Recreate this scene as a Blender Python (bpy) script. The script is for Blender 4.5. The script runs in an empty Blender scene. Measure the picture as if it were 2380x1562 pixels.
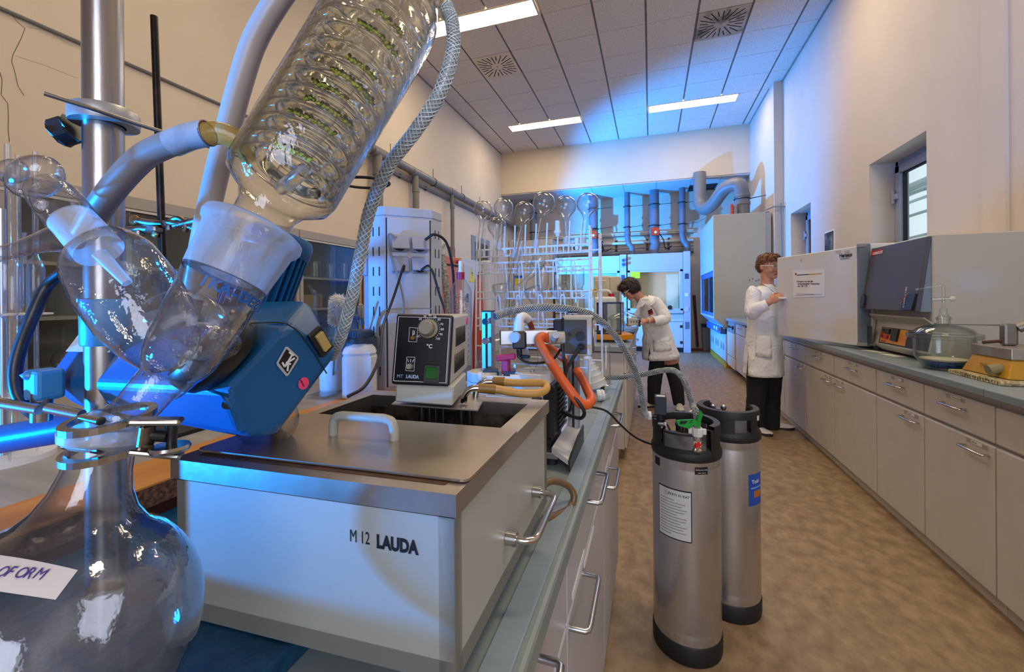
import bpy, bmesh, math, random
from math import sin, cos, pi, tan, atan2, sqrt, radians as R
from mathutils import Vector as V, Matrix as M, Euler
random.seed(11)
S = bpy.context.scene
COL = S.collection
# ------------------------------------------------------------------ camera
F, YAW, CX, CY, ROLL, H = 978.55, .3184, 1190., 693.7, .0074, 1.25
cd = bpy.data.cameras.new('camera'); cam = bpy.data.objects.new('camera', cd); COL.objects.link(cam)
cd.sensor_fit = 'HORIZONTAL'; cd.sensor_width = 36; cd.lens = 36 * F / 2380
cd.shift_y = -(781 - CY) / 2380; cd.clip_start = .01; cd.clip_end = 200
cam.location = (0, 0, H)
cam.rotation_euler = (M.Rotation(YAW, 4, 'Z') @ M.Rotation(pi / 2, 4, 'X') @ M.Rotation(-ROLL, 4, 'Z')).to_euler()
S.camera = cam
# ------------------------------------------------------------------ world, lamps, exposure
S.view_settings.view_transform = 'Standard'; S.view_settings.look = 'None'
S.view_settings.gamma = 1; S.view_settings.use_curve_mapping = False
S.view_settings.exposure = 0.12
S.cycles.max_bounces = 10; S.cycles.diffuse_bounces = 4; S.cycles.glossy_bounces = 4
S.cycles.transmission_bounces = 8; S.cycles.transparent_max_bounces = 32
S.cycles.caustics_reflective = False; S.cycles.caustics_refractive = False
S.cycles.sample_clamp_indirect = 4
W = bpy.data.worlds.new('sky'); S.world = W; W.use_nodes = True
nt = W.node_tree; bg = nt.nodes['Background']
bg.inputs['Color'].default_value = (.80, .90, 1.0, 1); bg.inputs['Strength'].default_value = 1.5

def lamp(name, kind, loc, target, color, energy, **kw):
    d = bpy.data.lights.new(name, kind); o = bpy.data.objects.new(name, d); COL.objects.link(o)
    d.color = color; d.energy = energy
    for k, v in kw.items(): setattr(d, k, v)
    o.location = loc
    o.rotation_euler = (V(target) - V(loc)).to_track_quat('-Z', 'Y').to_euler()
    return o
BLUE = (0.0, .27, 1.0)
# two blue stage spotlights: one beside the camera on the left, one far back by the left wall
lamp('blue_spot', 'SPOT', (-1.70, -.64, .940), (-.36, .85, 1.115), BLUE, 540, spot_size=R(60), spot_blend=.6, shadow_soft_size=.05)
lamp('blue_spot_back', 'SPOT', (-2.7, 8.4, 1.4), (1.5, 10.2, 3.1), BLUE, 2000, spot_size=R(105), spot_blend=.5, shadow_soft_size=.05)
# ceiling lamps of the part of the room behind the camera
for i, (x, y, e) in enumerate(((-2.05, 1.6, 20), (.70, 1.6, 50), (-2.05, -.9, 1), (.76, -.9, 1), (.70, 5.0, 44))):
    lamp('ceiling_lamp', 'AREA', (x, y, 4.80), (x, y, 0), (1, .82, .58), e, shape='RECTANGLE', size=1.5, size_y=.3)
# daylight enters by the windows of the wall behind the camera (an added area lamp in the opening stands in for it)
for x in (.9, ):
    o = lamp('window_daylight', 'AREA', (x, -1.93, 2.0), (x, 3, 1.9), (.74, .78, 1), 42, shape='RECTANGLE', size=1.6, size_y=1.8)

# ------------------------------------------------------------------ pixel helpers: world point of an image pixel on a known plane or at a known depth
def ray(u, v):
    a = (u - CX) / F; b = (CY - v) / F
    a, b = a * cos(ROLL) + b * sin(ROLL), -a * sin(ROLL) + b * cos(ROLL)
    return V((a * cos(YAW) - sin(YAW), a * sin(YAW) + cos(YAW), b))
O = V((0, 0, H))
def oZ(u, v, z): r = ray(u, v); return O + r * ((z - H) / r.z)
def oX(u, v, x): r = ray(u, v); return O + r * (x / r.x)
def oY(u, v, y): r = ray(u, v); return O + r * (y / r.y)
def oD(u, v, d): return O + ray(u, v) * d
def pl(u, v, p, n): r = ray(u, v); return O + r * ((V(p) - O).dot(V(n)) / r.dot(V(n)))

# ------------------------------------------------------------------ materials
def col(h):
    h = h.lstrip('#'); c = [int(h[i:i + 2], 16) / 255 for i in (0, 2, 4)]
    return [x / 12.92 if x <= .04045 else ((x + .055) / 1.055) ** 2.4 for x in c]
MATS = {}
def mat(name, c, rough=.5, metal=0, var=.06, vs=6, bump=0, bs=60, coat=0, c2=None, sx=(1, 1, 1), spec=.5, detail=4, thr=None, **kw):
    if name in MATS: return MATS[name]
    m = bpy.data.materials.new(name); m.use_nodes = True; MATS[name] = m
    n = m.node_tree.nodes; l = m.node_tree.links; b = n['Principled BSDF']
    c = col(c) if isinstance(c, str) else list(c)
    if c2 is None: lo = [x * (1 - var) for x in c]; hi = [min(1, x * (1 + var)) for x in c]
    else: lo = c; hi = col(c2) if isinstance(c2, str) else list(c2)
    tc = n.new('ShaderNodeTexCoord'); mp = n.new('ShaderNodeMapping'); l.new(tc.outputs['Object'], mp.inputs['Vector'])
    mp.inputs['Scale'].default_value = sx
    nz = n.new('ShaderNodeTexNoise'); nz.inputs['Scale'].default_value = vs; nz.inputs['Detail'].default_value = detail
    l.new(mp.outputs['Vector'], nz.inputs['Vector'])
    rp = n.new('ShaderNodeValToRGB'); l.new(nz.outputs['Fac'], rp.inputs['Fac'])
    a, e = thr or (.3, .7)
    rp.color_ramp.elements[0].position = a; rp.color_ramp.elements[1].position = e
    rp.color_ramp.elements[0].color = (*lo, 1); rp.color_ramp.elements[1].color = (*hi, 1)
    l.new(rp.outputs['Color'], b.inputs['Base Color'])
    b.inputs['Roughness'].default_value = rough; b.inputs['Metallic'].default_value = metal
    b.inputs['Specular IOR Level'].default_value = spec
    if coat: b.inputs['Coat Weight'].default_value = coat; b.inputs['Coat Roughness'].default_value = .1
    if bump:
        n2 = n.new('ShaderNodeTexNoise'); n2.inputs['Scale'].default_value = bs; n2.inputs['Detail'].default_value = 3
        l.new(mp.outputs['Vector'], n2.inputs['Vector'])
        bp = n.new('ShaderNodeBump'); bp.inputs['Strength'].default_value = bump; bp.inputs['Distance'].default_value = .01
        l.new(n2.outputs['Fac'], bp.inputs['Height']); l.new(bp.outputs['Normal'], b.inputs['Normal'])
    for k, v in kw.items(): b.inputs[k].default_value = v
    return m
def emit(name, c, st):
    m = bpy.data.materials.new(name); m.use_nodes = True; MATS[name] = m
    b = m.node_tree.nodes['Principled BSDF']; c = col(c) if isinstance(c, str) else c
    b.inputs['Base Color'].default_value = (*c, 1); b.inputs['Emission Color'].default_value = (*c, 1); b.inputs['Emission Strength'].default_value = st
    return m
def glass(name, tint=(1, 1, 1), refl=1.0, haze=0.0, hazec=(.8, .8, .8), rough=.05, edge=.52, wav=.05, wsc=35, pw_=2.2):
    # thin clear wall: transparent with fresnel reflection; haze = ground glass or pale veil, edge = rims darkened in colour
    m = bpy.data.materials.new(name); m.use_nodes = True; MATS[name] = m
    n = m.node_tree.nodes; l = m.node_tree.links; out = n['Material Output']; n.remove(n['Principled BSDF'])
    tr = n.new('ShaderNodeBsdfTransparent'); gl = n.new('ShaderNodeBsdfGlossy'); gl.inputs['Roughness'].default_value = rough
    lw = n.new('ShaderNodeLayerWeight'); lw.inputs['Blend'].default_value = .5
    mc = n.new('ShaderNodeMixRGB'); mc.inputs['Color1'].default_value = (*[t ** .35 for t in tint], 1); mc.inputs['Color2'].default_value = (*[t * edge for t in tint], 1)
    nz = n.new('ShaderNodeTexNoise'); nz.inputs['Scale'].default_value = wsc
    bp = n.new('ShaderNodeBump'); bp.inputs['Strength'].default_value = wav; bp.inputs['Distance'].default_value = .01
    l.new(nz.outputs['Fac'], bp.inputs['Height']); l.new(bp.outputs['Normal'], gl.inputs['Normal'])
    pw = n.new('ShaderNodeMath'); pw.operation = 'POWER'; pw.inputs[1].default_value = pw_
    l.new(lw.outputs['Facing'], pw.inputs[0]); l.new(pw.outputs[0], mc.inputs['Fac']); l.new(mc.outputs['Color'], tr.inputs['Color'])
    mu = n.new('ShaderNodeMath'); mu.operation = 'MULTIPLY'; mu.inputs[1].default_value = refl; mu.use_clamp = True
    p5 = n.new('ShaderNodeMath'); p5.operation = 'POWER'; p5.inputs[1].default_value = 4.0; l.new(lw.outputs['Facing'], p5.inputs[0])
    ma = n.new('ShaderNodeMath'); ma.operation = 'MULTIPLY_ADD'; ma.inputs[1].default_value = .85; ma.inputs[2].default_value = .045; l.new(p5.outputs[0], ma.inputs[0])
    l.new(ma.outputs[0], mu.inputs[0])
    mx = n.new('ShaderNodeMixShader'); l.new(mu.outputs[0], mx.inputs['Fac']); l.new(tr.outputs[0], mx.inputs[1]); l.new(gl.outputs[0], mx.inputs[2])
    last = mx
    if haze:
        df = n.new('ShaderNodeBsdfDiffuse'); df.inputs['Color'].default_value = (*hazec, 1)
        tl = n.new('ShaderNodeBsdfTranslucent'); tl.inputs['Color'].default_value = (*hazec, 1)
        ad = n.new('ShaderNodeMixShader'); ad.inputs['Fac'].default_value = .4; l.new(df.outputs[0], ad.inputs[1]); l.new(tl.outputs[0], ad.inputs[2])
        m2 = n.new('ShaderNodeMixShader'); m2.inputs['Fac'].default_value = haze
        l.new(mx.outputs[0], m2.inputs[1]); l.new(ad.outputs[0], m2.inputs[2]); last = m2
    l.new(last.outputs[0], out.inputs['Surface'])
    return m

# ------------------------------------------------------------------ mesh builder
def frame(d):
    d = V(d).normalized(); a = V((0, 0, 1)) if abs(d.z) < .95 else V((0, 1, 0))
    x = d.cross(a).normalized(); y = d.cross(x).normalized()
    return x, y, d
def cr(pts, n=6, closed=False):
    # Catmull-Rom through points
    P = [V(p) for p in pts]; out = []; N = len(P)
    for i in range(N if closed else N - 1):
        p1, p2 = P[i], P[(i + 1) % N]
        p0 = P[i - 1] if (i > 0 or closed) else p1 * 2 - p2
        p3 = P[(i + 2) % N] if (i + 2 < N or closed) else p2 * 2 - p1
        for k in range(n):
            t = k / n
            out.append(.5 * ((2 * p1) + (p2 - p0) * t + (2 * p0 - 5 * p1 + 4 * p2 - p3) * t * t + (3 * p1 - p0 - 3 * p2 + p3) * t ** 3))
    if not closed: out.append(P[-1])
    return out
def wm(o):
    return M.Translation(o.location) @ o.rotation_euler.to_matrix().to_4x4()
class MB:
    def __init__(s, local=False): s.bm = bmesh.new(); s.L = local
    def _f(s, vs, smooth=False):
        try:
            f = s.bm.faces.new(vs); f.smooth = smooth; return f
        except ValueError: return None
    def box(s, x0, x1, y0, y1, z0, z1, bev=0, seg=1, mx=None):
        m = M.Translation(((x0 + x1) / 2, (y0 + y1) / 2, (z0 + z1) / 2)) @ M.Diagonal((abs(x1 - x0), abs(y1 - y0), abs(z1 - z0), 1))
        if mx is not None: m = mx @ m
        r = bmesh.ops.create_cube(s.bm, size=1, matrix=m)
        if bev:
            es = list({e for v in r['verts'] for e in v.link_edges})
            bmesh.ops.bevel(s.bm, geom=es, offset=bev, segments=seg, affect='EDGES', profile=.5)
        return s
    def obox(s, c, right, up, sx, sy, sz, bev=0, seg=1):
        # box centred on c; sx along right, sz along up, sy along the third axis
        x = V(right).normalized(); z = V(up); z = (z - x * z.dot(x)).normalized(); y = z.cross(x)
        mx = M((x, y, z)).transposed().to_4x4(); mx.translation = V(c)
        return s.box(-sx / 2, sx / 2, -sy / 2, sy / 2, -sz / 2, sz / 2, bev, seg, mx)
    def tube(s, path, r, n=10, closed=False, cap=True, smooth=True):
        P = [V(p) for p in path]; N = len(P); rings = []; x = None
        for i, p in enumerate(P):
            a = P[(i - 1) % N] if (i > 0 or closed) else p; b = P[(i + 1) % N] if (i < N - 1 or closed) else p
            d = (b - a).normalized()
            if x is None: x = frame(d)[0]
            x = (x - d * x.dot(d)).normalized(); y = d.cross(x)
            rr = r(i / (N - 1)) if callable(r) else (r[i] if isinstance(r, (list, tuple)) else r)
            rings.append([s.bm.verts.new(p + (x * cos(2 * pi * k / n) + y * sin(2 * pi * k / n)) * rr) for k in range(n)])
        for i in range(N if closed else N - 1):
            A, B = rings[i], rings[(i + 1) % N]
            for k in range(n): s._f((A[k], A[(k + 1) % n], B[(k + 1) % n], B[k]), smooth)
        if cap and not closed: s._f(rings[0][::-1]); s._f(rings[-1])
        return s
    def cyl(s, p0, p1, r0, r1=None, n=24, cap=True, smooth=True):
        p0, p1 = V(p0), V(p1); r1 = r0 if r1 is None else r1
        return s.lathe([(r0, 0), (r1, 1)], p0, p1 - p0, n, cap, smooth, unit=True)
    def lathe(s, prof, o=(0, 0, 0), axis=(0, 0, 1), n=32, cap=False, smooth=True, unit=False, a0=0, a1=2 * pi):
        o = V(o); ax = V(axis); k = ax.length if unit else 1; x, y, d = frame(ax); rings = []
        full = abs(a1 - a0 - 2 * pi) < 1e-6; m = n if full else n + 1
        for r, t in prof:
            c = o + d * (t * k)
            if r < 1e-7: rings.append([s.bm.verts.new(c)])
            else: rings.append([s.bm.verts.new(c + (x * cos(a0 + (a1 - a0) * i / n) + y * sin(a0 + (a1 - a0) * i / n)) * r) for i in range(m)])
        for A, B in zip(rings, rings[1:]):
            for i in range(n):
                j = (i + 1) % m
                if len(A) == 1 and len(B) == 1: continue
                if len(A) == 1: s._f((A[0], B[j], B[i]), smooth)
                elif len(B) == 1: s._f((A[i], A[j], B[0]), smooth)
                else: s._f((A[i], A[j], B[j], B[i]), smooth)
        if cap and full:
            if len(rings[0]) > 2: s._f(rings[0][::-1])
            if len(rings[-1]) > 2: s._f(rings[-1])
        return s
    def ball(s, c, rx, ry=None, rz=None, n=20, m=12, mx=None):
        ry = ry or rx; rz = rz or rx
        mm = M.Translation(V(c)) @ (mx.to_4x4() if mx is not None else M.Identity(4)) @ M.Diagonal((rx, ry, rz, 1))
        r = bmesh.ops.create_uvsphere(s.bm, u_segments=n, v_segments=m, radius=1, matrix=mm)
        for f in {f for v in r['verts'] for f in v.link_faces}: f.smooth = True
        return s
    def torus(s, c, axis, Rr, r, n=32, k=10, a0=0, a1=2 * pi):
        x, y, d = frame(axis); full = abs(a1 - a0 - 2 * pi) < 1e-6
        pts = [V(c) + (x * cos(a0 + (a1 - a0) * i / n) + y * sin(a0 + (a1 - a0) * i / n)) * Rr for i in range(n if full else n + 1)]
        return s.tube(pts, r, k, closed=full)
    def prism(s, poly, d, bev=0, seg=1):
        # polygon of 3D points extruded by vector d
        d = V(d); a = [s.bm.verts.new(V(p)) for p in poly]; b = [s.bm.verts.new(V(p) + d) for p in poly]
        n = len(a); fs = [s._f(a[::-1]), s._f(b)]
        for i in range(n): fs.append(s._f((a[i], a[(i + 1) % n], b[(i + 1) % n], b[i])))
        if bev: bmesh.ops.bevel(s.bm, geom=list({e for f in fs if f for e in f.edges}), offset=bev, segments=seg, affect='EDGES', profile=.5)
        return s
    def hull(s, pts, bev=0, seg=2):
        vs = [s.bm.verts.new(V(p)) for p in pts]
        r = bmesh.ops.convex_hull(s.bm, input=vs)
        bmesh.ops.delete(s.bm, geom=list({g for g in r['geom_interior'] + r['geom_unused'] if isinstance(g, bmesh.types.BMVert)}), context='VERTS')
        bmesh.ops.dissolve_limit(s.bm, angle_limit=R(1.5), verts=s.bm.verts[:], edges=s.bm.edges[:])
        if bev: bmesh.ops.bevel(s.bm, geom=s.bm.edges[:], offset=bev, segments=seg, affect='EDGES', profile=.5, clamp_overlap=True)
        return s
    def quad(s, a, b, c, d, th=0):
        if th:
            n = (V(b) - V(a)).cross(V(d) - V(a)).normalized() * th
            return s.prism([a, b, c, d], n)
        s._f([s.bm.verts.new(V(p)) for p in (a, b, c, d)]); return s
    def loft(s, rings, cap=True, smooth=True, closed=True):
        RR = [[s.bm.verts.new(V(p)) for p in r] for r in rings]; n = len(RR[0])
        for A, B in zip(RR, RR[1:]):
            for k in range(n if closed else n - 1): s._f((A[k], A[(k + 1) % n], B[(k + 1) % n], B[k]), smooth)
        if cap and closed: s._f(RR[0][::-1], smooth); s._f(RR[-1], smooth)
        return s
    def build(s, name, m, parent=None, sharp=38, kind=None, label=None, cat=None, group=None, base=True):
        bm = s.bm; bmesh.ops.recalc_face_normals(bm, faces=bm.faces[:])
        me = bpy.data.meshes.new(name); o = bpy.data.objects.new(name, me); COL.objects.link(o)
        if parent is not None:
            root = parent
            while root.parent: root = root.parent
            if not s.L: bm.transform(wm(root).inverted())
            o.parent = parent
        elif base and not s.L:
            c = V((0, 0, 0)); lo = 1e9
            for v in bm.verts: c += v.co; lo = min(lo, v.co.z)
            c /= max(1, len(bm.verts)); c.z = lo
            bm.transform(M.Translation(-c)); o.location = c
        bm.to_mesh(me); bm.free()
        if any(p.use_smooth for p in me.polygons): me.set_sharp_from_angle(angle=R(sharp))
        me.materials.append(m)
        tag(o, label, cat, group, kind)
        return o
def tag(o, label=None, cat=None, group=None, kind=None):
    for k, v in (('label', label), ('category', cat), ('group', group), ('kind', kind)):
        if v: o[k] = v
    return o
def thing(name, label, cat, loc=(0, 0, 0), rz=0, group=None):
    o = bpy.data.objects.new(name, None); COL.objects.link(o); o.empty_display_size = .1
    o.location = V(loc); o.rotation_euler = (0, 0, rz)
    return tag(o, label, cat, group)
def struct(name):
    o = bpy.data.objects.new(name, None); COL.objects.link(o); o['kind'] = 'structure'; return o
def kids(o): return [c for c in COL.objects if c.parent == o]
def dup(root, loc, rz=None, label=None, group=None):
    tree = KID.get(root.name)
    r = root.copy(); COL.objects.link(r); r.location = V(loc)
    if rz is not None: r.rotation_euler = (0, 0, rz)
    if label: r['label'] = label
    if group: r['group'] = group
    for ch in root.children:
        c = ch.copy(); COL.objects.link(c); c.parent = r
        for g in ch.children:
            d = g.copy(); COL.objects.link(d); d.parent = c
    return r
KID = {}
def text(s, size, pos, right, up, m, parent, name='lettering', align='LEFT', bold=0, sx=1, ext=.0001):
    cu = bpy.data.curves.new(name, 'FONT'); cu.body = s; cu.size = size; cu.align_x = align; cu.extrude = ext; cu.offset = bold
    cu.resolution_u = 3; cu.fill_mode = 'BOTH'
    o = bpy.data.objects.new(name, cu); COL.objects.link(o); cu.materials.append(m)
    x = V(right).normalized(); y = V(up); y = (y - x * y.dot(x)).normalized(); z = x.cross(y)
    mw = M((x * sx, y, z)).transposed().to_4x4(); mw.translation = V(pos)
    if parent is not None:
        root = parent
        while root.parent: root = root.parent
        mw = wm(root).inverted() @ mw; o.parent = parent
    o.matrix_local = mw
    return o
def axis_dist(p): return -p[0] * sin(YAW) + p[1] * cos(YAW)      # distance along the optical axis
# ================================================================== MATERIALS
WALL = mat('wall_paint', '#d9cab2', .8, var=.03, vs=2.5, bump=.08, bs=120)
WALLR = mat('wall_paint_right', '#cfc3b6', .8, var=.03, vs=2.5, bump=.08, bs=120)
TILE = mat('ceiling_tile_mineral', '#dcd5cb', .9, c2='#a9a197', vs=90, thr=(.52, .66), detail=3, bump=.25, bs=160)
TILE2 = mat('ceiling_panel_smooth', '#c9c8c6', .7, var=.03)
RAIL = mat('ceiling_rail', '#8d847a', .6, var=.04)
FLOOR = mat('linoleum_floor', '#80694f', .5, c2='#a08868', vs=13, sx=(1.3, 1, 1), thr=(.34, .68), detail=12, bump=.04, bs=40, spec=.35)
LAM = mat('grey_laminate', '#cbc6bf', .42, var=.035, vs=14, bump=.02, bs=200)
LAMW = mat('pale_metal_panel', '#c7c4be', .42, var=.03, vs=8)
TOPM = mat('worktop_blue_grey', '#84929a', .38, var=.06, vs=16, bump=.02, bs=90)
TOPM2 = mat('worktop_grey_green', '#7f8a88', .36, var=.06, vs=16)
STEEL = mat('stainless_steel', '#a9a6a2', .27, 1, c2='#8e8a86', vs=18, sx=(1, 1, .15), bump=.02, bs=150)
BRUSH = mat('brushed_steel_worn', '#b5afa6', .40, .8, c2='#958a7e', vs=9, bump=.03, bs=60)
CHROME = mat('chrome', '#c9c7c4', .12, 1, var=.03)
ALU = mat('aluminium_profile', '#b9bcbf', .3, 1, var=.04)
BLACK = mat('black_plastic', '#15171a', .38, var=.2)
RUB = mat('black_rubber', '#1b1c1e', .55, var=.2, vs=20)
DARK = mat('dark_recess', '#1b1a18', .8)
WHITE = mat('white_plastic', '#dcdcd6', .4, var=.03)
PAPER = mat('paper_white', '#e4e2dc', .7, var=.02)
DUCT = mat('grey_duct_plastic', '#77746f', .45, var=.06)
DUCTB = mat('blue_grey_duct', '#67707a', .42, var=.06)
ORANGE = mat('orange_paint', '#c46a16', .45, var=.05)
ORANGE2 = mat('orange_rubber', '#d2591f', .45, var=.08)
RED = mat('red_plastic', '#b01828', .4)
REDP = mat('crimson_plastic', '#b02a55', .4)
YEL = mat('yellow_label', '#e6cf1c', .5)
GREEN = mat('green_plastic', '#14a038', .4)
BLUEP = mat('blue_print', '#1d4fb0', .5)
BLUEPL = mat('slate_blue_plastic', '#31455e', .42)
INK = mat('black_ink', '#0c0c0e', .6)
INKW = mat('white_print', '#e8e8e8', .5)
GREYP = mat('grey_plastic', '#8a8a88', .45)
CREAM = mat('cream_plastic', '#d8cdb4', .45, var=.03)
WOOD = mat('orange_wood', '#b4742e', .45, c2='#c98a42', vs=5, sx=(8, .6, 4), thr=(.3, .7), detail=6)
CHIP = mat('chipboard_edge', '#3c2418', .8, c2='#7a5238', vs=160, thr=(.4, .7))
BROWN = mat('dark_brown_wood', '#4a2414', .6, var=.15)
GL = glass('clear_glass')
GLP = glass('window_pane', tint=(.86, .95, .93), refl=.8)
GLC = glass('cabinet_pane', tint=(.80, .86, .84), refl=1.1)
GLG = glass('thick_lab_glass', tint=(.90, .97, .94), refl=1.1)
GLB = glass('rack_glass', tint=(.86, .88, .88), refl=1.8, edge=.30, haze=.03)
GLQ = glass('flask_glass', tint=(.94, .95, .95), edge=.32, refl=1.8, haze=.015, wav=.06, wsc=14, pw_=1.9)
GLY = glass('condenser_glass', tint=(.985, .98, .92), refl=1.8, edge=.58, wav=.1)
GLF = glass('ground_glass', haze=.55, hazec=(.82, .82, .80), rough=.3)
GLD = glass('dark_rim_glass', tint=(.93, .94, .94), edge=.30, wav=.09, wsc=16, pw_=1.7, haze=.02, hazec=(.8, .8, .78), refl=2.1)  # tint and rims darkened in colour, standing in for refraction and shadow
LIGHT = emit('lamp_diffuser', (1.0, .80, .55), 26)

# ================================================================== SETTING
CEIL, XL, XR, XR2, YC, YB, YE, ZB = 4.831, -3.5, 2.107, 1.968, 8.04, 9.81, 11.0, 3.79
YF = -2.0
m = MB(); m.box(XL - .2, 3.2, YF - .2, YE + .2, -.15, 0); fl = m.build('floor', FLOOR, kind='structure')
# faint floor seams
for y in (1.42, 4.9): MB().box(-.14, 1.29, y, y + .004, 0, .0008).build('seam', DARK, fl)
wl = MB().box(XL - .15, XL, YF, YE, 0, CEIL + .1).build('wall_left', WALL, kind='structure')
# plaster cracks in the left wall, drawn where the photograph has them
for pts in ([(24, 30), (40, 50), (58, 66), (50, 88), (44, 100), (30, 128), (27, 142), (34, 165), (42, 200), (56, 222)],
            [(0, 168), (5, 186), (3, 220), (18, 240), (20, 275), (19, 300), (22, 330)], [(60, 62), (110, 72), (170, 108)], [(36, 130), (100, 150), (180, 182)]):
    P = [oX(u, v, XL + .001) for u, v in pts]
    MB().tube(P, .0011 if len(pts) > 4 else .0004, 4).build('crack', DARK, wl)
P = [oX(-60, -8, XL + .012), oX(0, 18, XL + .012), oX(600, 281, XL + .012)]
P.append(P[2] + (P[2] - P[1]) * .5); MB().tube(P, .012, 8).build('conduit', DUCT, wl)
# right wall with two window openings
wins = [(4.248, 5.179, 1.0, 2.573), (6.821, 7.69, 1.0, 2.55)]
m = MB(); xs = (XR, XR + .32)
ys = [YF, wins[0][0], wins[0][1], wins[1][0], wins[1][1], YC + .02]
for i in (0, 2, 4): m.box(*xs, ys[i], ys[i + 1], 0, CEIL + .1)
for y0, y1, z0, z1 in wins: m.box(*xs, y0, y1, 0, z0); m.box(*xs, y0, y1, z1, CEIL + .1)
ya, yb, yc2 = oX(2178, 500, XR).y, oX(2305, 400, XR).y, oX(2361, 400, XR).y
m.box(XR - .012, XR, yb, ya, 0, CEIL); m.box(XR - .05, XR, yc2, yb, 0, CEIL); m.box(XR - .03, XR, YF, yc2, 0, CEIL)
m.build('wall_right', WALLR, kind='structure')
m = MB().box(XR2, XR2 + .5, YC, YE, 0, CEIL + .1); m.build('wall_right_far', WALLR, kind='structure')
MB().box(XL, XR2, YE, YE + .15, 0, CEIL + .1).build('wall_back', WALL, kind='structure')
MB().box(XL, XR2, YB, YE, ZB + .03, CEIL + .1).build('wall_bulkhead', WALL, kind='structure')
m = MB()
for a in ((XL, -2.4, 0, 4.93), (-.4, .1, 0, 4.93), (2.0, 2.6, 0, 4.93), (-2.4, -.4, 0, 3.0), (.1, 2.0, 0, .95), (-2.4, -.4, 3.0, 4.93), (.1, 2.0, 3.0, 4.93)):
    m.box(a[0], a[1], YF - .2, YF, a[2], a[3])
for x in (-1.75, -1.05, .72, 1.38): m.box(x, x + .06, YF - .12, YF - .06, .95, 3.0)
m.build('wall_front', WALL, kind='structure')
# windows of the right wall
def window(n, y0, y1, z0, z1):
    w = struct('window_%d' % n); X = XR + .215
    m = MB()
    for a in ((y0, y0 + .05, z0, z1), (y1 - .05, y1, z0, z1), (y0, y1, z1 - .05, z1), (y0, y1, z0, z0 + .05)): m.box(X, X + .08, *a, bev=.004)
    m.build('window_frame', WF, w)
    m = MB(); e = .055
    for a in ((y0 + e, y0 + e + .075, z0 + e, z1 - e), (y1 - e - .075, y1 - e, z0 + e, z1 - e), (y0 + e, y1 - e, z1 - e - .075, z1 - e), (y0 + e, y1 - e, z0 + e, z0 + e + .075)): m.box(X - .03, X + .05, *a, bev=.006)
    m.build('sash', WF, w)
    m = MB(); e = .13
    for a in ((y0 + e, y0 + e + .012, z0 + e, z1 - e), (y1 - e - .012, y1 - e, z0 + e, z1 - e), (y0 + e, y1 - e, z1 - e - .012, z1 - e)): m.box(X + .0, X + .03, *a)
    m.build('gasket', DARK, w)
    MB().box(X + .012, X + .018, y0 + e, y1 - e, z0 + e, z1 - e).build('pane', GLP, w)
    m = MB().cyl((X - .045, y1 - .06, z1 - .42), (X - .045, y1 - .06, z1 - .29), .016, n=14); m.box(X - .05, X + .0, y1 - .12, y1 - .05, z1 - .385, z1 - .33, .004)
    m.build('hinge', WF, w)
    MB().box(XR + .0, X, y0, y1, z0 - .03, z0).build('sill', LAMW, w)
WF = mat('window_frame_grey', '#8d93a0', .4, var=.03)
for i, a in enumerate(wins): window(i + 1, *a)
# ceiling: slab, rails along the room, tiles as pieces, bulkhead ceiling panels
m = MB().box(XL, XR2 + .5, YF, YB + .3, CEIL + .02, CEIL + .1); ce = m.build('ceiling', RAIL, kind='structure')
gx = [-2.536 + .625 * i for i in range(-2, 9)]
rows = [1.418 + .625 * i for i in range(6)] 
rows = [1.73, 2.355, 2.98, 3.605, 4.23, 4.855, 5.168, 5.793, 6.418, 7.043, 7.668, 8.293, 8.605, 9.23, YB]
MB().box(XL, XR2 + .5, YF, 1.73, CEIL, CEIL + .02).build('ceiling_tile', TILE, ce)
lights = [(-2.81, 8.300, 1.52), (-.02, 8.300, 1.53), (-2.84, 4.862, 1.53), (-.02, 4.862, 1.53)]
vents = [(-2.536, 5.793), (.589, 5.793)]
def clash(x0, x1, y0, y1):
    for lx, ly, w in lights:
        if ly < y1 - .02 and ly + .30 > y0 + .02 and lx < x1 - .02 and lx + w > x0 + .02: return (lx, lx + w)
    for vx, vy in vents:
        if abs(vx - x0) < .06 and abs(vy - y0) < .02: return 'vent'
cache = {}
def tilebox(x0, x1, y0, y1):
    k = (round(x1 - x0, 3), round(y1 - y0, 3)); c = V(((x0 + x1) / 2, (y0 + y1) / 2, CEIL))
    if k in cache:
        o = cache[k].copy(); COL.objects.link(o)
    else:
        m = MB(True).box(-k[0] / 2, k[0] / 2, -k[1] / 2, k[1] / 2, 0, .018, .003); o = m.build('ceiling_tile', TILE, ce); cache[k] = o
    o.location = c - ce.location
xe = [XL] + [x for x in gx if XL + .05 < x < XR - .05] + [XR]
for j in range(len(rows) - 1):
    for i in range(len(xe) - 1):
        x0, x1, y0, y1 = xe[i], xe[i + 1], rows[j], rows[j + 1]
        if y0 > YC - .3 and x1 > XR2: x1 = XR2 - .0
        a, b = x0 + .013, x1 - .013; r = clash(x0, x1, y0, y1)
        if r == 'vent': continue
        if r:
            if r[0] > a + .05: tilebox(a, r[0] - .008, y0 + .003, y1 - .003)
            if r[1] < b - .05: tilebox(r[1] + .008, b, y0 + .003, y1 - .003)
            continue
        tilebox(a, b, y0 + .003, y1 - .003)
MB().box(XR - .02, XR, YF, YC, CEIL - .016, CEIL + .01).build('edge_trim', RAIL, ce)
MB().box(XL, XL + .02, YF, YB, CEIL - .016, CEIL + .01).build('edge_trim', RAIL, ce)
lc = MB().box(XL, XR2, YB - .0, YE, ZB + .012, ZB + .03).build('ceiling_lower', RAIL, kind='structure')
px = [XL, -2.74, -2.02, -1.30, -.58, .14, .86, 1.45, XR2]
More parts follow.
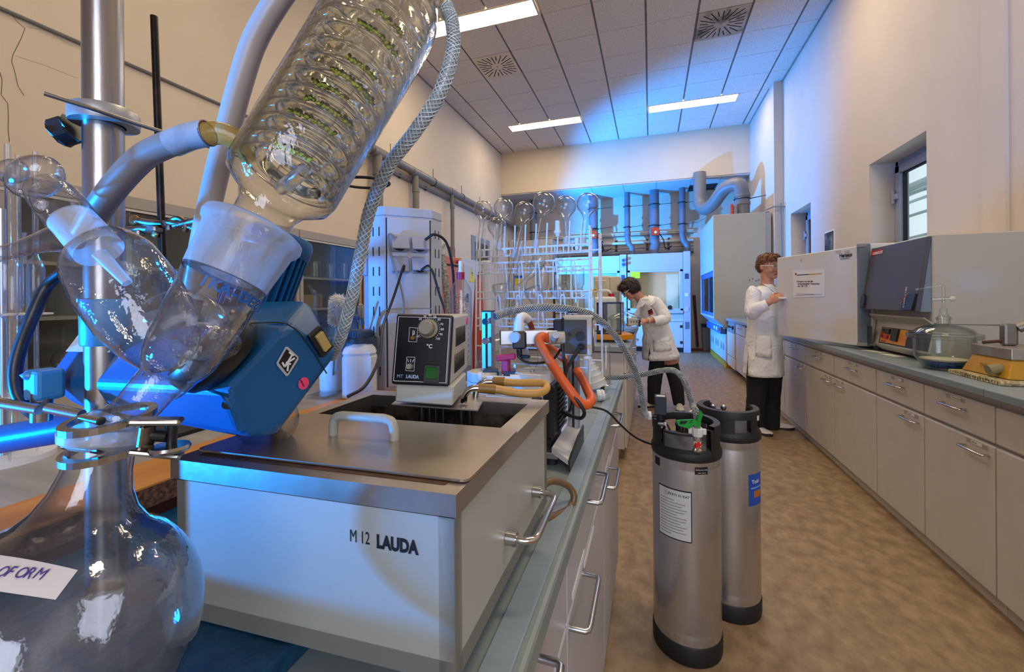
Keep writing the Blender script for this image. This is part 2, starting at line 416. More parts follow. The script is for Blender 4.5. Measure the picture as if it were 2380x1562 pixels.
for i in range(8):
    if i == 6: MB().box(px[i] + .004, px[i + 1] - .004, YB + .003, YB + .55, ZB, ZB + .012).build('ceiling_panel', TILE2, lc); continue
    MB().box(px[i] + .004, px[i + 1] - .004, YB + .003, YE - .003, ZB, ZB + .012).build('ceiling_panel', TILE2, lc)
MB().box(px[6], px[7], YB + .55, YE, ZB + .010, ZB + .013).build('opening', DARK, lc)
# ceiling lamps
LL = ['recessed ceiling light panel far left, beyond the clean round-slot vent', 'recessed ceiling light panel far right, beyond the sooty vent',
      'nearest recessed ceiling light panel, cut by the glass condenser and clear hose', '']
for i, (x, y, w) in enumerate(lights[:3]):
    t = thing('ceiling_light', LL[i], 'light', (x + w / 2, y + .15, CEIL), group='recessed ceiling lights')
    MB().box(x + .02, x + w - .02, y + .012, y + .288, CEIL - .001, CEIL + .004).build('diffuser', LIGHT, t)
    m = MB()
    for a in ((x, x + w, y, y + .012), (x, x + w, y + .288, y + .30), (x, x + .02, y + .012, y + .288), (x + w - .02, x + w, y + .012, y + .288)): m.box(*a, CEIL - .006, CEIL + .01)
    m.build('light_frame', LAMW, t)
VL = ['clean square ceiling vent with radial slots, left of the aisle', 'sooty square ceiling vent with radial slots, at the right near the wall']
VM = [mat('vent_panel', '#d8ccb6', .6), mat('vent_panel_sooty', '#b5ab9a', .7, c2='#4a443c', vs=3.5, thr=(.5, .68))]
for (x, y), lb, vm in zip(vents, VL, VM):
    t = thing('ceiling_vent', lb, 'vent', (x + .3125, y + .3125, CEIL), group='square ceiling vents')
    c = V((x + .3125, y + .3125, CEIL))
    MB().box(x + .014, x + .611, y + .004, y + .621, CEIL - .004, CEIL + .01, .002).build('vent_panel', vm, t)
    MB().cyl(c + V((0, 0, -.006)), c, .012, n=10).build('screw', GREYP, t)
    for k in range(24):
        a = 2 * pi * k / 24 + .0; dx, dy = cos(a), sin(a); far = .265 / max(abs(dx), abs(dy)); far = min(far, .33); near = .09 if k % 2 == 0 else .17
        m = MB(); m.obox(c + V((dx, dy, 0)) * ((near + far) / 2) + V((0, 0, -.005)), (dx, dy, 0), (0, 0, 1), far - near, .012, .003); m.build('slot', DARK, t)
# ================================================================== LEFT WALL
# waste pipe with drops
X = XL + .1
t = thing('waste_pipe', 'long grey plastic waste pipe along the left wall with down pipes', 'pipe', (X, 6, 3.1))
A, B = oX(840, 338, X), oX(1112, 472, X); A.y = 4.2; A.z = 3.2; B = V((X, 8.6, 3.16)); C2 = V((X, 10.9, 3.12))
MB().tube([A, V((X, 6.5, 3.18)), B, C2], .062, 12).build('main_pipe', DUCT, t)
for u, v0, r in ((877, 375, .062), (965, 400, .05), (1050, 455, .035)):
    p = oX(u, v0, X + .0); y = p.y
    P = cr([(X, y, 3.18), (X + .0, y, 3.0), (X + .01, y, 2.9)], 4) + [V((X + .01, y, .1))]
    MB().tube(P, r, 12).build('down_pipe', DUCT, t)
    MB().cyl((X, y - r - .05, 3.18), (X, y + r + .05, 3.18), .07, n=14).build('pipe_socket', DUCT, t)
    for z in (2.88, 1.95): MB().cyl((X + .01, y, z), (X + .01, y, z + .05), r + .008, n=14).build('pipe_socket', DUCT, t)
for y in (5.0, 6.2, 7.3, 8.2, 9.2):
    m = MB().torus((X, y, 3.18), (0, 1, 0), .066, .006, 16, 6); m.tube([(X, y, 3.24), (X, y, 3.4)], .005, 6); m.build('pipe_clamp', BLACK, t)
X = XL + .03
t = thing('steel_pipe', 'thin steel pipe run clipped to the left wall below the waste pipe', 'pipe', (X, 6, 2.6))
MB().tube([oX(880, 385, X), oX(1160, 520, X)], .02, 8).build('pipe', DUCT, t)
for k in range(4): c = oX(930 + 60 * k, 409 + 29 * k, X); MB().box(X - .02, X + .01, c.y - .02, c.y + .02, c.z - .03, c.z + .03).build('clip', BLACK, t)
# glass fronted cabinets along the left wall
FRM = mat('cabinet_frame_beige', '#a39c92', .45, var=.04)
INN = mat('cabinet_inside', '#8e8d86', .7, var=.05)
CX0, CXF, CT = -3.46, -3.05, 1.90
cabs = [(.05, 1.2), (1.21, 2.22), (2.23, 3.05), (3.06, 3.92)]
CLAB = ['glass fronted cabinet at the far left behind the pipette stand', 'glass fronted cabinet behind the tall steel post',
        'glass fronted cabinet behind the black retort rod and white hose', 'glass fronted cabinet nearest the service column, full of beakers']
for (y0, y1), lb in zip(cabs, CLAB):
    t = thing('glass_cabinet', lb, 'cabinet', ((CX0 + CXF) / 2, (y0 + y1) / 2, 0), group='glass fronted cabinets on the left')
    m = MB(); m.box(CX0, CX0 + .015, y0, y1, .1, CT); m.box(CX0, CXF - .03, y0, y0 + .018, .1, CT); m.box(CX0, CXF - .03, y1 - .018, y1, .1, CT); m.box(CX0, CXF - .03, y0, y1, .1, .12); m.box(CX0, CXF - .03, y0, y1, CT - .02, CT)
    m.build('carcass', INN, t)
    m = MB(); m.box(CXF - .03, CXF, y0, y1, CT - .075, CT, .003); m.box(CXF - .03, CXF, y0, y0 + .035, .1, CT - .075); m.box(CXF - .03, CXF, y1 - .035, y1, .1, CT - .075); m.box(CXF - .03, CXF, y0, y1, .1, .16); m.box(CX0, CXF - .02, y0, y1, 0, .1)
    m.build('front_frame', FRM, t)
    MB().box(CXF - .004, CXF + .004, y0, y1, CT - .095, CT - .08).build('track', LAMW, t)
    for z in (.5, .86, 1.16, 1.46): MB().box(CX0 + .02, CXF - .05, y0 + .02, y1 - .02, z - .01, z + .01).build('shelf', FRM, t)
    ym = (y0 + y1) / 2
    MB().box(CXF - .012, CXF - .008, y0 + .035, ym + .03, .16, CT - .09).build('sliding_pane', GLC, t)
    MB().box(CXF - .022, CXF - .018, ym - .03, y1 - .035, .16, CT - .09).build('sliding_pane', GLC, t)
# glassware standing inside
def beaker(x, y, z, r, h, lb, grp, name='beaker'):
    o = MB().lathe([(0, 0), (r * .92, 0), (r, .006), (r, h), (r * 1.05, h + .004), (r * .96, h), (r * .95, .01), (0, .008)], (x, y, z), (0, 0, 1), 14).build(name, GL, label=lb, cat=name.replace('_', ' '), group=grp)
    return o
k = 0
for z, hh, rr in ((1.47, .15, .045), (.87, .17, .035), (1.17, .12, .05)):
    for i in range(7):
        beaker(-3.16 - .07 * (i % 2), 3.13 + .108 * i, z, rr, hh * (1 if i % 3 else 1.15), 'clear glass beaker in a row on a shelf of the cabinet nearest the service column', 'beakers in the glass cabinet')
for i in range(6):
    beaker(-3.17 - .06 * (i % 2), 2.28 + .12 * i, .87, .03, .2, 'tall narrow glass cylinder on a shelf of the cabinet behind the black rod', 'glass cylinders in the cabinet', 'glass_cylinder')
def volflask(x, y, z, R0, h, lb, grp=None, m=None):
    return MB().lathe([(0, 0), (R0 * .7, 0), (R0 * .95, R0 * .45), (R0, R0 * .8), (R0 * .85, R0 * 1.35), (R0 * .4, R0 * 1.85), (R0 * .2, R0 * 2.3), (R0 * .17, h), (R0 * .24, h + .005)], (x, y, z), (0, 0, 1), 16).build('volumetric_flask', m or GL, label=lb, cat='flask', group=grp)
for i in range(5):
    volflask(-3.25, 1.34 + .17 * i, .87 if i else 1.17, .055, .24, 'round glass volumetric flask on a shelf in the cabinet behind the steel post', 'flasks in the glass cabinet')
for i in range(4): volflask(-3.2, .25 + .22 * i, 1.17, .06, .27, 'round glass volumetric flask on a shelf in the leftmost cabinet', 'flasks in the leftmost glass cabinet')
MB().box(-3.35, -3.13, 3.12, 3.42, 1.17, 1.30, .004).build('carton', mat('cardboard', '#8d7a5c', .8), label='brown cardboard box on a shelf of the cabinet nearest the service column', cat='box')
# orange safety cabinets and the grey switch cabinet beyond
OX = -2.98
yA = 4.0; yB = oX(1072, 640, OX).y; zt = oX(1050, 597, OX).z
n = 4; w = (yB - yA) / n
SL = ['orange safety cabinet just left of the service column', 'orange safety cabinet hidden mostly behind the service column', 'orange safety cabinet with a yellow sign right of the service column', 'orange safety cabinet next to the grey switch cabinet']
for i in range(n):
    y0, y1 = yA + w * i, yA + w * (i + 1) - .01
    t = thing('safety_cabinet', SL[i], 'cabinet', (OX - .25, (y0 + y1) / 2, 0), group='orange safety cabinets')
    MB().box(XL + .24, OX, y0, y1, .0, zt, .01).build('body', ORANGE, t)
    for j in (0, 1):
        a = y0 + .02 + (y1 - y0 - .04) * j / 2; b = a + (y1 - y0 - .04) / 2 - .008
        d = MB().box(OX, OX + .025, a, b, .08, zt - .16, .006).build('door', ORANGE, t)
    MB().box(OX, OX + .012, y0 + .05, y1 - .05, zt - .145, zt - .12).build('vent_strip', DARK, t)
    m = MB().cyl((OX + .02, (y0 + y1) / 2 + .1, zt - .07), (OX + .06, (y0 + y1) / 2 + .1, zt - .07), .03, n=12); m.build('knob', RED, t)
    for z in (.3, .8, 1.3): MB().cyl((OX + .02, y0 + .01, z), (OX + .02, y0 + .01, z + .1), .012, n=8).build('hinge', BLACK, t)
    if i == 2:
        c = V((OX + .027, y0 + .25, 1.15))
        MB().quad(c + V((0, -.09, -.1)), c + V((0, .09, -.1)), c + V((0, .09, .1)), c + V((0, -.09, .1)), .001).build('warning_sign', YEL, t)
        MB().prism([c + V((.002, -.07, -.03)), c + V((.002, .07, -.03)), c + V((.002, 0, .085))], (.001, 0, 0)).build('sign_triangle', INK, t)
y0 = yB + .03; y1 = oX(1118, 640, OX).y + .25; zt2 = oX(1095, 603, OX).z
t = thing('switch_cabinet', 'grey electrical cabinet with a yellow warning triangle behind the glassware rack', 'cabinet', (OX - .2, (y0 + y1) / 2, 0))
MB().box(XL + .24, OX, y0, y1, 0, zt2, .008).build('body', LAMW, t)
MB().box(OX, OX + .02, y0 + .04, y1 - .04, .1, zt2 - .1, .005).build('door', LAMW, t)
MB().box(OX + .02, OX + .05, y0 + .10, y0 + .16, zt2 - .75, zt2 - .6, .005).build('lock', BLACK, t)
c = oX(1097, 640, OX + .022); s = .13
MB().prism([c + V((0, -s, -s * .9)), c + V((0, s, -s * .9)), c + V((0, 0, s * 1.15))], (.002, 0, 0)).build('hazard_triangle', YEL, t)
c = c + V((.002, 0, 0)); MB().prism([c + V((0, -.02, .05)), c + V((0, .025, .06)), c + V((0, -.01, -.07)), c + V((0, .0, -.0))], (.001, 0, 0)).build('hazard_bolt', INK, t)
c = oX(1087, 598, OX - .2); MB().box(XL + .001, XL + .01, c.y - .1, c.y + .12, c.z, c.z + .2).build('fire_sign', RED, label='small red sign on the left wall above the grey switch cabinet', cat='sign')
w = struct('window_3')
a = oX(1096, 546, XL + .01); b = oX(1137, 560, XL + .01)
MB().box(XL - .0, XL + .02, a.y, b.y, 1.3, a.z).build('window_frame', WF, w)
MB().box(XL + .018, XL + .024, a.y + .15, b.y - .12, 1.4, a.z - .12).build('pane', mat('dark_window', '#23282c', .15, spec=.8), w)

# ================================================================== BACK WALL
def cab(name, label, cat, x0, x1, yf, z0, z1, doors, group=None, m=LAMW, yb=None):
    t = thing(name, label, cat, ((x0 + x1) / 2, yf + .25, 0), group=group)
    MB().box(x0, x1, yf + .02, yb or YE - .02, z0, z1, .006).build('body', m, t)
    w = (x1 - x0) / doors
    for i in range(doors):
        d = MB().box(x0 + w * i + .004, x0 + w * (i + 1) - .004, yf, yf + .02, max(z0, .1), z1 - .01, .004).build('door', m, t)
    return t
# tall grey cupboards left of the hoods
yl = 10.35
TL = ['tall grey cupboard in the far left corner', 'tall grey cupboard with a yellow label seen through the glassware rack']
for i, (u0, u1, lb) in enumerate(((1135, 1192, TL[0]), (1194, 1284, TL[1]))):
    a = oY(u0, 560, yl); b = oY(u1, 557, yl); ztc = a.z + .002; t = cab('tall_cupboard', lb, 'cupboard', max(a.x, XL + .02), b.x, yl, 0, a.z, 2, group='tall grey cupboards')
    if i: c = oY(1205, 655, yl - .004); MB().box(c.x - .11, c.x + .11, yl - .006, yl - .002, c.z - .07, c.z + .07).build('yellow_label', YEL, t); MB().box(c.x - .11, c.x + .11, yl - .007, yl - .003, c.z + .1, c.z + .16).build('blue_label', BLUEP, t)
# fume hoods
HB = mat('hood_panel', '#b6b9c0', .4, var=.03); HIN = mat('hood_inside', '#c9bc9c', .6, var=.05)
def hood(x0, x1, yf, zt, lb, post_right):
    t = thing('fume_hood', lb, 'fume hood', ((x0 + x1) / 2, yf + .4, 0), group='fume hoods on the back wall')
    zs, zw = 1.88, .95
    MB().box(x0, x1, yf, YE - .02, zs, zt, .006).build('header_panel', HB, t)
    m = MB()
    for a in ((x0, x0 + .06, zw, zs), (x1 - .06, x1, zw, zs), (x0, x1, zs - .05, zs), (x0, x1, zw, zw + .05)): m.box(a[0], a[1], yf - .01, yf + .03, a[2], a[3], .004)
    m.build('sash_frame', HB, t)
    m = MB(); m.box(x0 + .06, x1 - .06, YE - .16, YE - .12, zw, zs); m.box(x0, x0 + .05, yf + .02, YE - .1, zw, zs); m.box(x1 - .05, x1, yf + .02, YE - .1, zw, zs); m.box(x0, x1, yf + .05, YE - .1, zs - .02, zs); m.box(x0, x1, yf + .02, YE - .1, .9, zw)
    m.build('hood_interior', HIN, t)
    xm = (x0 + x1) / 2 - .12; MB().box(xm - .02, xm + .02, YE - .165, YE - .16, zw, zs).build('back_rib', HB, t)
    MB().box(x0 + .05, x1 - .05, yf + .005, yf + .011, zw + .04, zs - .04).build('sash_pane', GLP, t)
    MB().box(x0, x1, yf - .05, yf + .04, .88, zw, .01).build('airfoil_sill', HB, t)
    MB().box(x0 + .1, x1 - .1, yf + .1, yf + .15, zs - .03, zs - .022).build('hood_lamp', emit('hood_lamp_tube', (1, .86, .55), 9) if 'hood_lamp_tube' not in MATS else MATS['hood_lamp_tube'], t)
    MB().box(x0, x1, yf + .03, YE - .05, .10, .88, .004).build('base_body', LAMW, t)
    MB().box(x0, x1, yf + .06, YE - .05, 0, .1).build('plinth', DARK, t)
    MB().box(x0, x1, yf + .005, yf + .03, .70, .87, .004).build('service_panel', LAMW, t)
    for i in (0, 1):
        a = x0 + (x1 - x0) * i / 2 + .01; b = a + (x1 - x0) / 2 - .02
        d = MB().box(a, b, yf + .008, yf + .03, .12, .68, .004).build('door', LAMW, t)
        for z in (.2, .56): MB().box(b - .06, b - .005, yf - .002, yf + .01, z, z + .06).build('hinge', DARK, d)
    xr = x1 + .005
    MB().box(xr, xr + .15, yf - .03, yf + .6, 0, zt + .02, .006).build('service_post', HB, t)
    for z, mm, h in ((1.72, BLUEPL, .12), (1.30, PAPER, .08), (.98, LAMW, .1), (.62, DUCTB, .16)):
        MB().box(xr + .03, xr + .11, yf - .04, yf - .029, z - h / 2, z + h / 2, .004).build('socket', mm, t)
    return t
p0, p1 = oY(1458, 590, 10.2), oY(1587, 590, 10.2)
hr = hood(p0.x, p1.x, 10.2, 2.26, 'right fume hood with lit beige inside and yellow notice behind the bending woman', True)
c = oY(1473, 640, 10.2); MB().box(c.x - .08, c.x + .14, 10.185, 10.19, c.z - .07, c.z + .08).build('notice', YEL, hr)
MB().cyl((p1.x - .28, 10.19, 1.02), (p1.x - .28, 10.17, 1.02), .05, n=16).build('sash_knob', BLACK, hr)
hl = hood(oY(1290, 600, 10.2).x, oY(1440, 590, 10.2).x, 10.2, 2.24, 'left fume hood on the back wall behind the glassware rack', True)
m = MB()
x = oY(1449, 600, 10.15).x
for z in (2.12, 2.02, 1.5): MB().cyl((x, 10.17, z), (x, 10.09, z), .035, n=14).build('valve_knob', BLUEP, hl)
# exhaust ducts between the hoods and the lower ceiling
DL = [(1240, 9, 0, 'dark exhaust duct behind the round flasks'), (1379, 11, 1, 'grey exhaust duct with an orange actuator, above the left hood'), (1458, 6.5, 0, 'thin exhaust duct at the edge of the two hoods'),
      (1521, 10.5, 1, 'thickest exhaust duct with an orange actuator, above the right hood'), (1586, 7, 0, 'thin exhaust duct at the right end of the right hood')]
for u, hw, act, lb in DL:
    y = 10.55; c = oY(u, 500, y); r = hw / 978 * 10
    t = thing('exhaust_duct', lb, 'duct', (c.x, y, 2.26), group='exhaust ducts on the back wall')
    if u == 1240: P = [(c.x, y, ZB), (c.x, y, ztc)]
    elif act: P = [(c.x, y, ZB), (c.x, y, 2.62)] + cr([(c.x, y, 2.6), (c.x + .02, y, 2.5), (c.x - .02, y - .0, 2.36), (c.x - .02, y, 2.264)], 4)
    else: P = [(c.x, y, ZB), (c.x, y, 2.75)] + cr([(c.x, y, 2.7), (c.x + .03, y, 2.56), (c.x + .1, y, 2.45), (c.x + .1, y, 2.264)], 4)
    MB().tube(P, r, 16).build('duct_pipe', DUCTB, t)
    for z in (3.45, 2.95):
        m = MB().torus((c.x, y, z), (0, 0, 1), r + .006, .012, 18, 6); m.tube([(c.x + r, y, z), (c.x + r + .3, YE - .01, z + .1)], .006, 6); m.tube([(c.x - r - .03, y, z), (c.x + r + .03, y, z)], .012, 6); m.build('duct_clamp', BLACK, t)
    MB().cyl((c.x, y, 2.76), (c.x, y, 2.84), r + .01, n=18).build('duct_collar', DUCTB, t)
    if act:
        MB().box(c.x - .08, c.x + .1, y - r - .08, y - r, 2.70, 2.88, .008).build('actuator', mat('actuator_orange', '#d83c10', .4), t)
        MB().cyl((c.x + .02, y - r - .085, 2.77), (c.x + .02, y - r - .08, 2.77), .03, n=10).build('dial', PAPER, t)
        MB().tube(cr([(c.x + .1, y - r, 2.75), (c.x + .2, y, 2.6), (c.x + .25, y + .2, 2.42), (c.x + .4, y + .4, 2.5)], 5), .012, 6).build('cable', BLACK, t)
# service pipes and cable trays along the back wall
t = thing('pipe_run', 'bundle of thin beige pipes and rails along the back wall above the hoods', 'pipes', (0, YE - .1, 2.5))
for z, r, mm in ((2.86, .02, CREAM), (2.82, .012, CREAM), (2.78, .012, DUCT), (2.62, .035, CREAM), (2.48, .014, DUCT), (2.40, .01, DUCT), (2.36, .045, DUCT)):
    MB().tube([(-3.4, YE - .06, z), (.98, YE - .06, z)], r, 8).build('pipe', mm, t)
for x in (-1.9, -1.2, -.85, -.1, .4): MB().box(x, x + .05, YE - .03, YE - .01, 2.25, 2.7).build('bracket', BLACK, t)
for x in (-1.5, .05): MB().box(x, x + .14, YE - .12, YE - .01, 2.5, 2.64, .01).build('junction_box', PAPER, t)

# ================================================================== big hood standing on the right
T0 = oY(1657, 500, 8.13); xl = T0.x; zt = T0.z
t = thing('walk_in_hood', 'tall beige fume hood on the right wall beside the woman, sash facing the aisle', 'fume hood', (1.5, 9.1, 0))
BH = mat('hood_side_beige', '#bdb9aa', .45, var=.03)
x1 = oY(1780, 492, 8.13).x; y0, y1 = 8.13, 10.17
m = MB().prism([(xl, y0, zt), (x1, y0, zt), (x1, y0, .69), (1.262, y0, .69), (xl, y0, .875)], (0, .035, 0), .004); m.build('side_panel', BH, t)
m = MB().prism([(xl, y1, zt), (x1, y1, zt), (x1, y1, .69), (1.262, y1, .69), (xl, y1, .875)], (0, -.035, 0)); m.build('side_panel', BH, t)
MB().box(xl, XR2 - .02, y0 + .03, y1 - .03, 1.72, zt - .01).build('header_panel', HB, t)
MB().box(x1 - .12, XR2 - .02, y0 + .03, y1 - .03, .69, 1.72).build('hood_interior', HIN, t)
MB().box(1.2, x1, y0 + .03, y1 - .03, .69, .90).build('hood_floor', HIN, t)
m = MB(); ss = mat('sash_blue_frame', '#3a63a0', .4)
for a in ((y0 + .04, y0 + .10, .92, 1.72), (y1 - .10, y1 - .04, .92, 1.72), (y0 + .04, y1 - .04, 1.62, 1.72), (y0 + .04, y1 - .04, .90, .96)): m.box(xl + .02, xl + .06, *a)
m.build('sash_frame', ss, t)
MB().box(xl + .035, xl + .041, y0 + .1, y1 - .1, .96, 1.62).build('sash_pane', GLC, t)
MB().box(xl + .02, xl + .05, 8.9, 8.96, .96, 1.62).build('sash_bar', ss, t)
m = MB().prism([(xl, y0 + .03, .875), (1.25, y0 + .03, .69), (1.25, y0 + .03, .80), (xl + .05, y0 + .03, .92)], (0, y1 - y0 - .06, 0)); m.build('slanted_sill', HB, t)
MB().box(1.16, 1.24, y0 + .04, y1 - .06, .60, .72).build('control_strip', ss, t)
for i in range(3): MB().box(1.155, 1.162, y0 + .12 + .3 * i, y0 + .26 + .3 * i, .64, .70).build('sticker', (RED, PAPER, PAPER)[i], t)
MB().box(1.26, XR2 - .02, y0 + .01, y1, .1, .69, .004).build('base_body', LAMW, t)
MB().box(1.24, XR2 - .02, y0 + .02, y1, 0, .1).build('plinth', mat('yellow_plinth', '#c98a18', .5), t)
for i in range(3):
    a = y0 + .03 + .66 * i; d = MB().box(1.235, 1.26, a, a + .63, .12, .60, .005).build('door', LAMW, t)
    for q in (.2, .45): MB().lathe([(.0, .004), (.07, .004), (.07, 0)], (1.235, a + q, .36), (-1, 0, 0), 18).build('vent_grille', GREYP, d)
MB().box(x1, x1 + .065, y0 + .05, y1, 0, zt + .01).build('duct_panel', DUCT, t)
for i, (dx, dz, mm) in enumerate(((0, 0, RED), (.05, .02, BLUEP), (.1, -.01, RED), (.14, .0, BLACK), (.2, .03, RED), (.24, .1, BLUEP))):
    c = oY(1742, 651, y0); MB().ball((c.x + dx, y0 - .004, c.z + dz), .009, n=8, m=6).build('magnet', mm, t)
# elbow duct on top of that hood
t = thing('elbow_duct', 'big grey elbow duct on top of the beige hood at the right', 'duct', (1.6, 8.75, zt))
yy = 8.75; c0 = oY(1725, 470, yy); r = .125
P = [V((c0.x, yy, zt + .001)), V((c0.x, yy, 3.10))] + cr([(c0.x, yy, 3.10), (c0.x - .05, yy + .0, 3.33), (c0.x - .25, yy + .18, 3.33), (c0.x - .42, yy + .55, 3.12), (c0.x - .55, yy + .8, 3.08), (c0.x - .62, yy + .95, 3.25), (c0.x - .62, yy + .98, 3.6), (c0.x - .62, yy + .98, ZB + .1)], 5)
MB().tube(P, r, 20).build('duct_pipe', DUCT, t)
for z in (2.95, 3.1): MB().cyl((c0.x, yy, z), (c0.x, yy, z + .05), r + .012, n=20).build('duct_collar', DUCT, t)
m = MB().torus((c0.x, yy, 3.06), (0, 0, 1), r + .008, .012, 20, 6); m.tube([(c0.x + r, yy, 3.06), (XR2 - .01, yy - .2, 3.06)], .008, 6); m.build('duct_clamp', BLACK, t)
MB().box(c0.x - .17, c0.x - .11, yy - .16, yy - .06, zt + .02, zt + .24, .01).build('bracket', GREYP, t)
MB().cyl((c0.x - .2, yy - .15, zt + .05), (c0.x - .2, yy - .15, zt + .26), .025, n=10).build('actuator', mat('actuator_red', '#d8401a', .4), t)
MB().cyl((c0.x + .0, yy - r - .005, zt + .06), (c0.x, yy - r + .03, zt + .06), .025, n=12).build('round_label', PAPER, t)
# conduit beside the column
t = thing('wall_conduit', 'thin grey conduit running down the right column with a cross bar on top', 'conduit', (XR2, 7.98, 0))
a = oY(1822, 480, 7.98); MB().tube([(XR2 - .02 + .1, 7.99, a.z + .06), (XR2 + .1, 7.99, .9)], .012, 8).build('pipe', GREYP, t)
MB().tube([oY(1780, 488, 7.97), oY(1800, 480, 7.97), oY(1828, 480, 7.97)], .012, 8).build('cross_pipe', GREYP, t)
# broom and bin by the back wall
c = oZ(1622, 812, 0)
t = thing('floor_squeegee', 'dark red floor squeegee leaning by the back wall right of the hoods', 'squeegee', (c.x, 10.75, 0))
MB().tube([oY(1621, 807, 10.7), oY(1611, 686, 10.95)], .016, 8).build('handle', mat('dark_red_wood', '#5a1c12', .5), t)
MB().tube([oY(1623, 806, 10.75), oY(1615, 686, 10.97)], .014, 8).build('handle', mat('dark_red_wood', '#5a1c12', .5), t)
a, b = oY(1608, 810, 10.68), oY(1634, 812, 10.68); MB().box(a.x, b.x, 10.64, 10.72, .0, .05, .005).build('head', mat('squeegee_red', '#6e2018', .5), t)
a, b = oY(1633, 800, 10.75), oY(1646, 800, 10.75)
t = thing('waste_bin', 'small grey waste bin with dark lid by the back wall', 'bin', ((a.x + b.x) / 2, 10.8, 0))
MB().prism([(a.x + .01, 10.7, 0), (b.x + .1, 10.7, 0), (b.x + .12, 10.7, .55), (a.x - .01, 10.7, .55)], (0, .25, 0), .01).build('bin_body', GREYP, t)
MB().box(a.x - .02, b.x + .13, 10.69, 10.96, .55, .62, .01).build('lid', BLACK, t)
# ================================================================== RIGHT BENCH
XC = 1.27; ZT = .885
def handle_bow(a, b, out, r=.005):
    # bow handle between a and b, standing off by vector out
    a, b, out = V(a), V(b), V(out); d = (b - a)
    return cr([a, a + out * .7, a + out + d * .06, a + out + d * .2], 3)[:-1] + cr([a + out + d * .2, b + out - d * .2, b + out - d * .06, b + out * .7, b], 3)
def bow(m, a, b, out, r=.005):
    a, b, out = V(a), V(b), V(out); d = b - a; k = .10
    P = [a, a + out * .8, a + out * .97 + d * k * .3, a + out + d * k, b + out - d * k, b + out * .97 - d * k * .3, b + out * .8, b]
    return m.tube(P, r, 10)
seams = [8.08, 7.48, 6.88, 6.28, 5.68, 5.08, 4.87, 4.266, 3.663, 3.058, 2.597, 2.147, 1.45, .8]
seams = [6.68, 6.08, 5.48, 4.87, 4.266, 3.663, 3.058, 2.597, 2.147, 1.45, .8]
RL = ['farthest grey base unit, behind the standing woman', 'second grey base unit behind the standing woman', 'grey base unit just behind the legs of the standing woman', 'grey base unit beside the standing woman',
      'grey base unit under the open oven door', 'grey base unit below the oven hinge side', 'grey base unit below the muffle furnace', 'grey base unit left of the glass desiccator',
      'grey base unit with two labels below the glass desiccator', 'grey base unit at the right edge of the picture']
LBL = mat('label_holder', '#a7a197', .5)
for i in range(len(seams) - 1):
    y1, y0 = seams[i], seams[i + 1]
    t = thing('base_unit', RL[i] if i < len(RL) else '', 'cabinet', (1.68, (y0 + y1) / 2, 0), group='grey base units on the right')
    MB().box(XC + .02, XR - .06, y0 + .001, y1 - .001, .066, .822).build('body', LAM, t)
    MB().box(XC + .035, XR - .06, y0 + .001, y1 - .001, .0, .066).build('plinth', LAM, t)
    dr = MB().box(XC, XC + .02, y0 + .003, y1 - .003, .668, .814, .006, 2).build('drawer', LAM, t)
    do = MB().box(XC, XC + .02, y0 + .003, y1 - .003, .068, .655, .006, 2).build('door', LAM, t)
    yc = (y0 + y1) / 2
    m = bow(MB(), (XC, yc - .065, .762), (XC, yc + .065, .762), (-.03, 0, 0)); m.build('handle', CHROME, dr)
    left = (i % 2 == 1)
    hy = y0 + .05 if i in (4, 6, 8, 2, 0) and i != 8 else y0 + .05
    if i == 8: ha, hb = y0 + .31, y0 + .43
    elif i == 7: ha, hb = y0 + .03, y0 + .16
    elif i == 6: ha, hb = y0 + .04, y0 + .17
    elif i == 5: ha, hb = y1 - .16, y1 - .03
    else: ha, hb = y0 + .05, y0 + .17
    m = bow(MB(), (XC, ha, .612), (XC, hb, .612), (-.03, 0, 0)); m.build('handle', CHROME, do)
    MB().box(XC - .0015, XC + .001, yc - .06, yc + .06, .788, .806).build('label_holder', LBL, dr)
    MB().box(XC - .002, XC + .0005, yc - .04, yc + .025, .790, .804).build('label', PAPER, dr)
    MB().box(XC - .0015, XC + .001, (ha + hb) / 2 - .06, (ha + hb) / 2 + .06, .630, .648).build('label_holder', LBL, do)
    MB().box(XC - .002, XC + .0005, (ha + hb) / 2 - .03, (ha + hb) / 2 + .03, .632, .646).build('label', PAPER, do)
    w1 = ['', '', '', '', 'Labor', 'Elemente', 'Kork', 'Thermometer', 'Porzellantiegel', 'Filter'][i] if i < 10 else ''
    w2 = ['', '', '', '', 'Proben', 'Reagenzien', 'Trichter', 'Mörser', 'Mörser', ''][i] if i < 10 else ''
    if w1: text(w1, .012, (XC - .0022, yc + .022, .794), (0, -1, 0), (0, 0, 1), INK, dr)
    if w2: text(w2, .010, (XC - .0022, (ha + hb) / 2 + .026, .636), (0, -1, 0), (0, 0, 1), INK, do)
# bench top in two slabs, with a pale strip under it
yj = oZ(2296, 903, ZT).y
TLb = ['blue grey worktop slab on the right carrying the oven, furnace and desiccator', 'blue grey worktop slab at the right edge under the yellow hot plate']
for (a, b), lb in zip(((yj + .002, 6.68), (.75, yj - .001)), TLb):
    t = thing('worktop', lb, 'worktop', (1.7, (a + b) / 2, .84), group='worktops on the right')
    MB().box(1.232, XR - .052, a, b, .85, ZT, .005, 2).build('top_slab', TOPM, t)
    MB().box(1.285, XR - .06, a, b, .823, .85).build('under_strip', LAMW, t)
text('waldner', .02, (1.2845, 1.93, .828), (0, -1, 0), (0, 0, 1), LAM, t, bold=.0005)
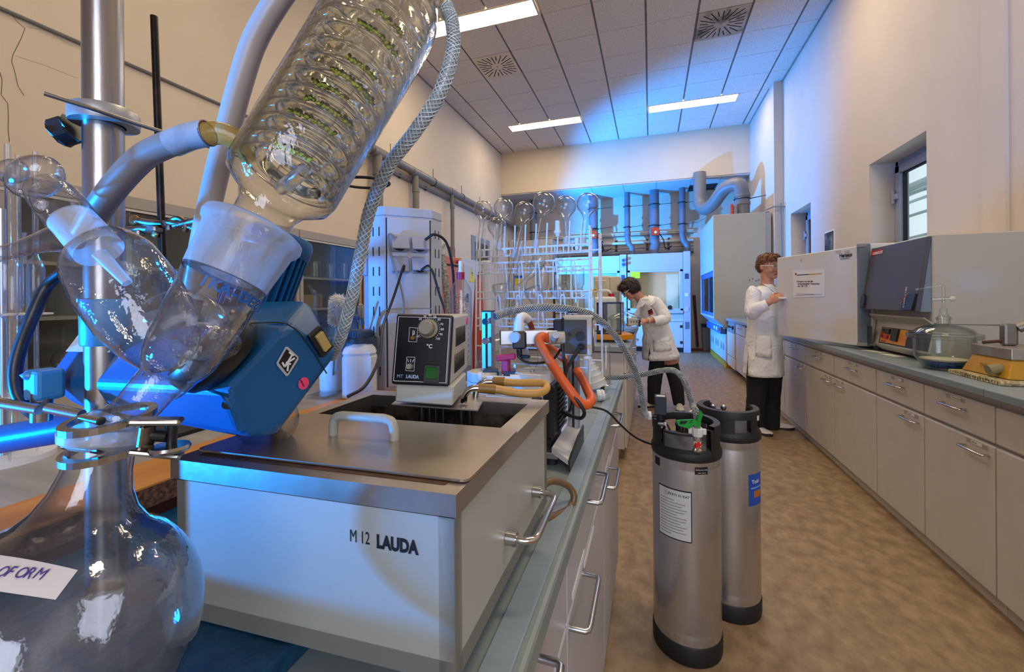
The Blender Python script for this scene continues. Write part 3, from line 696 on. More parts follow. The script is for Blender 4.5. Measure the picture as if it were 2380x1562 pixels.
# dishwasher unit beyond, next to the hood
t = thing('dishwasher', 'beige built-in dishwasher with a grey control panel beside the tall hood', 'dishwasher', (1.6, 7.75, 0))
MB().box(1.27, XR - .02, 7.43, 8.05, .08, .835).build('body', LAMW, t)
MB().box(1.25, 1.27, 7.44, 8.04, .27, .66, .006).build('door', CREAM, t)
MB().box(1.25, 1.27, 7.44, 8.04, .09, .26, .004).build('kick_panel', CREAM, t)
MB().prism([(1.25, 7.44, .67), (1.27, 7.44, .67), (1.27, 7.44, .83), (1.265, 7.44, .83)], (0, .6, 0)).build('control_panel', GREYP, t)
for y, r in ((7.55, .03), (7.72, .012), (7.8, .012), (7.88, .02)): MB().cyl((1.252, y, .75), (1.235, y, .75), r, n=14).build('knob', BLACK, t)
t = thing('corner_unit', 'narrow base unit between the dishwasher and the standing woman', 'cabinet', (1.6, 7.1, 0))
MB().box(1.29, XR - .02, 6.7, 7.42, .08, .835).build('body', LAM, t); MB().box(1.27, 1.29, 6.71, 7.41, .09, .66, .006).build('door', LAM, t)
d = MB().box(1.27, 1.29, 6.71, 7.41, .67, .83, .006).build('drawer', LAM, t); bow(MB(), (1.27, 7.0, .77), (1.27, 7.14, .77), (-.03, 0, 0)).build('handle', CHROME, d)
t = thing('worktop', 'short worktop over the dishwasher beside the tall hood', 'worktop', (1.6, 7.4, .84)); MB().box(1.235, XR - .005, 6.69, 8.1, .84, ZT, .005, 2).build('top_slab', TOPM, t)
c = oZ(1731, 740, ZT); volflask(1.42, 7.15, ZT, .07, .2, 'conical glass flask on the short worktop beside the standing woman')

# ------------------------------------------------------------------ drying oven with its door wide open
OVW = mat('oven_white', '#d6d4d0', .38, var=.02)
XB = 1.40; y0, y1, zb, zt = 3.43, 4.36, .915, 1.60
t = thing('drying_oven', 'white drying oven with its wide door ajar, held by the standing woman', 'oven', (1.75, 3.9, ZT))
MB().box(XB, 2.05, y0, y1, zb, zt, .006).build('body', OVW, t)
for y in (y0 + .06, y1 - .06):
    for x in (XB + .06, 2.0): MB().cyl((x, y, ZT), (x, y, zb), .022, n=12).build('foot', GREYP, t)
a = V((1.331, 3.457, 0)); b = V((1.055, 4.238, 0)); d = (b - a).normalized(); nn = V((d.y, -d.x, 0)); nn = nn if nn.x > 0 else -nn
W_ = (b - a).length; z0, z1 = .909, 1.588
m = MB().prism([a + V((0, 0, z0)), b + V((0, 0, z0)), b + V((0, 0, z1)), a + V((0, 0, z1))], nn * .055, .006, 2); do = m.build('door', OVW, t)
MB().box(1.335, XB, y0 + .0, y0 + .03, zb - .005, zt - .0, .003).build('hinge_strip', DUCTB, t)
for z in (zb - .004, zt - .022): MB().box(1.325, XB - .02, y0 - .004, y0 + .01, z, z + .024, .003).build('hinge', GREYP, t)
def dp(s_, z): return a + d * s_ + V((0, 0, z)) - nn * .0015      # point on the outer face of the door
def dpix(u, v): return pl(u, v, a - nn * .0015, nn)
rt = -d; up = V((0, 0, 1))
c = dpix(1951, 599); text('Heraeus', .040, c, rt, up, INK, do, bold=.0012, sx=.8)
c = dpix(1953, 604); text('INSTRUMENTS', .014, c, rt, up, INK, do, sx=.9)
for u in (1948, 1969): c = dpix(u, 585); MB().obox(c, rt, up, .045, .002, .018).build('worn_label', mat('worn_label_tan', '#b9ae98', .7), do)
c = dpix(1862, 605); MB().obox(c, rt, up, .018, .002, .02).build('tape', mat('tape_beige', '#cbb98e', .7), do)
q = [dpix(*p) for p in ((1843, 692), (1917, 689), (1917, 625), (1843, 629))]
sh = MB().prism(q, -nn * .001).build('notice', PAPER, do)
def npt(fx, fy): return q[3].lerp(q[2], fx).lerp(q[0].lerp(q[1], fx), fy) - nn * .0016
rq = (q[2] - q[3]).normalized()
MB().prism([npt(.08, .17), npt(.13, .17), npt(.13, .09), npt(.08, .09)], -nn * .0004).build('emblem', RED, do)
MB().prism([npt(.14, .19), npt(.52, .185), npt(.52, .155), npt(.14, .16)], -nn * .0004).build('stripe', INK, do)
MB().prism([npt(.52, .185), npt(.92, .18), npt(.92, .15), npt(.52, .155)], -nn * .0004).build('stripe', mat('stripe_orange', '#c98428', .6), do)
for k, s_ in enumerate(('Nutzung nur bei der', 'voreingestellten Temperatur', 'von 105 °C!!!')): text(s_, .021, npt(.16, .44 + .085 * k), rq, up, INK, do, bold=.0004)
MB().prism([npt(.13, .43), npt(.15, .43), npt(.15, .39), npt(.13, .39)], -nn * .0004).build('bullet', RED, do)
text('Dieses Gerät ist nur für diese Temperatur von 105 °C geeignet', .0075, npt(.14, .87), rq, up, INK, do)
MB().prism([npt(.1, .93), npt(.92, .92), npt(.92, .91), npt(.1, .92)], -nn * .0004).build('stripe', BLUEP, do)
h = dpix(1826, 693); m = MB().tube(cr([h + nn * .01, h - nn * .022, dpix(1821, 693) - nn * .034, dpix(1811, 687) - nn * .038, dpix(1805, 681) - nn * .034], 4), .010, 12); m.build('door_handle', WHITE, do)

# ------------------------------------------------------------------ muffle furnace
FUG = mat('furnace_grey', '#b7b5ae', .42, var=.02); FUD = mat('furnace_dark_door', '#4b4d5a', .5, var=.03)
yn, yf = 2.81, 3.40
t = thing('muffle_furnace', 'grey muffle furnace with a dark slanted door and orange control panel', 'furnace', (1.75, (yn + yf) / 2, ZT))
xf = oY(2167, 600, yn).x; ztn = oY(2167, 545, yn).z; zs = oY(2167, 755, yn).z
MB().box(xf, 2.05, yn, yf, zs, ztn, .005).build('upper_body', FUG, t)
P = [oY(*p, yn) for p in ((2155, 549), (2128, 725), (2152, 728), (2165, 728), (2165, 549))]
xp = [(p.x, p.z) for p in P]
th = .022
def ex(prof, ya=yn, yb=yf): return [(x, ya, z) for x, z in prof], (0, yb - ya, 0)
dpr = [xp[0], xp[1], (xp[1][0] + th, xp[1][1]), (xp[0][0] + th, xp[0][1])]
p_, v_ = ex(dpr); fd = MB().prism(p_, v_, .004).build('door', FUD, t)
p_, v_ = ex([(xp[0][0] + th, xp[0][1]), (xp[1][0] + th, xp[1][1]), (xf, xp[1][1]), (xf, xp[0][1])], yn + .012, yf - .012); MB().prism(p_, v_).build('door_core', mat('door_side_blue_lit', '#7d8ea0', .45), t)  # blue of the spotlight is put into the colour of this flank
# lower body with its shelf lip
Q = [oY(*p, yf) for p in ((2020, 726), (2041, 745), (2029, 797), (2050, 822))]
pr = [(q_.x, q_.z) for q_ in Q]
bot = ZT + .012
prof = [(xf + .02, zs - .002), (pr[0][0], zs + .04), (pr[0][0], zs + .03), (pr[1][0], pr[1][1]), (pr[2][0], pr[2][1]), (pr[3][0], bot), (2.05, bot), (2.05, zs - .002)]
p_, v_ = ex(prof); MB().prism(p_, v_, .003).build('lower_body', FUG, t)
for y in (yn + .08, yf - .08):
    for x in (pr[3][0] + .06, 2.0): MB().cyl((x, y, ZT), (x, y, bot), .02, n=10).build('foot', BLACK, t)
A0, A1 = V((pr[1][0], 0, pr[1][1])), V((pr[2][0], 0, pr[2][1])); nA = V((-(A0.z - A1.z), 0, A0.x - A1.x)).normalized(); nA = nA if nA.x < 0 else -nA
def fp(fy, fz): p = A0.lerp(A1, fz); p.y = yf + (yn - yf) * fy; return p + nA * .001
MB().prism([fp(.12, .24), fp(.98, .24), fp(.98, .93), fp(.12, .93)], nA * .001).build('control_panel', BLACK, t)
OG = mat('panel_orange_yellow', '#e8b820', .45, c2='#e0701c', vs=.8, sx=(0, 0, 9), thr=(.35, .65), detail=0)
MB().prism([fp(.14, .27), fp(.62, .27), fp(.62, .88), fp(.14, .88)], nA * .002).build('control_label', OG, t)
up_ = (A0 - A1).normalized(); rt_ = V((0, -1, 0))
for fy, fz, sx_, sz_, mm in ((.18, .36, .02, .02, BLUEPL), (.27, .40, .06, .035, BLACK), (.42, .52, .07, .075, BLACK), (.17, .62, .02, .022, RED), (.26, .65, .045, .022, RED), (.16, .47, .012, .015, ORANGE)):
    MB().obox(fp(fy, fz) + nA * .006, rt_, up_, sx_, .012, sz_, .002).build('controller' if mm == BLACK else 'switch', mm, t)
text('CARBOLITE', .012, fp(.16, .85) + nA * .003, rt_, up_, RED, t, bold=.0006)
ud = V((dpr[0][0] - dpr[1][0], 0, dpr[0][1] - dpr[1][1])).normalized(); nd = V((-ud.z, 0, ud.x)); nd = nd if nd.x < 0 else -nd
D0 = V((dpr[0][0], 0, dpr[0][1])); D1 = V((dpr[1][0], 0, dpr[1][1]))
def fdp(fy, fz): p = D0.lerp(D1, fz); p.y = yf + (yn - yf) * fy; return p + nd * .001
MB().obox(fdp(.13, .085), rt_, ud, .14, .002, .032).build('badge', RED, fd)
text('CARBOLITE', .024, fdp(.05, .115) + nd * .0015, rt_, ud, INKW, fd, bold=.0008)
MB().prism([fdp(.79, .98), fdp(.97, .98), fdp(1.0, .76), fdp(.9, .76), fdp(.80, .83)], nd * .012).build('door_grip', BLACK, fd)
MB().prism([fdp(.785, .9), fdp(.80, .9), fdp(.9, .76), fdp(.88, .76)], nd * .013).build('grip_stripe', RED, fd)
MB().prism([fdp(.0, .98), fdp(.05, .98), fdp(.05, .80), fdp(.02, .76), fdp(0, .8)], nd * .012).build('door_grip', BLACK, fd)
text('CWF 1100', .02, fdp(.865, .955) + nd * .0145, ud, -rt_, INKW, fd, sx=1.3)
MB().obox(V((1.38, 3.40, .99)), (0, -1, 0), (0, 0, 1), .06, .003, .12).build('info_plate', mat('info_plate_green', '#3c4a46', .5), t)
# paper notes on the worktop
for (u, v), rz, lb in (((2075, 826), .1, 'white paper note taped to the worktop in front of the furnace'), ((2035, 817), .3, 'small cream card lying under the corner of the oven')):
    c = oZ(u, v, ZT + .001); m = MB(True).box(-.035, .035, -.075, .075, 0, .0012); o = m.build('paper_note', PAPER, label=lb, cat='note'); o.location = c; o.rotation_euler = (0, 0, rz)
# ------------------------------------------------------------------ desiccator with blue silica gel
c = oZ(2194, 858, ZT)
t = thing('desiccator', 'glass desiccator with blue silica gel and a knob-top stopcock on the right worktop', 'desiccator', c)
def lz(p, **k): return MB().lathe([(a_ * .86, b_ * .93) for a_, b_ in p], c, (0, 0, 1), 40, **k)
s_ = .85
lz([(0, .004), (.075, .0), (.085, .004), (.125, .06), (.13, .075), (.132, .162), (.158, .166), (.160, .178), (.13, .178), (.126, .172), (.124, .078), (.118, .064), (.08, .012), (0, .012)]).build('bowl', GLG, t)
lz([(.16, .180), (.16, .190), (.135, .194), (.118, .212), (.085, .228), (.035, .238), (.029, .244), (.029, .262), (.034, .266), (.034, .276), (.026, .276), (.023, .24), (.06, .230), (.112, .206), (.13, .186)]).build('lid', GLG, t)
lz([(0, .014), (.078, .014), (.098, .046), (0, .048)]).build('silica_gel', mat('silica_blue', '#0d2a5c', .8, c2='#2f62a8', vs=140, thr=(.4, .6), bump=.6, bs=140), t)
lz([(0, .048), (.10, .048), (.106, .056), (0, .057)]).build('perforated_plate', CREAM, t)
lz([(.028, .262), (.029, .278), (.022, .282), (.016, .30), (.016, .318), (.010, .326), (.006, .336), (.006, .375)]).build('stopper', GLG, t)
m = MB().tube(cr([c + V((0, 0, .33)), c + V((0, 0, .405)), c + V((-.008, .004, .412)), c + V((-.03, .012, .408)), c + V((-.095, .034, .395))], 4), .0055, 10); m.tube([c + V((-.04, .012, .345)), c + V((.03, -.01, .348))], .009, 10); m.build('stopcock', GLG, t)
MB().ball(c + V((.03, -.01, .347)), .013, .006, .013, 12, 8).build('stopcock_key', CREAM, t)
# ------------------------------------------------------------------ hot plate on a knitted pad, at the right edge
c = oZ(2372, 888, ZT)
t = thing('hot_plate', 'yellow laboratory hot plate at the right edge on a knitted pad', 'hot plate', c)
HY = mat('hotplate_yellow', '#b98a1c', .45, var=.06)
rx, ry = .17, .16
def tr(x, y, z): return c + V((x, y, z))
Bm = [(-.10, .17, .022), (.2, .17, .022), (.2, -.1, .022), (-.10, -.1, .022)]; Tm = [(-.07, .15, .098), (.2, .15, .098), (.2, -.07, .098), (-.07, -.07, .098)]
m = MB(); m.hull([tr(*p) for p in Bm + Tm], .004); m.build('housing', HY, t)
MB().box(c.x - .075, c.x + .2, c.y - .075, c.y + .155, c.z + .098, c.z + .145, .004, 2).build('heating_plate', BRUSH, t)
p = pl(2303, 866, tr(-.086, 0, .06), (-.93, 0, -.37)); 
p = tr(-.093, .07, .052); text('THYS 2', .024, p + V((-.003, 0, 0)), (0, -1, 0), (.37, 0, .93), mat('engraved', '#5a4208', .6), t, bold=.0003)
MB().cyl(tr(-.085, -.035, .06), tr(-.125, -.035, .05), .021, n=16).build('knob', mat('knob_olive', '#8a7f58', .5), t)
t2 = thing('retort_clamp', 'greasy grey clamp boss lying on top of the yellow hot plate', 'clamp', tr(.02, .06, .145))
CL = mat('cast_clamp', '#8d8a84', .5, 1, var=.15)
MB().box(c.x - .02, c.x + .03, c.y + .05, c.y + .085, c.z + .145, c.z + .24, .01, 2).build('body', CL, t2)
MB().tube([tr(-.07, .09, .155), tr(-.01, .07, .165)], .007, 8).build('screw', BROWN, t2); MB().cyl(tr(.03, .06, .22), tr(.06, .05, .24), .02, n=12).build('jaw', CL, t2)
m = MB()
for k in range(3): m.tube(cr([oZ(2300, 858, ZT) + V((.05, .02, .012 + .02 * k)), oZ(2283, 855, ZT) + V((0, .04, .014 + .02 * k)), oZ(2283, 855, ZT) + V((.0, -.03, .014 + .02 * k)), oZ(2300, 858, ZT) + V((.05, -.03, .012 + .02 * k))], 5), .0045, 8)
m.build('wire_coil', CHROME, label='coiled chrome wire handle beside the yellow hot plate', cat='wire')
PAD = mat('knitted_pad', '#c9b994', .9, c2='#8d7a55', vs=70, thr=(.42, .6), bump=.8, bs=90)
m = MB()
for k in range(20):
    y = c.y + .175 - k * .0155; m.tube([(c.x - .14, y, c.z + .011), (c.x + .22, y, c.z + .011)], .0105, 6)
m.build('knitted_pad', PAD, label='knitted cream pad under the yellow hot plate', cat='pad')
# calendar on the wall
a, b, e, f_ = oX(1918, 578, XR - .002), oX(1941, 578, XR - .002), oX(1941, 531, XR - .002), oX(1918, 538, XR - .002)
t = thing('wall_calendar', 'small wall calendar with a dark picture between the two windows', 'calendar', (XR, a.y, 1.6))
y0, y1 = b.y, a.y
MB().box(XR - .006, XR, y0, y1, 1.45, e.z).build('sheet', PAPER, t)
MB().box(XR - .008, XR - .006, y0 + .03, y1 - .0, e.z - .56 * (e.z - 1.62) - .1, e.z - .02).build('picture', mat('calendar_picture', '#22252a', .5, c2='#8a8d92', vs=6, thr=(.45, .7)), t)
MB().box(XR - .009, XR - .008, y0 + .02, y0 + .12, 1.72, 1.76).build('red_mark', RED, t)
# steel and glass roof of the glasshouse outside the windows
STW = mat('white_steel', '#9fb3b4', .5)
g = thing('glasshouse_frame', 'white steel roof frame of a glasshouse outside the right window', 'glasshouse', (7, 7, 0))
for k in range(7):
    y = 5 + 1.6 * k
    m = MB().tube([(4.5, y, 3.2), (6.0, y, 3.9), (8.0, y, 4.4), (12, y, 4.6)], .07, 6); m.tube([(4.5, y, 0), (4.5, y, 3.2)], .06, 6); m.build('rafter', STW, g)
for x, z in ((4.5, 3.2), (5.3, 3.6), (6.2, 3.95), (7.2, 4.2), (8.4, 4.42), (10, 4.55)):
    MB().tube([(x, 4, z), (x, 18, z)], .05, 6).build('purlin', STW, g)
for z in (1.9, 2.3, 2.7): MB().tube([(4.5, 4, z), (4.5, 18, z)], .025, 6).build('rail', STW, g)
MB().box(5.2, 9, 8, 18, .9, 2.0, .02).build('planting_bench', mat('glasshouse_bench', '#5c6b62', .7, c2='#9fb3ac', vs=3), g)
# ================================================================== LEFT BENCH
ZB1, XB1 = .87, -.125
DR = mat('drawer_front_pale', '#b9b8bc', .35, var=.03)
BL = ['base unit at the far end of the left bench', 'second base unit from the far end of the left bench, below the vacuum pump', 'base unit of the left bench under the water bath', 'nearest base unit of the left bench, cut by the lower edge']
ys = [1.95, 1.35, .745, .145, -.45]
for i in range(4):
    y1, y0 = ys[i], ys[i + 1]
    t = thing('bench_unit', BL[i], 'cabinet', (-.45, (y0 + y1) / 2, 0), group='base units of the left bench')
    MB().box(-.82, -.166, y0 + .001, y1 - .001, .09, .825).build('body', DR, t); MB().box(-.80, -.20, y0, y1, 0, .09).build('plinth', DR, t)
    dr = MB().box(-.166, -.146, y0 + .0025, y1 - .0025, .672, .815, .004, 2).build('drawer', DR, t)
    do = MB().box(-.166, -.146, y0 + .0025, y1 - .0025, .10, .664, .004, 2).build('door', DR, t)
    yc = (y0 + y1) / 2
    bow(MB(), (-.146, yc - .082, .785), (-.146, yc + .082, .785), (.036, 0, 0), .0052).build('handle', ALU, dr)
    bow(MB(), (-.146, y0 + .02, .645), (-.146, y0 + .18, .645), (.036, 0, 0), .0052).build('handle', ALU, do)
    MB().box(-.1465, -.1445, y0 + .2, y0 + .36, .645, .658).build('label_holder', PAPER, do)
    MB().box(-.1465, -.1445, y0 + .05, y0 + .2, .676, .688).build('label_holder', PAPER, dr)
WL = ['far slab of the left bench worktop carrying the glassware rack', 'near slab of the left bench worktop carrying the water bath']
for (a, b), lb in zip(((1.41, 2.02), (-.6, 1.407)), WL):
    t = thing('worktop', lb, 'worktop', (-.45, (a + b) / 2, .83), group='worktops of the left bench')
    MB().box(-.795, XB1, a, b, .832, ZB1, .006, 2).build('top_slab', TOPM2, t)
    MB().box(XB1 - .045, XB1 - .012, a, b, ZB1, ZB1 + .003, .0015).build('drip_edge', TOPM, t)
# raised shelf of the double bench with wooden edging
ZS = .95
t = thing('raised_shelf', 'raised grey shelf with orange wooden edging and chipboard front, left of the water bath', 'shelf', (-1.2, .9, 0))
MB().box(-2.0, -.90, -.5, 2.0, ZS - .03, ZS, .002).build('shelf_board', mat('shelf_laminate', '#a3a099', .4, c2='#8f8c84', vs=3, sx=(1, 12, 1)), t)
MB().box(-.90, -.775, -.5, 1.35, ZS - .002, ZS + .001).build('wood_edging', WOOD, t)
MB().box(-.90, -.775, -.5, 1.35, ZS - .035, ZS - .002).build('chipboard_core', CHIP, t)
MB().box(-2.0, -.80, -.5, 1.95, ZB1, ZS - .035).build('carcass', BROWN, t)
MB().box(-2.0, -.86, -.5, 1.95, 0, ZB1).build('cabinet_below', DR, t)

# ------------------------------------------------------------------ service column
n = V((.682, -.731, 0)); r = V((.731, .682, 0)); up = V((0, 0, 1))
c = oD(951, 700, 1.42); c = c - n * .0; c.z = 0; cc = c - n * .125
PG = mat('column_grey', '#b4b9c2', .42, var=.02); PG2 = mat('column_panel', '#bcbec4', .42, var=.02); SOC = mat('socket_grey', '#9aa0b4', .4, var=.02)
t = thing('service_column', 'light grey service column with power sockets standing behind the bath circulator', 'column', (cc.x, cc.y, ZS))
zt = 1.555
def oct(h, ch, z): return [cc + r * x + n * y + up * z for x, y in ((-h + ch, h), (h - ch, h), (h, h - ch), (h, -h + ch), (h - ch, -h), (-h + ch, -h), (-h, -h + ch), (-h, h - ch))]
m = MB(); m.prism(oct(.125, .045, ZS), up * (zt - .028 - ZS)); m.build('post_body', PG, t)
m = MB(); m.prism(oct(.127, .046, zt - .027), up * .03, .002); m.build('cap', PG, t)
def cpt(x, z, o=.0): return cc + r * x + n * (.125 + o) + up * z
for z0, z1 in ((ZS + .01, 1.215), (1.218, 1.52)):
    m = MB(); m.obox(cpt(0, (z0 + z1) / 2, .001), r, up, .142, .006, z1 - z0, .002); m.build('front_panel', PG2, t)
    m = MB()
    for x in (-.073, .073): m.obox(cpt(x, (z0 + z1) / 2, .0003), r, up, .004, .002, z1 - z0)
    m.build('panel_joint', DARK, t)
for sd in (-1, 1):
    fn = (n + r * sd).normalized(); ft = (r - n * sd).normalized(); fc = cc + (r * sd * .125 + n * .125 - (r * sd + n) * .0225)
    for q in (-.012, .012):
        for k in range(8):
            z = 1.475 - k * .066; m = MB(); m.obox(fc + fn * .0006 + ft * q + up * z, ft, up, .0035, .0014, .03); m.build('slot', DARK, t)
# sockets with flip lids
for i, (x, z, op) in enumerate(((-.032, 1.435, 1), (.034, 1.435, 1), (-.032, 1.365, 0), (.034, 1.365, 1))):
    s = MB().obox(cpt(x, z, .008), r, up, .056, .014, .056, .006, 2).build('socket', SOC, t)
    b = cpt(x, z + .024, .017); d = (n * (.45 if op else .12) - up).normalized()
    m = MB(); m.obox(b + d * .024, r, -d, .058, .007, .048, .003, 2); m.build('flip_lid', SOC, s)
    if op: MB().cyl(cpt(x, z - .006, .012), cpt(x, z - .006, .018), .02, n=18).build('socket_well', BLACK, s)
for z in (1.43, 1.36):
    m = MB(); m.obox(cc - r * .131 + n * .04 + up * z, n, up, .055, .014, .06, .006, 2); m.build('side_socket', SOC, t)
b = cpt(-.022, 1.483, .002); m = MB(); m.obox(b + r * .022, r, up, .062, .001, .012); m.build('label_plate', PAPER, t); text('UV-175-40', .0105, b - up * .0035 + n * .001 + r * -.006, r, up, INK, t)
def cable(name, lb, P, rad, m_, cat='cable', k=6, n_=8):
    return MB().tube(cr(P, k), rad, n_).build(name, m_, label=lb, cat=cat)
cable('power_cable', 'dark power cable hanging from the lower left socket down past the white jar', [cpt(-.025, 1.34, .03), oD(938, 620, 1.38), oD(915, 690, 1.33), oD(890, 760, 1.25), oD(882, 830, 1.15), oD(850, 895, 1.05), oD(808, 922, 1.0)], .0042, BLACK)
cable('power_cable', 'grey power cable from the upper left socket curving down in front of the column', [cpt(-.045, 1.452, .03), oD(903, 545, 1.37), oD(908, 590, 1.37), oD(930, 660, 1.36), oD(938, 700, 1.36), oD(936, 740, 1.36)], .0032, GREYP)
cable('power_cable', 'black power cable from the lower right socket falling towards the circulator', [cpt(.03, 1.345, .03), oD(1000, 620, 1.38), oD(1020, 680, 1.36), oD(1034, 722, 1.34), oD(1040, 760, 1.3)], .004, BLACK)
cable('power_cable', 'black power cable with a red band arching from the upper right socket', [cpt(.05, 1.45, .03), oD(1010, 545, 1.4), oD(1035, 560, 1.42), oD(1048, 600, 1.44), oD(1054, 650, 1.46), oD(1058, 740, 1.5)], .0048, BLACK)
# ------------------------------------------------------------------ white jar, brushes and pot beside the column
c = oZ(838, 920, ZS)
t = thing('plastic_jar', 'white square plastic jar with a dark blue screw lid beside the column', 'jar', c)
def rsq(h, ch, z, o=c): return [o + V((x, y, z)) for x, y in ((-h + ch, -h), (h - ch, -h), (h, -h + ch), (h, h - ch), (h - ch, h), (-h + ch, h), (-h, h - ch), (-h, -h + ch))]
q = M.Rotation(R(33), 4, 'Z')
def rot(ps): return [c + q @ (p - c) for p in ps]
HD = mat('hdpe_white', '#dfe2e2', .45, var=.02)
MB().loft([rot(rsq(a, b, z)) for a, b, z in ((.046, .014, 0), (.049, .014, .004), (.049, .014, .125), (.046, .016, .131), (.049, .014, .137), (.045, .016, .15), (.034, .0199, .166), (.033, .0193, .172))]).build('jar_body', HD, t)
m = MB().lathe([(.041, .166), (.043, .168), (.043, .180), (.037, .182), (.037, .202), (.034, .206), (0, .206)], c, (0, 0, 1), 36); m.lathe([(.041, .166), (.0, .166)], c, (0, 0, 1), 36); m.build('lid', BLUEPL, t)
m = MB()
for k in range(30): a = 2 * pi * k / 30; m.box(c.x + cos(a) * .0375 - .001, c.x + cos(a) * .0375 + .001, c.y + sin(a) * .0375 - .001, c.y + sin(a) * .0375 + .001, c.z + .184, c.z + .2)
m.build('lid_ridges', BLUEPL, t, kind='stuff')
for k, s in enumerate(('HNO3 1:1', 'dest. Wasser', '5 L')):
    text(s, .013, c + q @ V((.0495, .015 - .018 * k, .115)), -up, q @ V((0, 1, 0)), mat('red_pen', '#a8362a', .6), t)
c2 = oZ(772, 906, ZS)
t = thing('white_pot', 'white plastic pot holding a fluffy bottle brush behind the drive box', 'pot', c2)
MB().lathe([(0, 0), (.036, 0), (.038, .006), (.041, .13), (.043, .132), (.039, .132), (.036, .008), (0, .008)], c2, (0, 0, 1), 28).build('pot_body', HD, t)
def brush(lb, a, b, L0, rad, m_, nb, hm):
    t = thing('bottle_brush', lb, 'brush', a)
    MB().tube([a, b], .003, 8).build('brush_stem', GREYP, t)
    d = (V(b) - V(a)).normalized(); x, y, _ = frame(d); m = MB()
    for k in range(nb):
        s_ = random.random(); an = random.random() * 2 * pi; p = V(b) - d * (L0 * s_); dirn = (x * cos(an) + y * sin(an) + d * random.uniform(-.25, .35)).normalized()
        rr = rad * random.uniform(.85, 1.05) * (1 if s_ > .08 else .7)
        sd = dirn.cross(d).normalized() * .0006; e = p + dirn * rr
        m._f([m.bm.verts.new(p - sd), m.bm.verts.new(p + sd), m.bm.verts.new(e + sd * .6), m.bm.verts.new(e - sd * .6)])
    m.build('bristles', m_, t, kind='stuff'); return t
BR = mat('white_bristle', '#d9d2c4', .8, var=.1)
brush('fluffy white bottle brush standing in the white pot', c2 + V((.0, .0, .01)), oD(786, 692, 1.19), .092, .026, BR, 2600, None)
brush('small beige tube brush leaning behind the white jar', oZ(815, 905, ZS) + V((0, .05, .0)), oD(838, 707, 1.35), .06, .011, mat('beige_bristle', '#c9b288', .8, var=.1), 700, None)
c3 = oD(815, 760, 1.3)
m = MB().tube(cr([oD(788, 800, 1.3), oD(790, 765, 1.3), oD(806, 742, 1.3), oD(835, 738, 1.3), oD(842, 755, 1.3)], 5), .0075, 10); m.lathe([(0, ZS), (.05, ZS), (.055, 1.13), (.052, 1.13), (.047, ZS + .01)], (oD(835, 760, 1.33).x, oD(835, 760, 1.33).y, 0), (0, 0, 1), 24)
m.build('plastic_jug', BLUEPL, label='slate blue plastic jug with a bent handle behind the white jar', cat='jug')
t = thing('glass_rod', 'bent glass tube standing behind the drive box by the cabinet', 'glass tube', oZ(735, 880, ZS))
MB().tube(cr([oD(740, 880, 1.5), oD(732, 690, 1.5), oD(728, 680, 1.5), oD(718, 664, 1.5)], 4), .0045, 8).build('tube', GL, t); MB().tube([oD(730, 890, 1.5), oD(731, 686, 1.5)], .004, 8).build('tube', GL, t)
MB().box(-1.0, -.93, 1.02, 1.09, ZS, ZS + .01).build('foot', GL, t)
# ------------------------------------------------------------------ vacuum pump system with aluminium posts
YP = 1.06
t = thing('vacuum_pump', 'vacuum pump unit with black finned motor, white heads and aluminium posts behind the bath', 'pump', (-.4, YP, ZB1))
PW = mat('pump_white', '#cfcfca', .45, var=.03)
a = oZ(1285, 1085, ZB1); 
MB().box(-.62, -.2, .93, 1.16, ZB1 + .015, ZB1 + .03, .002).build('base_plate', ALU, t)
for x, y in ((-.6, .95), (-.22, .95), (-.6, 1.14), (-.22, 1.14)): MB().cyl((x, y, ZB1), (x, y, ZB1 + .015), .015, n=12).build('foot', RUB, t)
zm = oD(1255, 920, 1.0).z
MB().box(-.50, -.245, .93, 1.12, ZB1 + .03, zm, .006).build('motor_body', PW, t)
m = MB(); m.prism([oX(*p, -.222) for p in ((1283, 1090), (1304, 1078), (1306, 922), (1295, 906), (1284, 922))], (-.016, 0, 0), .003); m.build('end_cover', BLACK, t)
MB().box(-.245, -.215, .95, 1.09, ZB1 + .05, zm + .03, .008).build('fan_cover', BLACK, t)
m = MB()
for k in range(11): m.box(-.216, -.209, .99, 1.085, ZB1 + .06 + .0115 * k, ZB1 + .066 + .0115 * k, .001)
m.build('fan_grille', BLACK, t, kind='stuff')
MB().prism([(-.215, .93, ZB1 + .03), (-.17, .90, ZB1 + .018), (-.17, 1.12, ZB1 + .018), (-.215, 1.12, ZB1 + .03)], (0, 0, .012)).build('side_bracket', LAMW, t)
MB().prism([(-.168, .90, ZB1 + .006), (-.168, 1.10, ZB1 + .006), (-.168, 1.10, ZB1 + .05), (-.168, 1.02, ZB1 + .045), (-.168, .90, ZB1 + .03)], (-.004, 0, 0)).build('bracket_flange', BLACK, t)
c = oX(1313, 1032, -.205); m = MB(); m.obox(c, (0, 1, 0), up, .022, .014, .032, .004); sw = m.build('switch_box', CREAM, t)
MB().obox(c + V((.008, 0, 0)), (0, 1, 0), up, .012, .003, .022).build('switch', GREEN, sw)
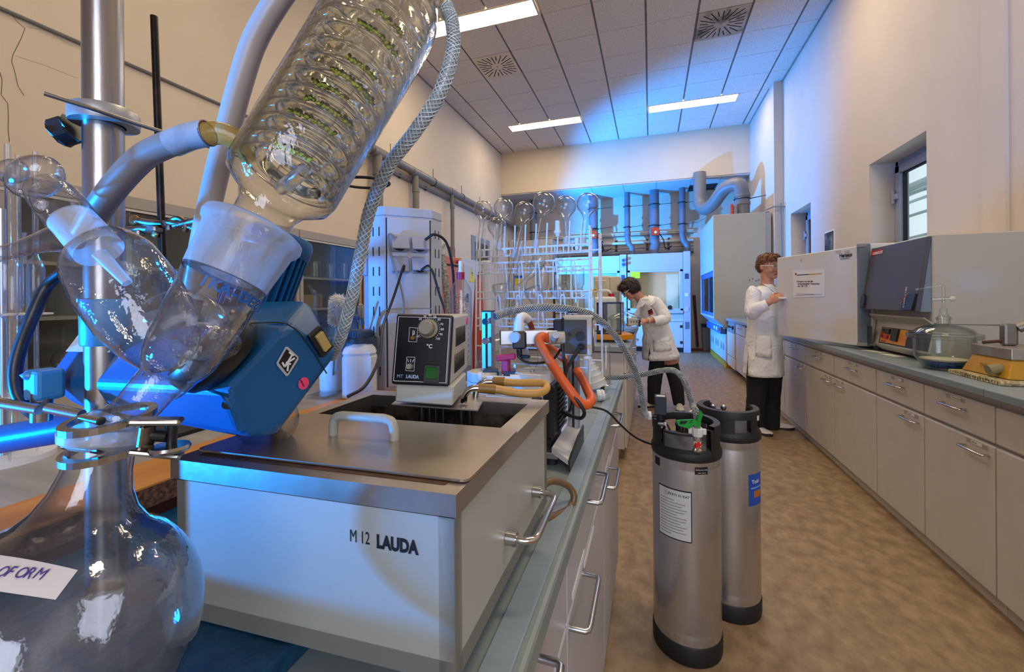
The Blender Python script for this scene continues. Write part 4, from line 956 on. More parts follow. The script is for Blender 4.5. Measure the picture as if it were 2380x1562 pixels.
# posts and cross bar
pr_ = oD(1335, 860, 1.10)
def post(u, d, yb, yt, nm):
    c = oD(u, 760, d); zt_ = oD(u, yt, d).z
    m = MB(); m.box(c.x - .014, c.x + .014, c.y - .014, c.y + .014, ZB1 + .03, zt_, .001); p = m.build('profile_post', ALU, t)
    m = MB(); m.box(c.x - .003, c.x + .003, c.y - .0146, c.y - .0135, ZB1 + .03, zt_ - .004); m.build('groove', DARK, p)
    MB().box(c.x - .0145, c.x + .0145, c.y - .0145, c.y + .0145, zt_, zt_ + .003, .001).build('end_cap', BLACK, p)
    return c
pR = post(1333, 1.13, 0, 726, ''); pL = post(1135, 1.13, 0, 724, '')
for v in (747, 792): c = oD(1131, v, 1.105); MB().cyl(c, c + V((0, -.012, 0)), .0085, n=14).build('cap_screw', CHROME, t)
a, b = oD(1164, 784, 1.06), oD(1312, 782, 1.06)
m = MB(); m.obox((a + b) / 2, b - a, up, (b - a).length, .03, .034, .001); cbar = m.build('cross_bar', ALU, t)
MB().obox(a + (a - b).normalized() * .001, b - a, up, .003, .031, .035, .001).build('end_cap', BLACK, cbar)
c = oD(1207, 790, 1.03); vb = MB().obox(c, b - a, up, .034, .03, .042, .004).build('valve_block', BLACK, t)
MB().cyl(c + V((-.004, -.014, .008)), c + V((-.004, -.028, .008)), .0125, n=20).build('valve_knob', mat('knob_light_grey', '#a9b4c4', .4), vb)
MB().cyl(c + V((.0, 0, -.02)), c + V((0, 0, -.04)), .007, n=12).build('valve_stem', BLACK, vb); MB().box(c.x - .004, c.x + .026, c.y - .008, c.y + .008, c.z - .044, c.z - .036, .002).build('valve_lever', BLACK, vb)
m = MB().cyl(oD(1206, 772, 1.05), oD(1207, 750, 1.05), .014, n=20); m.tube(cr([oD(1207, 755, 1.05), oD(1208, 742, 1.05), oD(1216, 736, 1.06), oD(1226, 742, 1.08)], 4), .0115, 14); m.build('elbow_fitting', WHITE, t)
m = MB(); m.tube([oD(1275, 786, 1.04), oD(1312, 784, 1.04)], .016, 14); m.cyl(oD(1288, 790, 1.03), oD(1292, 778, 0.99), .009, n=12); m.build('hose_adapter', mat('beige_fitting', '#b3ab9c', .45), t)
MB().torus(oD(1281, 777, 1.06), (.3, -1, 0), .014, .003, 16, 6).build('hose_clip', BLACK, t)
cable('red_tube', 'short red rubber tube behind the white elbow of the pump', [oD(1224, 741, 1.09), oD(1232, 752, 1.12), oD(1238, 772, 1.15), oD(1240, 800, 1.18)], .008, mat('red_rubber', '#a23a2c', .5), 'hose')
# pump heads
for (u, v, d, w, lb) in ((1240, 888, 1.03, .095, 0), (1125, 888, 1.06, .08, 1)):
    c = oD(u, 905, d); z0 = zm - .02; z1 = oD(u, 862, d).z; h = w / 2
    P = [V((c.x + x * h, c.y + y * h, z0)) for x, y in ((-1, -.4), (-.4, -1), (.6, -1), (1, -.5), (1, .6), (.5, 1), (-.6, 1), (-1, .5))]
    hd = MB().prism(P, up * (z1 - z0), .002).build('pump_head', PW, t)
    m = MB()
    for k in (1, 2): m.prism([p + up * ((z1 - z0) * k / 3) + (p - V((c.x, c.y, z0))).normalized() * .0004 for p in P], up * .0012)
    m.build('joint_line', GREYP, hd); MB().cyl((c.x, c.y - .01, z1), (c.x, c.y - .01, z1 + .004), .006, n=12).build('cap_screw', CHROME, hd)
for (u0, u1, v, d) in ((1122, 1160, 866, 1.06), (1170, 1200, 866, 1.04)):
    c = oD((u0 + u1) / 2, v, d); m = MB(); m.obox(c, (1, .35, 0), up, (u1 - u0) * d / 978, .05, .014, .003); m.build('valve_plate', BLUEPL, t)
c = oD(1176, 848, 1.03); m = MB(); m.box(c.x - .009, c.x + .009, c.y - .01, c.y + .01, c.z - .022, c.z + .012, .002); m.obox(c + V((0, 0, .019)), (1, .25, .12), up, .048, .018, .015, .003); m.build('t_handle', REDP, t)
m = MB(); m.tube([oD(1112, 876, 1.0), oD(1200, 880, 1.0)], .005, 12); m.tube([oD(1185, 879, 1.0), oD(1215, 880, 1.0)], .009, 14); m.tube([oD(1112, 876, 1.0), oD(1120, 876, 1.0)], .012, 14); m.build('ptfe_fitting', WHITE, t)
c = oD(1248, 912, .93); MB().cyl(V((c.x, c.y, zm - .01)), V((c.x, c.y, zm + .012)), .012, n=12).build('rubber_mount', RUB, t)
# controller on the right post
n_ = V((.06, -1, 0)).normalized(); rr = V((1, .06, 0))
c = oD(1341, 781, 1.03); q0 = oD(1312, 781, 1.03)
t = thing('vacuum_controller', 'grey box controller with dark panel and plug socket, mounted on the right aluminium post', 'controller', c)
CB = mat('controller_case', '#b9b6ae', .42, var=.02); CP = mat('controller_panel', '#3e4043', .45)
def bx(x, z, y=0): return c + rr * x + n_ * y + up * z
m = MB(); m.obox(bx(0, 0, -.035), rr, up, .072, .07, .098, .005, 2); m.build('case', CB, t)
m = MB(); m.obox(bx(-.004, -.002, .001), rr, up, .056, .002, .084, .001); m.build('rear_panel', CP, t)
for x, z, r_ in ((-.018, .004, .004), (.008, .0, .012), (.010, -.026, .010)): MB().cyl(bx(x, z, .001), bx(x, z, .004), r_, n=18).build('port', BLACK, t)
MB().cyl(bx(.010, -.026, .003), bx(.008, -.028, .022), .007, .005, n=14).build('plug', BLACK, t)
m = MB(); m.obox(bx(.0365, 0, -.036), n_, up, .058, .002, .088, .001); m.build('display_panel', CP, t)
m = MB(); m.obox(bx(.0378, .016, -.024), n_, up, .022, .001, .04); m.build('display', PAPER, t)
m = MB(); m.obox(bx(.0384, .025, -.02), n_, up, .009, .001, .014); m.build('red_display', RED, t)
for k in range(6): m = MB(); m.obox(bx(.0378, .03 - .022 * (k // 2), -.046 - .011 * (k % 2)), n_, up, .007, .001, .016, .0004); m.build('button', CB, t)
m = MB(); m.obox(bx(-.045, .02, -.02), rr, up, .028, .035, .04, .003); m.build('mount_block', BLACK, t)
m = MB(); m.obox(bx(-.034, .0, -.035), rr, up, .008, .075, .09, .003); m.build('back_shell', BLACK, t)
cable('control_cable', 'black cable looping from the controller plug down behind the orange hose', [bx(.008, -.03, .024), oD(1330, 835, .99), oD(1315, 868, .97), oD(1322, 905, .95), oD(1345, 935, .94), oD(1358, 958, .94), oD(1350, 972, .95), oD(1325, 966, .97), oD(1306, 957, 1.0)], .0042, BLACK)
cable('control_cable', 'second black cable running down the right aluminium post', [oD(1306, 800, 1.04), oD(1312, 850, 1.04), oD(1318, 900, 1.05), oD(1330, 935, 1.07), oD(1322, 958, 1.06), oD(1312, 968, 1.03)], .004, BLACK)
cable('valve_cable', 'thin black cable arching below the cross bar from the valve block', [oD(1203, 808, 1.03), oD(1206, 828, 1.02), oD(1222, 841, 1.02), oD(1250, 844, 1.02), oD(1285, 835, 1.03), oD(1303, 812, 1.05)], .0033, BLACK)
cable('orange_hose', 'thick orange rubber vacuum hose looping down from the cross bar', [oD(1274, 788, 1.04), oD(1262, 782, 1.03), oD(1253, 790, 1.02), oD(1258, 806, 1.01), oD(1285, 850, .98), oD(1320, 902, .955), oD(1347, 936, .95), oD(1365, 940, .96), oD(1374, 928, .98), oD(1366, 908, 1.02), oD(1350, 875, 1.09), oD(1330, 850, 1.14), oD(1300, 825, 1.17), oD(1275, 808, 1.17), oD(1248, 798, 1.14)], .0112, ORANGE2, 'hose', 7, 14)
# braided hoses
def braided(name, lb, P, rad, core=None, thread=None):
    t = thing(name, lb, 'hose', P[0])
    path = cr(P, 8); MB().tube(path, rad * .93, 14).build('hose_core', core or mat('hose_core_clear', '#4a4f50', .2, var=.1, coat=.6), t)
    m = MB(); N = len(path); L = sum((path[i + 1] - path[i]).length for i in range(N - 1))
    fine = []; 
    for i in range(N - 1):
        for k in range(6): fine.append(path[i].lerp(path[i + 1], k / 6))
    fine.append(path[-1]); x = None; fr = []
    for i, p in enumerate(fine):
        d = (fine[min(i + 1, len(fine) - 1)] - fine[max(i - 1, 0)]).normalized()
        if x is None: x = frame(d)[0]
        x = (x - d * x.dot(d)).normalized(); fr.append((p, x, d.cross(x)))
    tot = len(fine) - 1; step = L / tot; turn = 2 * pi * step / (rad * 5.2)
    for sgn in (-1, 1):
        for ph in range(7):
            pts = [p + (a_ * cos(sgn * turn * i + ph * 2 * pi / 7) + b_ * sin(sgn * turn * i + ph * 2 * pi / 7)) * rad for i, (p, a_, b_) in enumerate(fr)]
            m.tube(pts, rad * .10, 3, cap=False, smooth=False)
    m.build('braid', thread or mat('braid_thread', '#a9afae', .35, var=.05), t, kind='stuff')
    return t
braided('braided_hose', 'grey braided hose arching from the pump over the controller down to the front steel canister', [oD(1150, 735, 1.1), oD(1190, 722, 1.13), oD(1250, 715, 1.16), oD(1320, 718, 1.2), oD(1375, 732, 1.24), oD(1415, 764, 1.3), oD(1450, 810, 1.36), oD(1476, 862, 1.42), oD(1490, 910, 1.47), oD(1497, 950, 1.5), oD(1503, 968, 1.52)], .0098)
VRT = oZ(1621, 1048, .735) + V((0, 0, .078))
braided('braided_hose', 'brownish braided hose arching from the left bench to the green tagged canister valve', [oD(1398, 879, 1.75), oD(1450, 876, 1.72), oD(1500, 869, 1.68), oD(1540, 861, 1.64), oD(1568, 862, 1.6), oD(1588, 882, 1.57), oD(1601, 915, 1.56), oD(1611, 945, 1.55), VRT + V((-.004, .002, .055)), VRT + V((0, 0, .02)), VRT], .0098)
# glass cold trap of the pump
c = oD(1071, 700, 1.12); z1 = oD(1071, 668, 1.12).z; z2 = oD(1071, 650, 1.12).z
t = thing('cold_trap', 'clear spiral glass cold trap with a crimson screw cap beside the white rack', 'cold trap', (c.x, c.y, zm))
o_ = V((c.x, c.y, 0)); r0 = .0295
MB().lathe([(.0, zm - .05), (r0, zm - .05), (r0, z1 - .012), (r0 * .9, z1), (.010, z2 + .003), (.010, z2 + .012)], o_, (0, 0, 1), 28).build('glass_jacket', GLB, t)
MB().tube([o_ + V((cos(a * .5) * .017, sin(a * .5) * .017, zm + (z1 - zm - .02) * a / 200)) for a in range(200)], .0042, 8).build('glass_coil', GL, t)
MB().cyl(o_ + V((0, 0, z2)), o_ + V((0, 0, oD(1071, 633, 1.12).z)), .0108, n=22).build('screw_cap', mat('crimson_cap', '#a01848', .4), t)
m = MB().lathe([(.0065, z2 + .018), (.005, z2 + .03), (.006, z2 + .034), (.005, z2 + .036), (.006, z2 + .044), (.0045, z2 + .05)], o_, (0, 0, 1), 16, cap=True); m.build('hose_nozzle', WHITE, t)
# insulated tube, orange-red wash bottle, white cylinder behind the rack
c = oD(1037, 900, 1.75)
t = thing('insulated_tube', 'white crumbly insulated tube with a white valve, right of the column', 'tube', (c.x, c.y, ZS))
MB().tube([oD(1050, 885, 1.75), oD(1040, 690, 1.75), oD(1028, 592, 1.75)], [.017, .015, .0125], 14).build('insulation', mat('foam_insulation', '#d9d4c8', .9, c2='#8b857a', vs=120, thr=(.3, .62), bump=1, bs=150), t)
m = MB().cyl(oD(1028, 594, 1.75), oD(1026, 560, 1.75), .010, n=12); m.tube([oD(1027, 580, 1.75), oD(1035, 565, 1.73)], .006, 8); m.build('valve', WHITE, t)
c = oD(1112, 720, 1.85)
t = thing('squeeze_bottle', 'tall orange red cone bottle with hooked tip behind the rack end', 'bottle', (c.x, c.y, ZB1))
MB().lathe([(0, ZB1), (.030, ZB1), (.032, ZB1 + .01), (.030, ZB1 + .2), (.014, 1.335), (.0, 1.345)], V((c.x, c.y, 0)), (0, 0, 1), 20).build('bottle_body', mat('orange_red_plastic', '#d23a14', .35), t)
MB().tube(cr([V((c.x, c.y, 1.34)), V((c.x + .005, c.y, 1.365)), V((c.x + .02, c.y - .01, 1.36))], 4), .005, 8).build('tip', RED, t)
c = oD(1130, 720, 1.95)
MB().lathe([(0, ZB1), (.024, ZB1), (.024, 1.42), (.02, 1.425), (0, 1.425)], V((c.x, c.y, 0)), (0, 0, 1), 20).build('white_cylinder', HD, label='tall plain white cylinder behind the left end of the rack', cat='cylinder')
# ------------------------------------------------------------------ white wire drying rack
WIRE = mat('white_coated_wire', '#dfe3e6', .4, var=.02)
dR, dL = 1.52, 1.70
PRt, PLt = oD(1370, 540, dR), oD(1108, 557, dL)
PRt.z = (PRt.z + PLt.z) / 2; PLt.z = PRt.z
hz = PRt.z; ax = V((PRt.x - PLt.x, PRt.y - PLt.y, 0)); Lr = ax.length; ax.normalize(); ay = V((-ax.y, ax.x, 0)); ay = ay if ay.y > 0 else -ay
Ob = V((PLt.x, PLt.y, 0))
t = thing('drying_rack', 'white wire drying rack hung with upside down glassware on the left bench', 'rack', Ob + ax * (Lr / 2) + V((0, 0, ZB1)))
def rk(s, y, z): return Ob + ax * s + ay * y + V((0, 0, z))
def zrow(v, d=1.6): return 1.25 - (v - 690) * d / 978
for s in (0, Lr):
    for y0_, y1_ in ((0, .05), (.20, .15)):
        yb = y0_ - .02 if y0_ == 0 else y0_ + .02
        MB().tube(cr([rk(s, yb, ZB1 + .012), rk(s, y0_, hz - .02), rk(s, y0_ + .006, hz - .004), rk(s, (y0_ * .7 + .3 * y1_), hz), rk(s, y0_ * .5 + .5 * y1_, hz - .012), rk(s, y0_ * .5 + y1_ * .5, ZB1 + .25)], 4), .0042, 8).build('end_frame', WIRE, t)
        MB().cyl(rk(s, yb, ZB1), rk(s, yb, ZB1 + .018), .008, n=10).build('rubber_foot', RUB, t)
rowsz = [zrow(v) for v in (571, 588, 604, 619, 629, 674, 690, 738, 757, 806, 845)]
for fy in (0., .2):
    for i, z in enumerate(rowsz):
        if fy and i not in (0, 3, 5, 8, 10): continue
        MB().tube([rk(-.004, fy, z), rk(Lr + .004, fy, z)], .0031 if i not in (0, 2) else .004, 6, smooth=True).build('cross_wire', WIRE, t)
    for za, zb_ in ((0, 1), (3, 4), (5, 6), (7, 8)):
        if fy: continue
        for k in range(13):
            s = .03 + (Lr - .06) * k / 12
            MB().tube([rk(s, fy - .003, rowsz[za] + .002), rk(s, fy - .003, rowsz[zb_] - .002)], .0026, 5).build('short_wire', WIRE, t)
for k in range(10):                                            # tall pegs
    s = .035 + (Lr - .07) * k / 9
    MB().tube([rk(s, .0, rowsz[1]), rk(s + .012, -.02, rowsz[0] + .085)], .0032, 6).build('peg', WIRE, t)
for k in range(6):
    s = .06 + (Lr - .12) * k / 5
    MB().tube(cr([rk(s - .01, -.0, rowsz[6]), rk(s + .0, -.03, rowsz[5] + .1), rk(s + .005, -.035, rowsz[5] + .108), rk(s + .012, -.03, rowsz[5] + .1), rk(s + .01, 0, rowsz[6])], 3), .0028, 6).build('loop_peg', WIRE, t)
for k in range(4):
    s = .1 + (Lr - .2) * k / 3
    MB().tube(cr([rk(s - .01, -.0, rowsz[8]), rk(s + .0, -.03, rowsz[7] + .08), rk(s + .008, -.035, rowsz[7] + .088), rk(s + .014, -.03, rowsz[7] + .08), rk(s + .01, 0, rowsz[8])], 3), .0028, 6).build('loop_peg', WIRE, t)
# round flasks upside down on the pegs
RFL = [(1123, 487, 22, 1112, 600, 1.66, 'leftmost upside down round flask on the rack, marked 250'), (1170, 483, 23, 1160, 580, 1.64, 'second upside down round flask from the left, front row of the rack'),
       (1155, 526, 22, 1150, 610, 1.74, 'upside down round flask sitting lower behind the two leftmost flasks'), (1219, 492, 24, 1195, 600, 1.60, 'upside down round flask right of the lower set one, third along the top'),
       (1264, 471, 25.5, 1245, 575, 1.58, 'highest upside down round flask with a white dot, middle of the rack top'), (1314, 479, 25, 1317, 570, 1.55, 'upside down round flask second from the right on the rack top'), (1366, 473, 26, 1354, 570, 1.53, 'rightmost and largest upside down round flask on the rack top')]
for u, v, rp, un, vn, d, lb in RFL:
    c = oD(u, v, d); e = oD(un, vn, d + .02); R0 = rp * d / 978; ax_ = (e - c); Ln = ax_.length
    t = thing('round_flask', lb, 'flask', c, group='upside down round flasks')
    pr = [(0, -R0 * .93), (R0 * .35, -R0 * .88)] + [(R0 * sin(a), -R0 * cos(a)) for a in [R(30 + 12 * k) for k in range(9)]] + [(R0 * .52, R0 * .88), (R0 * .33, R0 * 1.12), (.0095, R0 * 1.45), (.009, Ln * .8), (.0125, Ln), (.0128, Ln + .002)]
    MB().lathe(pr, c, ax_, 28).build('flask_body', GLB, t)
    MB().lathe([(.0112, Ln - .03), (.0131, Ln)], c, ax_, 18).build('ground_neck', GLF if 'GLF' in globals() else GL, t)
    if '250' in lb: text('250', .012, c + (O - c).normalized() * (R0 + .0006) + V((-.008, 0, -.003)), r * 1.0, up, BLUEP, t, bold=.0002)
    if 'dot' in lb: MB().ball(c + (O - c).normalized() * R0 * .96 + r * .012 - up * .012, .004, n=8, m=6).build('dot', PAPER, t)
# white stopper cap on a peg
c = oD(1296, 535, 1.55); MB().lathe([(0, .034), (.009, .034), (.0095, .0), (.013, -.002), (.013, -.012), (.009, -.014), (.006, -.024), (0, -.024)], c, (0, 0, 1), 18).build('stopper_cap', WHITE, label='white plastic stopper cap on a peg between the right round flasks', cat='stopper')
c = oD(1341, 560, 1.55); MB().lathe([(0, .012), (.009, .012), (.0095, -.02), (.007, -.034), (0, -.034)], c, (0, 0, 1), 16).build('stopper_cap', WHITE, label='white plastic stopper cap half hidden by the looped rack wire at the right', cat='stopper')
# small vials in the back row
for k in range(8):
    c = rk(.1 + .036 * k, .11, zrow(560, 1.62)); 
    MB().lathe([(.011, .0), (.012, -.004), (.012, -.042), (.008, -.05), (.009, -.058), (.013, -.066), (.012, -.076), (.006, -.084), (0, -.086)], c, (0, 0, 1), 16).build('glass_vial', GLB, label='small round ended glass vial hanging in the back row of the white rack', cat='vial', group='glass vials in the back row of the rack')
# bottles, conical flasks and tubes on the lower rows
def bott(u, v, d, lb, h=.095, w=.024):
    c = oD(u, v, d)
    MB().lathe([(0, .5 * h), (w * .6, .5 * h), (w, .42 * h), (w, -.2 * h), (w * .75, -.33 * h), (w * .72, -.38 * h), (w * .84, -.4 * h), (w * .72, -.43 * h), (w * .84, -.46 * h), (w * .72, -.5 * h)], c, (0, 0, 1), 24).build('glass_bottle', GLB, label=lb, cat='bottle', group='upside down bottles on the rack')
bott(1262, 648, 1.6, 'leftmost of three upside down screw bottles on the rack'); bott(1303, 648, 1.58, 'middle of three upside down screw bottles on the rack'); bott(1343, 648, 1.57, 'rightmost of three upside down screw bottles on the rack')
bott(1344, 715, 1.57, 'upside down screw bottle below the rightmost bottle on the rack', .1)
def erl(u, v, d, lb, h=.12, w=.036, tilt=(0, 0, -1)):
    c = oD(u, v, d)
    MB().lathe([(0, -.5 * h), (w * .9, -.5 * h), (w, -.45 * h), (w * .95, -.3 * h), (w * .36, .25 * h), (w * .34, .45 * h), (w * .42, .5 * h)], c, tilt, 24).build('conical_flask', GLB, label=lb, cat='flask', group='upside down conical flasks on the rack')
erl(1168, 695, 1.66, 'upside down conical flask at the lower left of the rack', tilt=(.1, 0, -1)); erl(1250, 705, 1.6, 'tilted upside down conical flask low in the middle of the rack', .13, .036, (.35, 0, -1)); erl(1312, 700, 1.58, 'tilted upside down conical flask low at the right of the rack', .13, .036, (.4, .1, -1))
c, e = oD(1213, 560, 1.58), oD(1184, 672, 1.6); MB().tube([c, e], [.0105, .0165], 18, cap=False).build('glass_tube', GLB, label='slanting flared glass tube in front of the rack, left of the middle', cat='tube')
c, e = oD(1240, 610, 1.6), oD(1214, 668, 1.58); m = MB(); m.tube([oD(1256, 600, 1.6), oD(1246, 618, 1.6), oD(1235, 640, 1.59), oD(1222, 650, 1.58), oD(1212, 668, 1.58)], [.028, .026, .011, .009, .0165], 20, cap=False); m.build('glass_adapter', GLB, label='bulbous glass adapter with a ground cone mouth hung in the rack middle', cat='adapter')
c = oD(1202, 722, 1.6); MB().lathe([(.022, -.035), (.021, -.03), (.021, .03), (.017, .04), (0, .043)], c, (0, 0, 1), 22).build('beaker', GLB, label='small upside down beaker low on the rack behind the braided hose', cat='beaker')
MB().lathe([(0, -.11), (.075, -.1), (.1, -.04), (.09, .04), (.05, .09), (.02, .1)], oD(1170, 840, 1.5), (0, 0, 1), 28).build('glass_bowl', GLB, label='large round glass bowl behind the crimson pump handle', cat='bowl')
MB().lathe([(.008, .06), (.008, 0), (.012, -.02), (.055, -.07), (.056, -.072)], oD(1255, 835, 1.45), (0, 0, 1), 24).build('glass_funnel', GLB, label='glass funnel standing upside down behind the orange hose', cat='funnel')
# plastic funnels, glass cylinder and tube at the far end of the bench
c = oZ(1393, 908, ZB1); a = (V((-.05, -.01, .16)))
m = MB(); pr = []
for k in range(5): pr += [(.046 - .0062 * k, .024 * k), (.044 - .0062 * k, .024 * k + .021), (.0455 - .0065 * k, .024 * k + .0235)]
m.lathe([(0, 0)] + pr + [(.01, .13), (.008, .17), (0, .17)], c + V((-.012, 0, .018)), a, 30); m.build('funnel_stack', mat('white_glossy_plastic', '#d9d8d0', .15, var=.02), label='stack of nested white glossy funnels at the far end of the left bench', cat='funnels')
m = MB(); 
m.lathe([(0, 0), (.02, 0), (.022, .008), (.019, .014), (.022, .02), (.016, .028), (0, .03)], oZ(1388, 932, ZB1) + V((0, 0, .02)), (.9, .2, .1), 18); m.build('hose_coupling', HD, label='small white ribbed hose coupling lying in front of the funnel stack', cat='coupling')
c = oZ(1408, 893, ZB1)
t = thing('glass_cylinder', 'clear glass measuring cylinder upside down behind the funnel stack', 'cylinder', c); MB().lathe([(.034, .0), (.03, .004), (.021, .01), (.020, .17), (.016, .178), (0, .18)], c, (0, 0, 1), 24).build('cylinder_body', GLB, t)
a, b = oZ(1343, 944, ZB1 + .012), oZ(1411, 922, ZB1 + .012)
t = thing('glass_syringe_barrel', 'graduated glass tube lying on the bench in front of the funnel stack', 'tube', (a + b) / 2 - V((0, 0, .012)))
MB().tube([a, b], .0115, 16).build('barrel', GL, t); MB().tube([b - (b - a) * .06, b], .0135, 16).build('collar', GL, t)
for k in range(6): p = a.lerp(b, .4 + .08 * k); MB().box(p.x - .001, p.x + .001, p.y - .001, p.y + .001, p.z + .011, p.z + .0125).build('graduation', INK, t)
# ------------------------------------------------------------------ pipette stand at the left edge
c = oD(6, 730, .80); z1, z2 = c.z, oD(6, 925, .80).z
t = thing('pipette_stand', 'round pipette carousel stand cut by the left edge', 'stand', (c.x, c.y, ZS))
m = MB().cyl((c.x, c.y, ZS), (c.x, c.y, z1 + .2), .006, n=12); m.build('stand_rod', ALU, t)
MB().cyl((c.x, c.y, ZS), (c.x, c.y, ZS + .01), .07, n=30).build('stand_base', HD, t)
for z in (z1, z2): MB().cyl((c.x, c.y, z - .002), (c.x, c.y, z + .001), .066, n=36).build('stand_disc', HD, t)
PL = ['clear glass pipette nearest the left picture edge', 'clear glass volumetric pipette beside the black cable', 'thin glass pipette behind the stand', 'glass pipette at the back of the stand']
for k, (u, d, vt, rb, lb) in enumerate(((84, .79, 352, .0125, PL[1]), (20, .74, 335, .016, PL[0]), (44, .83, 360, .008, PL[2]), (58, .86, 540, .007, PL[3]))):
    p = oD(u, 735, d); zt_ = oD(u, vt, d).z; zb_ = max(oD(u, 1075, d).z, ZS + .02)
    m = MB().lathe([(.0012, zb_), (.0034, zb_ + .03), (.0036, z1 - .012), (rb * .8, z1 + .004), (rb, z1 + .012), (rb, z1 + .085), (rb * .8, z1 + .097), (.0042, z1 + .108), (.004, zt_)], V((p.x, p.y, 0)), (0, 0, 1), 16)
    m.build('pipette', GLB, label=lb, cat='pipette', group='pipettes in the carousel')
# ------------------------------------------------------------------ retort stand with clamps
a, b = oD(358, 38, .95), oD(393, 1000, .95); b.z = ZS + .01
t = thing('retort_stand', 'black iron retort rod standing behind the steel post', 'retort stand', (b.x, b.y, ZS))
MB().tube([a, b], .0072, 12).build('stand_rod', mat('black_iron', '#161412', .35, .6, c2='#33241c', vs=30, thr=(.5, .7)), t)
MB().box(b.x - .06, b.x + .05, b.y - .03, b.y + .05, ZS, ZS + .012, .003).build('stand_base', BLACK, t)
OLD = mat('worn_cast_metal', '#8f8b84', .4, 1, c2='#5f4a3a', vs=40, thr=(.42, .62))
def cl(lb, parts):
    t = thing('clamp', lb, 'clamp', parts[0][1]); 
    for nm, *a_ in parts:
        if nm == 'rod': MB().tube(cr([a_[0]] + list(a_[1]), 4), a_[2], 10).build('clamp_rod', OLD, t)
        elif nm == 'wing': MB().ball(a_[0], a_[1], a_[2], a_[3], 12, 8).build('wing_screw', mat('brass_tarnished', '#a9936a', .35, 1, var=.1), t)
        elif nm == 'box': MB().obox(a_[0], a_[1], a_[2], *a_[3], .003).build('boss', OLD, t)
        elif nm == 'jaw': MB().torus(a_[0], a_[1], a_[2], a_[3], 20, 8, R(150), R(380)).build('jaw', OLD, t)
    return t
D = .94
cl('tarnished clamp boss with a wing screw on the left of the black rod', [('rod', oD(380, 520, D), [oD(345, 518, D), oD(318, 512, D)], .008), ('wing', oD(312, 512, D), .016, .006, .012), ('rod', oD(370, 536, D), [oD(330, 532, D), oD(298, 536, D)], .009), ('box', oD(352, 534, D), (1, 0, 0), (0, 0, 1), (.05, .02, .014)), ('box', oD(322, 542, D), (1, 0, 0), (0, 0, 1), (.025, .018, .014)), ('wing', oD(360, 545, D), .01, .006, .008)])
cl('worn clamp with a curved jaw on the right of the black rod', [('rod', oD(392, 516, D), [oD(405, 519, D), oD(420, 523, D)], .008), ('jaw', oD(413, 528, D), (.25, -1, 0), .020, .006), ('rod', oD(405, 525, D), [oD(430, 519, D), oD(460, 512, D)], .008), ('wing', oD(448, 530, D), .018, .006, .007), ('rod', oD(428, 528, D), [oD(440, 528, D), oD(452, 530, D)], .006)])
# ================================================================== SECOND BENCH, where the bending woman works
y0 = 3.3
S2 = ['base unit forming the near end of the second bench, in front of the bending woman', 'second base unit of the far bench beside the bending woman', 'third base unit of the far bench']
for i in range(3):
    a = y0 + .02 + .75 * i; b = a + .745
    t = thing('bench_unit', S2[i], 'cabinet', (-.6, (a + b) / 2, 0), group='base units of the far bench')
    MB().box(-1.0, -.20, a, b, .09, .825).build('body', LAMW, t); MB().box(-.98, -.245, a, b, 0, .09).build('plinth', LAMW, t)
    dr = MB().box(-.20, -.18, a + .002, b - .002, .67, .815, .004).build('drawer', LAMW, t); do = MB().box(-.20, -.18, a + .002, b - .002, .1, .66, .004).build('door', LAMW, t)
    bow(MB(), (-.18, (a + b) / 2 - .08, .75), (-.18, (a + b) / 2 + .08, .75), (.036, 0, 0), .0055).build('handle', ALU, dr); bow(MB(), (-.18, a + .05, .62), (-.18, a + .21, .62), (.036, 0, 0), .0055).build('handle', ALU, do)
t = thing('worktop', 'worktop of the far bench carrying the balance and a glass desiccator', 'worktop', (-.6, 4.4, .84)); MB().box(-1.05, -.155, y0 - .02, 5.6, .835, .88, .006).build('top_slab', TOPM, t)
# balance with draft shield
c = oZ(1425, 790, .88); c.y = 3.75; c.x = oY(1425, 790, 3.75).x
t = thing('analytical_balance', 'analytical balance with glass draft shield, dark blue frame and yellow base', 'balance', (c.x, c.y, .88))
def bp(u, v, y): return oY(u, v, y)
p0, p1 = bp(1388, 800, 3.6), bp(1460, 800, 3.6); x0, x1 = p0.x, bp(1445, 800, 3.6).x; zt_ = bp(1425, 703, 3.6).z
m = MB().prism([(x0, 3.55, .90), (x1 + .0, 3.55, .90), (x1 + .09, 3.62, .905), (x1, 3.95, .90), (x0, 3.95, .90)], (0, 0, .045), .004); m.build('base', mat('balance_yellow', '#d68a12', .45), t)
MB().box(x0 + .0, x1 + .02, 3.57, 3.93, .88, .902).build('underside', BLACK, t)
NB = mat('navy_frame', '#1a2436', .4)
MB().box(x0, x0 + .055, 3.57, 3.93, .945, zt_, .004).build('back_frame', NB, t)
m = MB(); 
for a in ((3.57, 3.58), (3.92, 3.93)): m.box(x1 - .012, x1, a[0], a[1], .945, zt_); m.box(x0, x1, a[0], a[1], zt_ - .012, zt_); m.box(x0, x1, a[0], a[1], .945, .955)
m.box(x1 - .012, x1, 3.57, 3.93, zt_ - .012, zt_); m.build('shield_frame', NB, t)
m = MB(); m.box(x0 + .055, x1 - .01, 3.572, 3.576, .955, zt_ - .012); m.box(x0 + .055, x1 - .01, 3.924, 3.928, .955, zt_ - .012); m.box(x1 - .006, x1 - .003, 3.58, 3.92, .955, zt_ - .012); m.build('shield_pane', GLC, t)
MB().cyl(((x0 + x1) / 2 + .03, 3.75, .945), ((x0 + x1) / 2 + .03, 3.75, .97), .045, n=24).build('pan', CHROME, t)
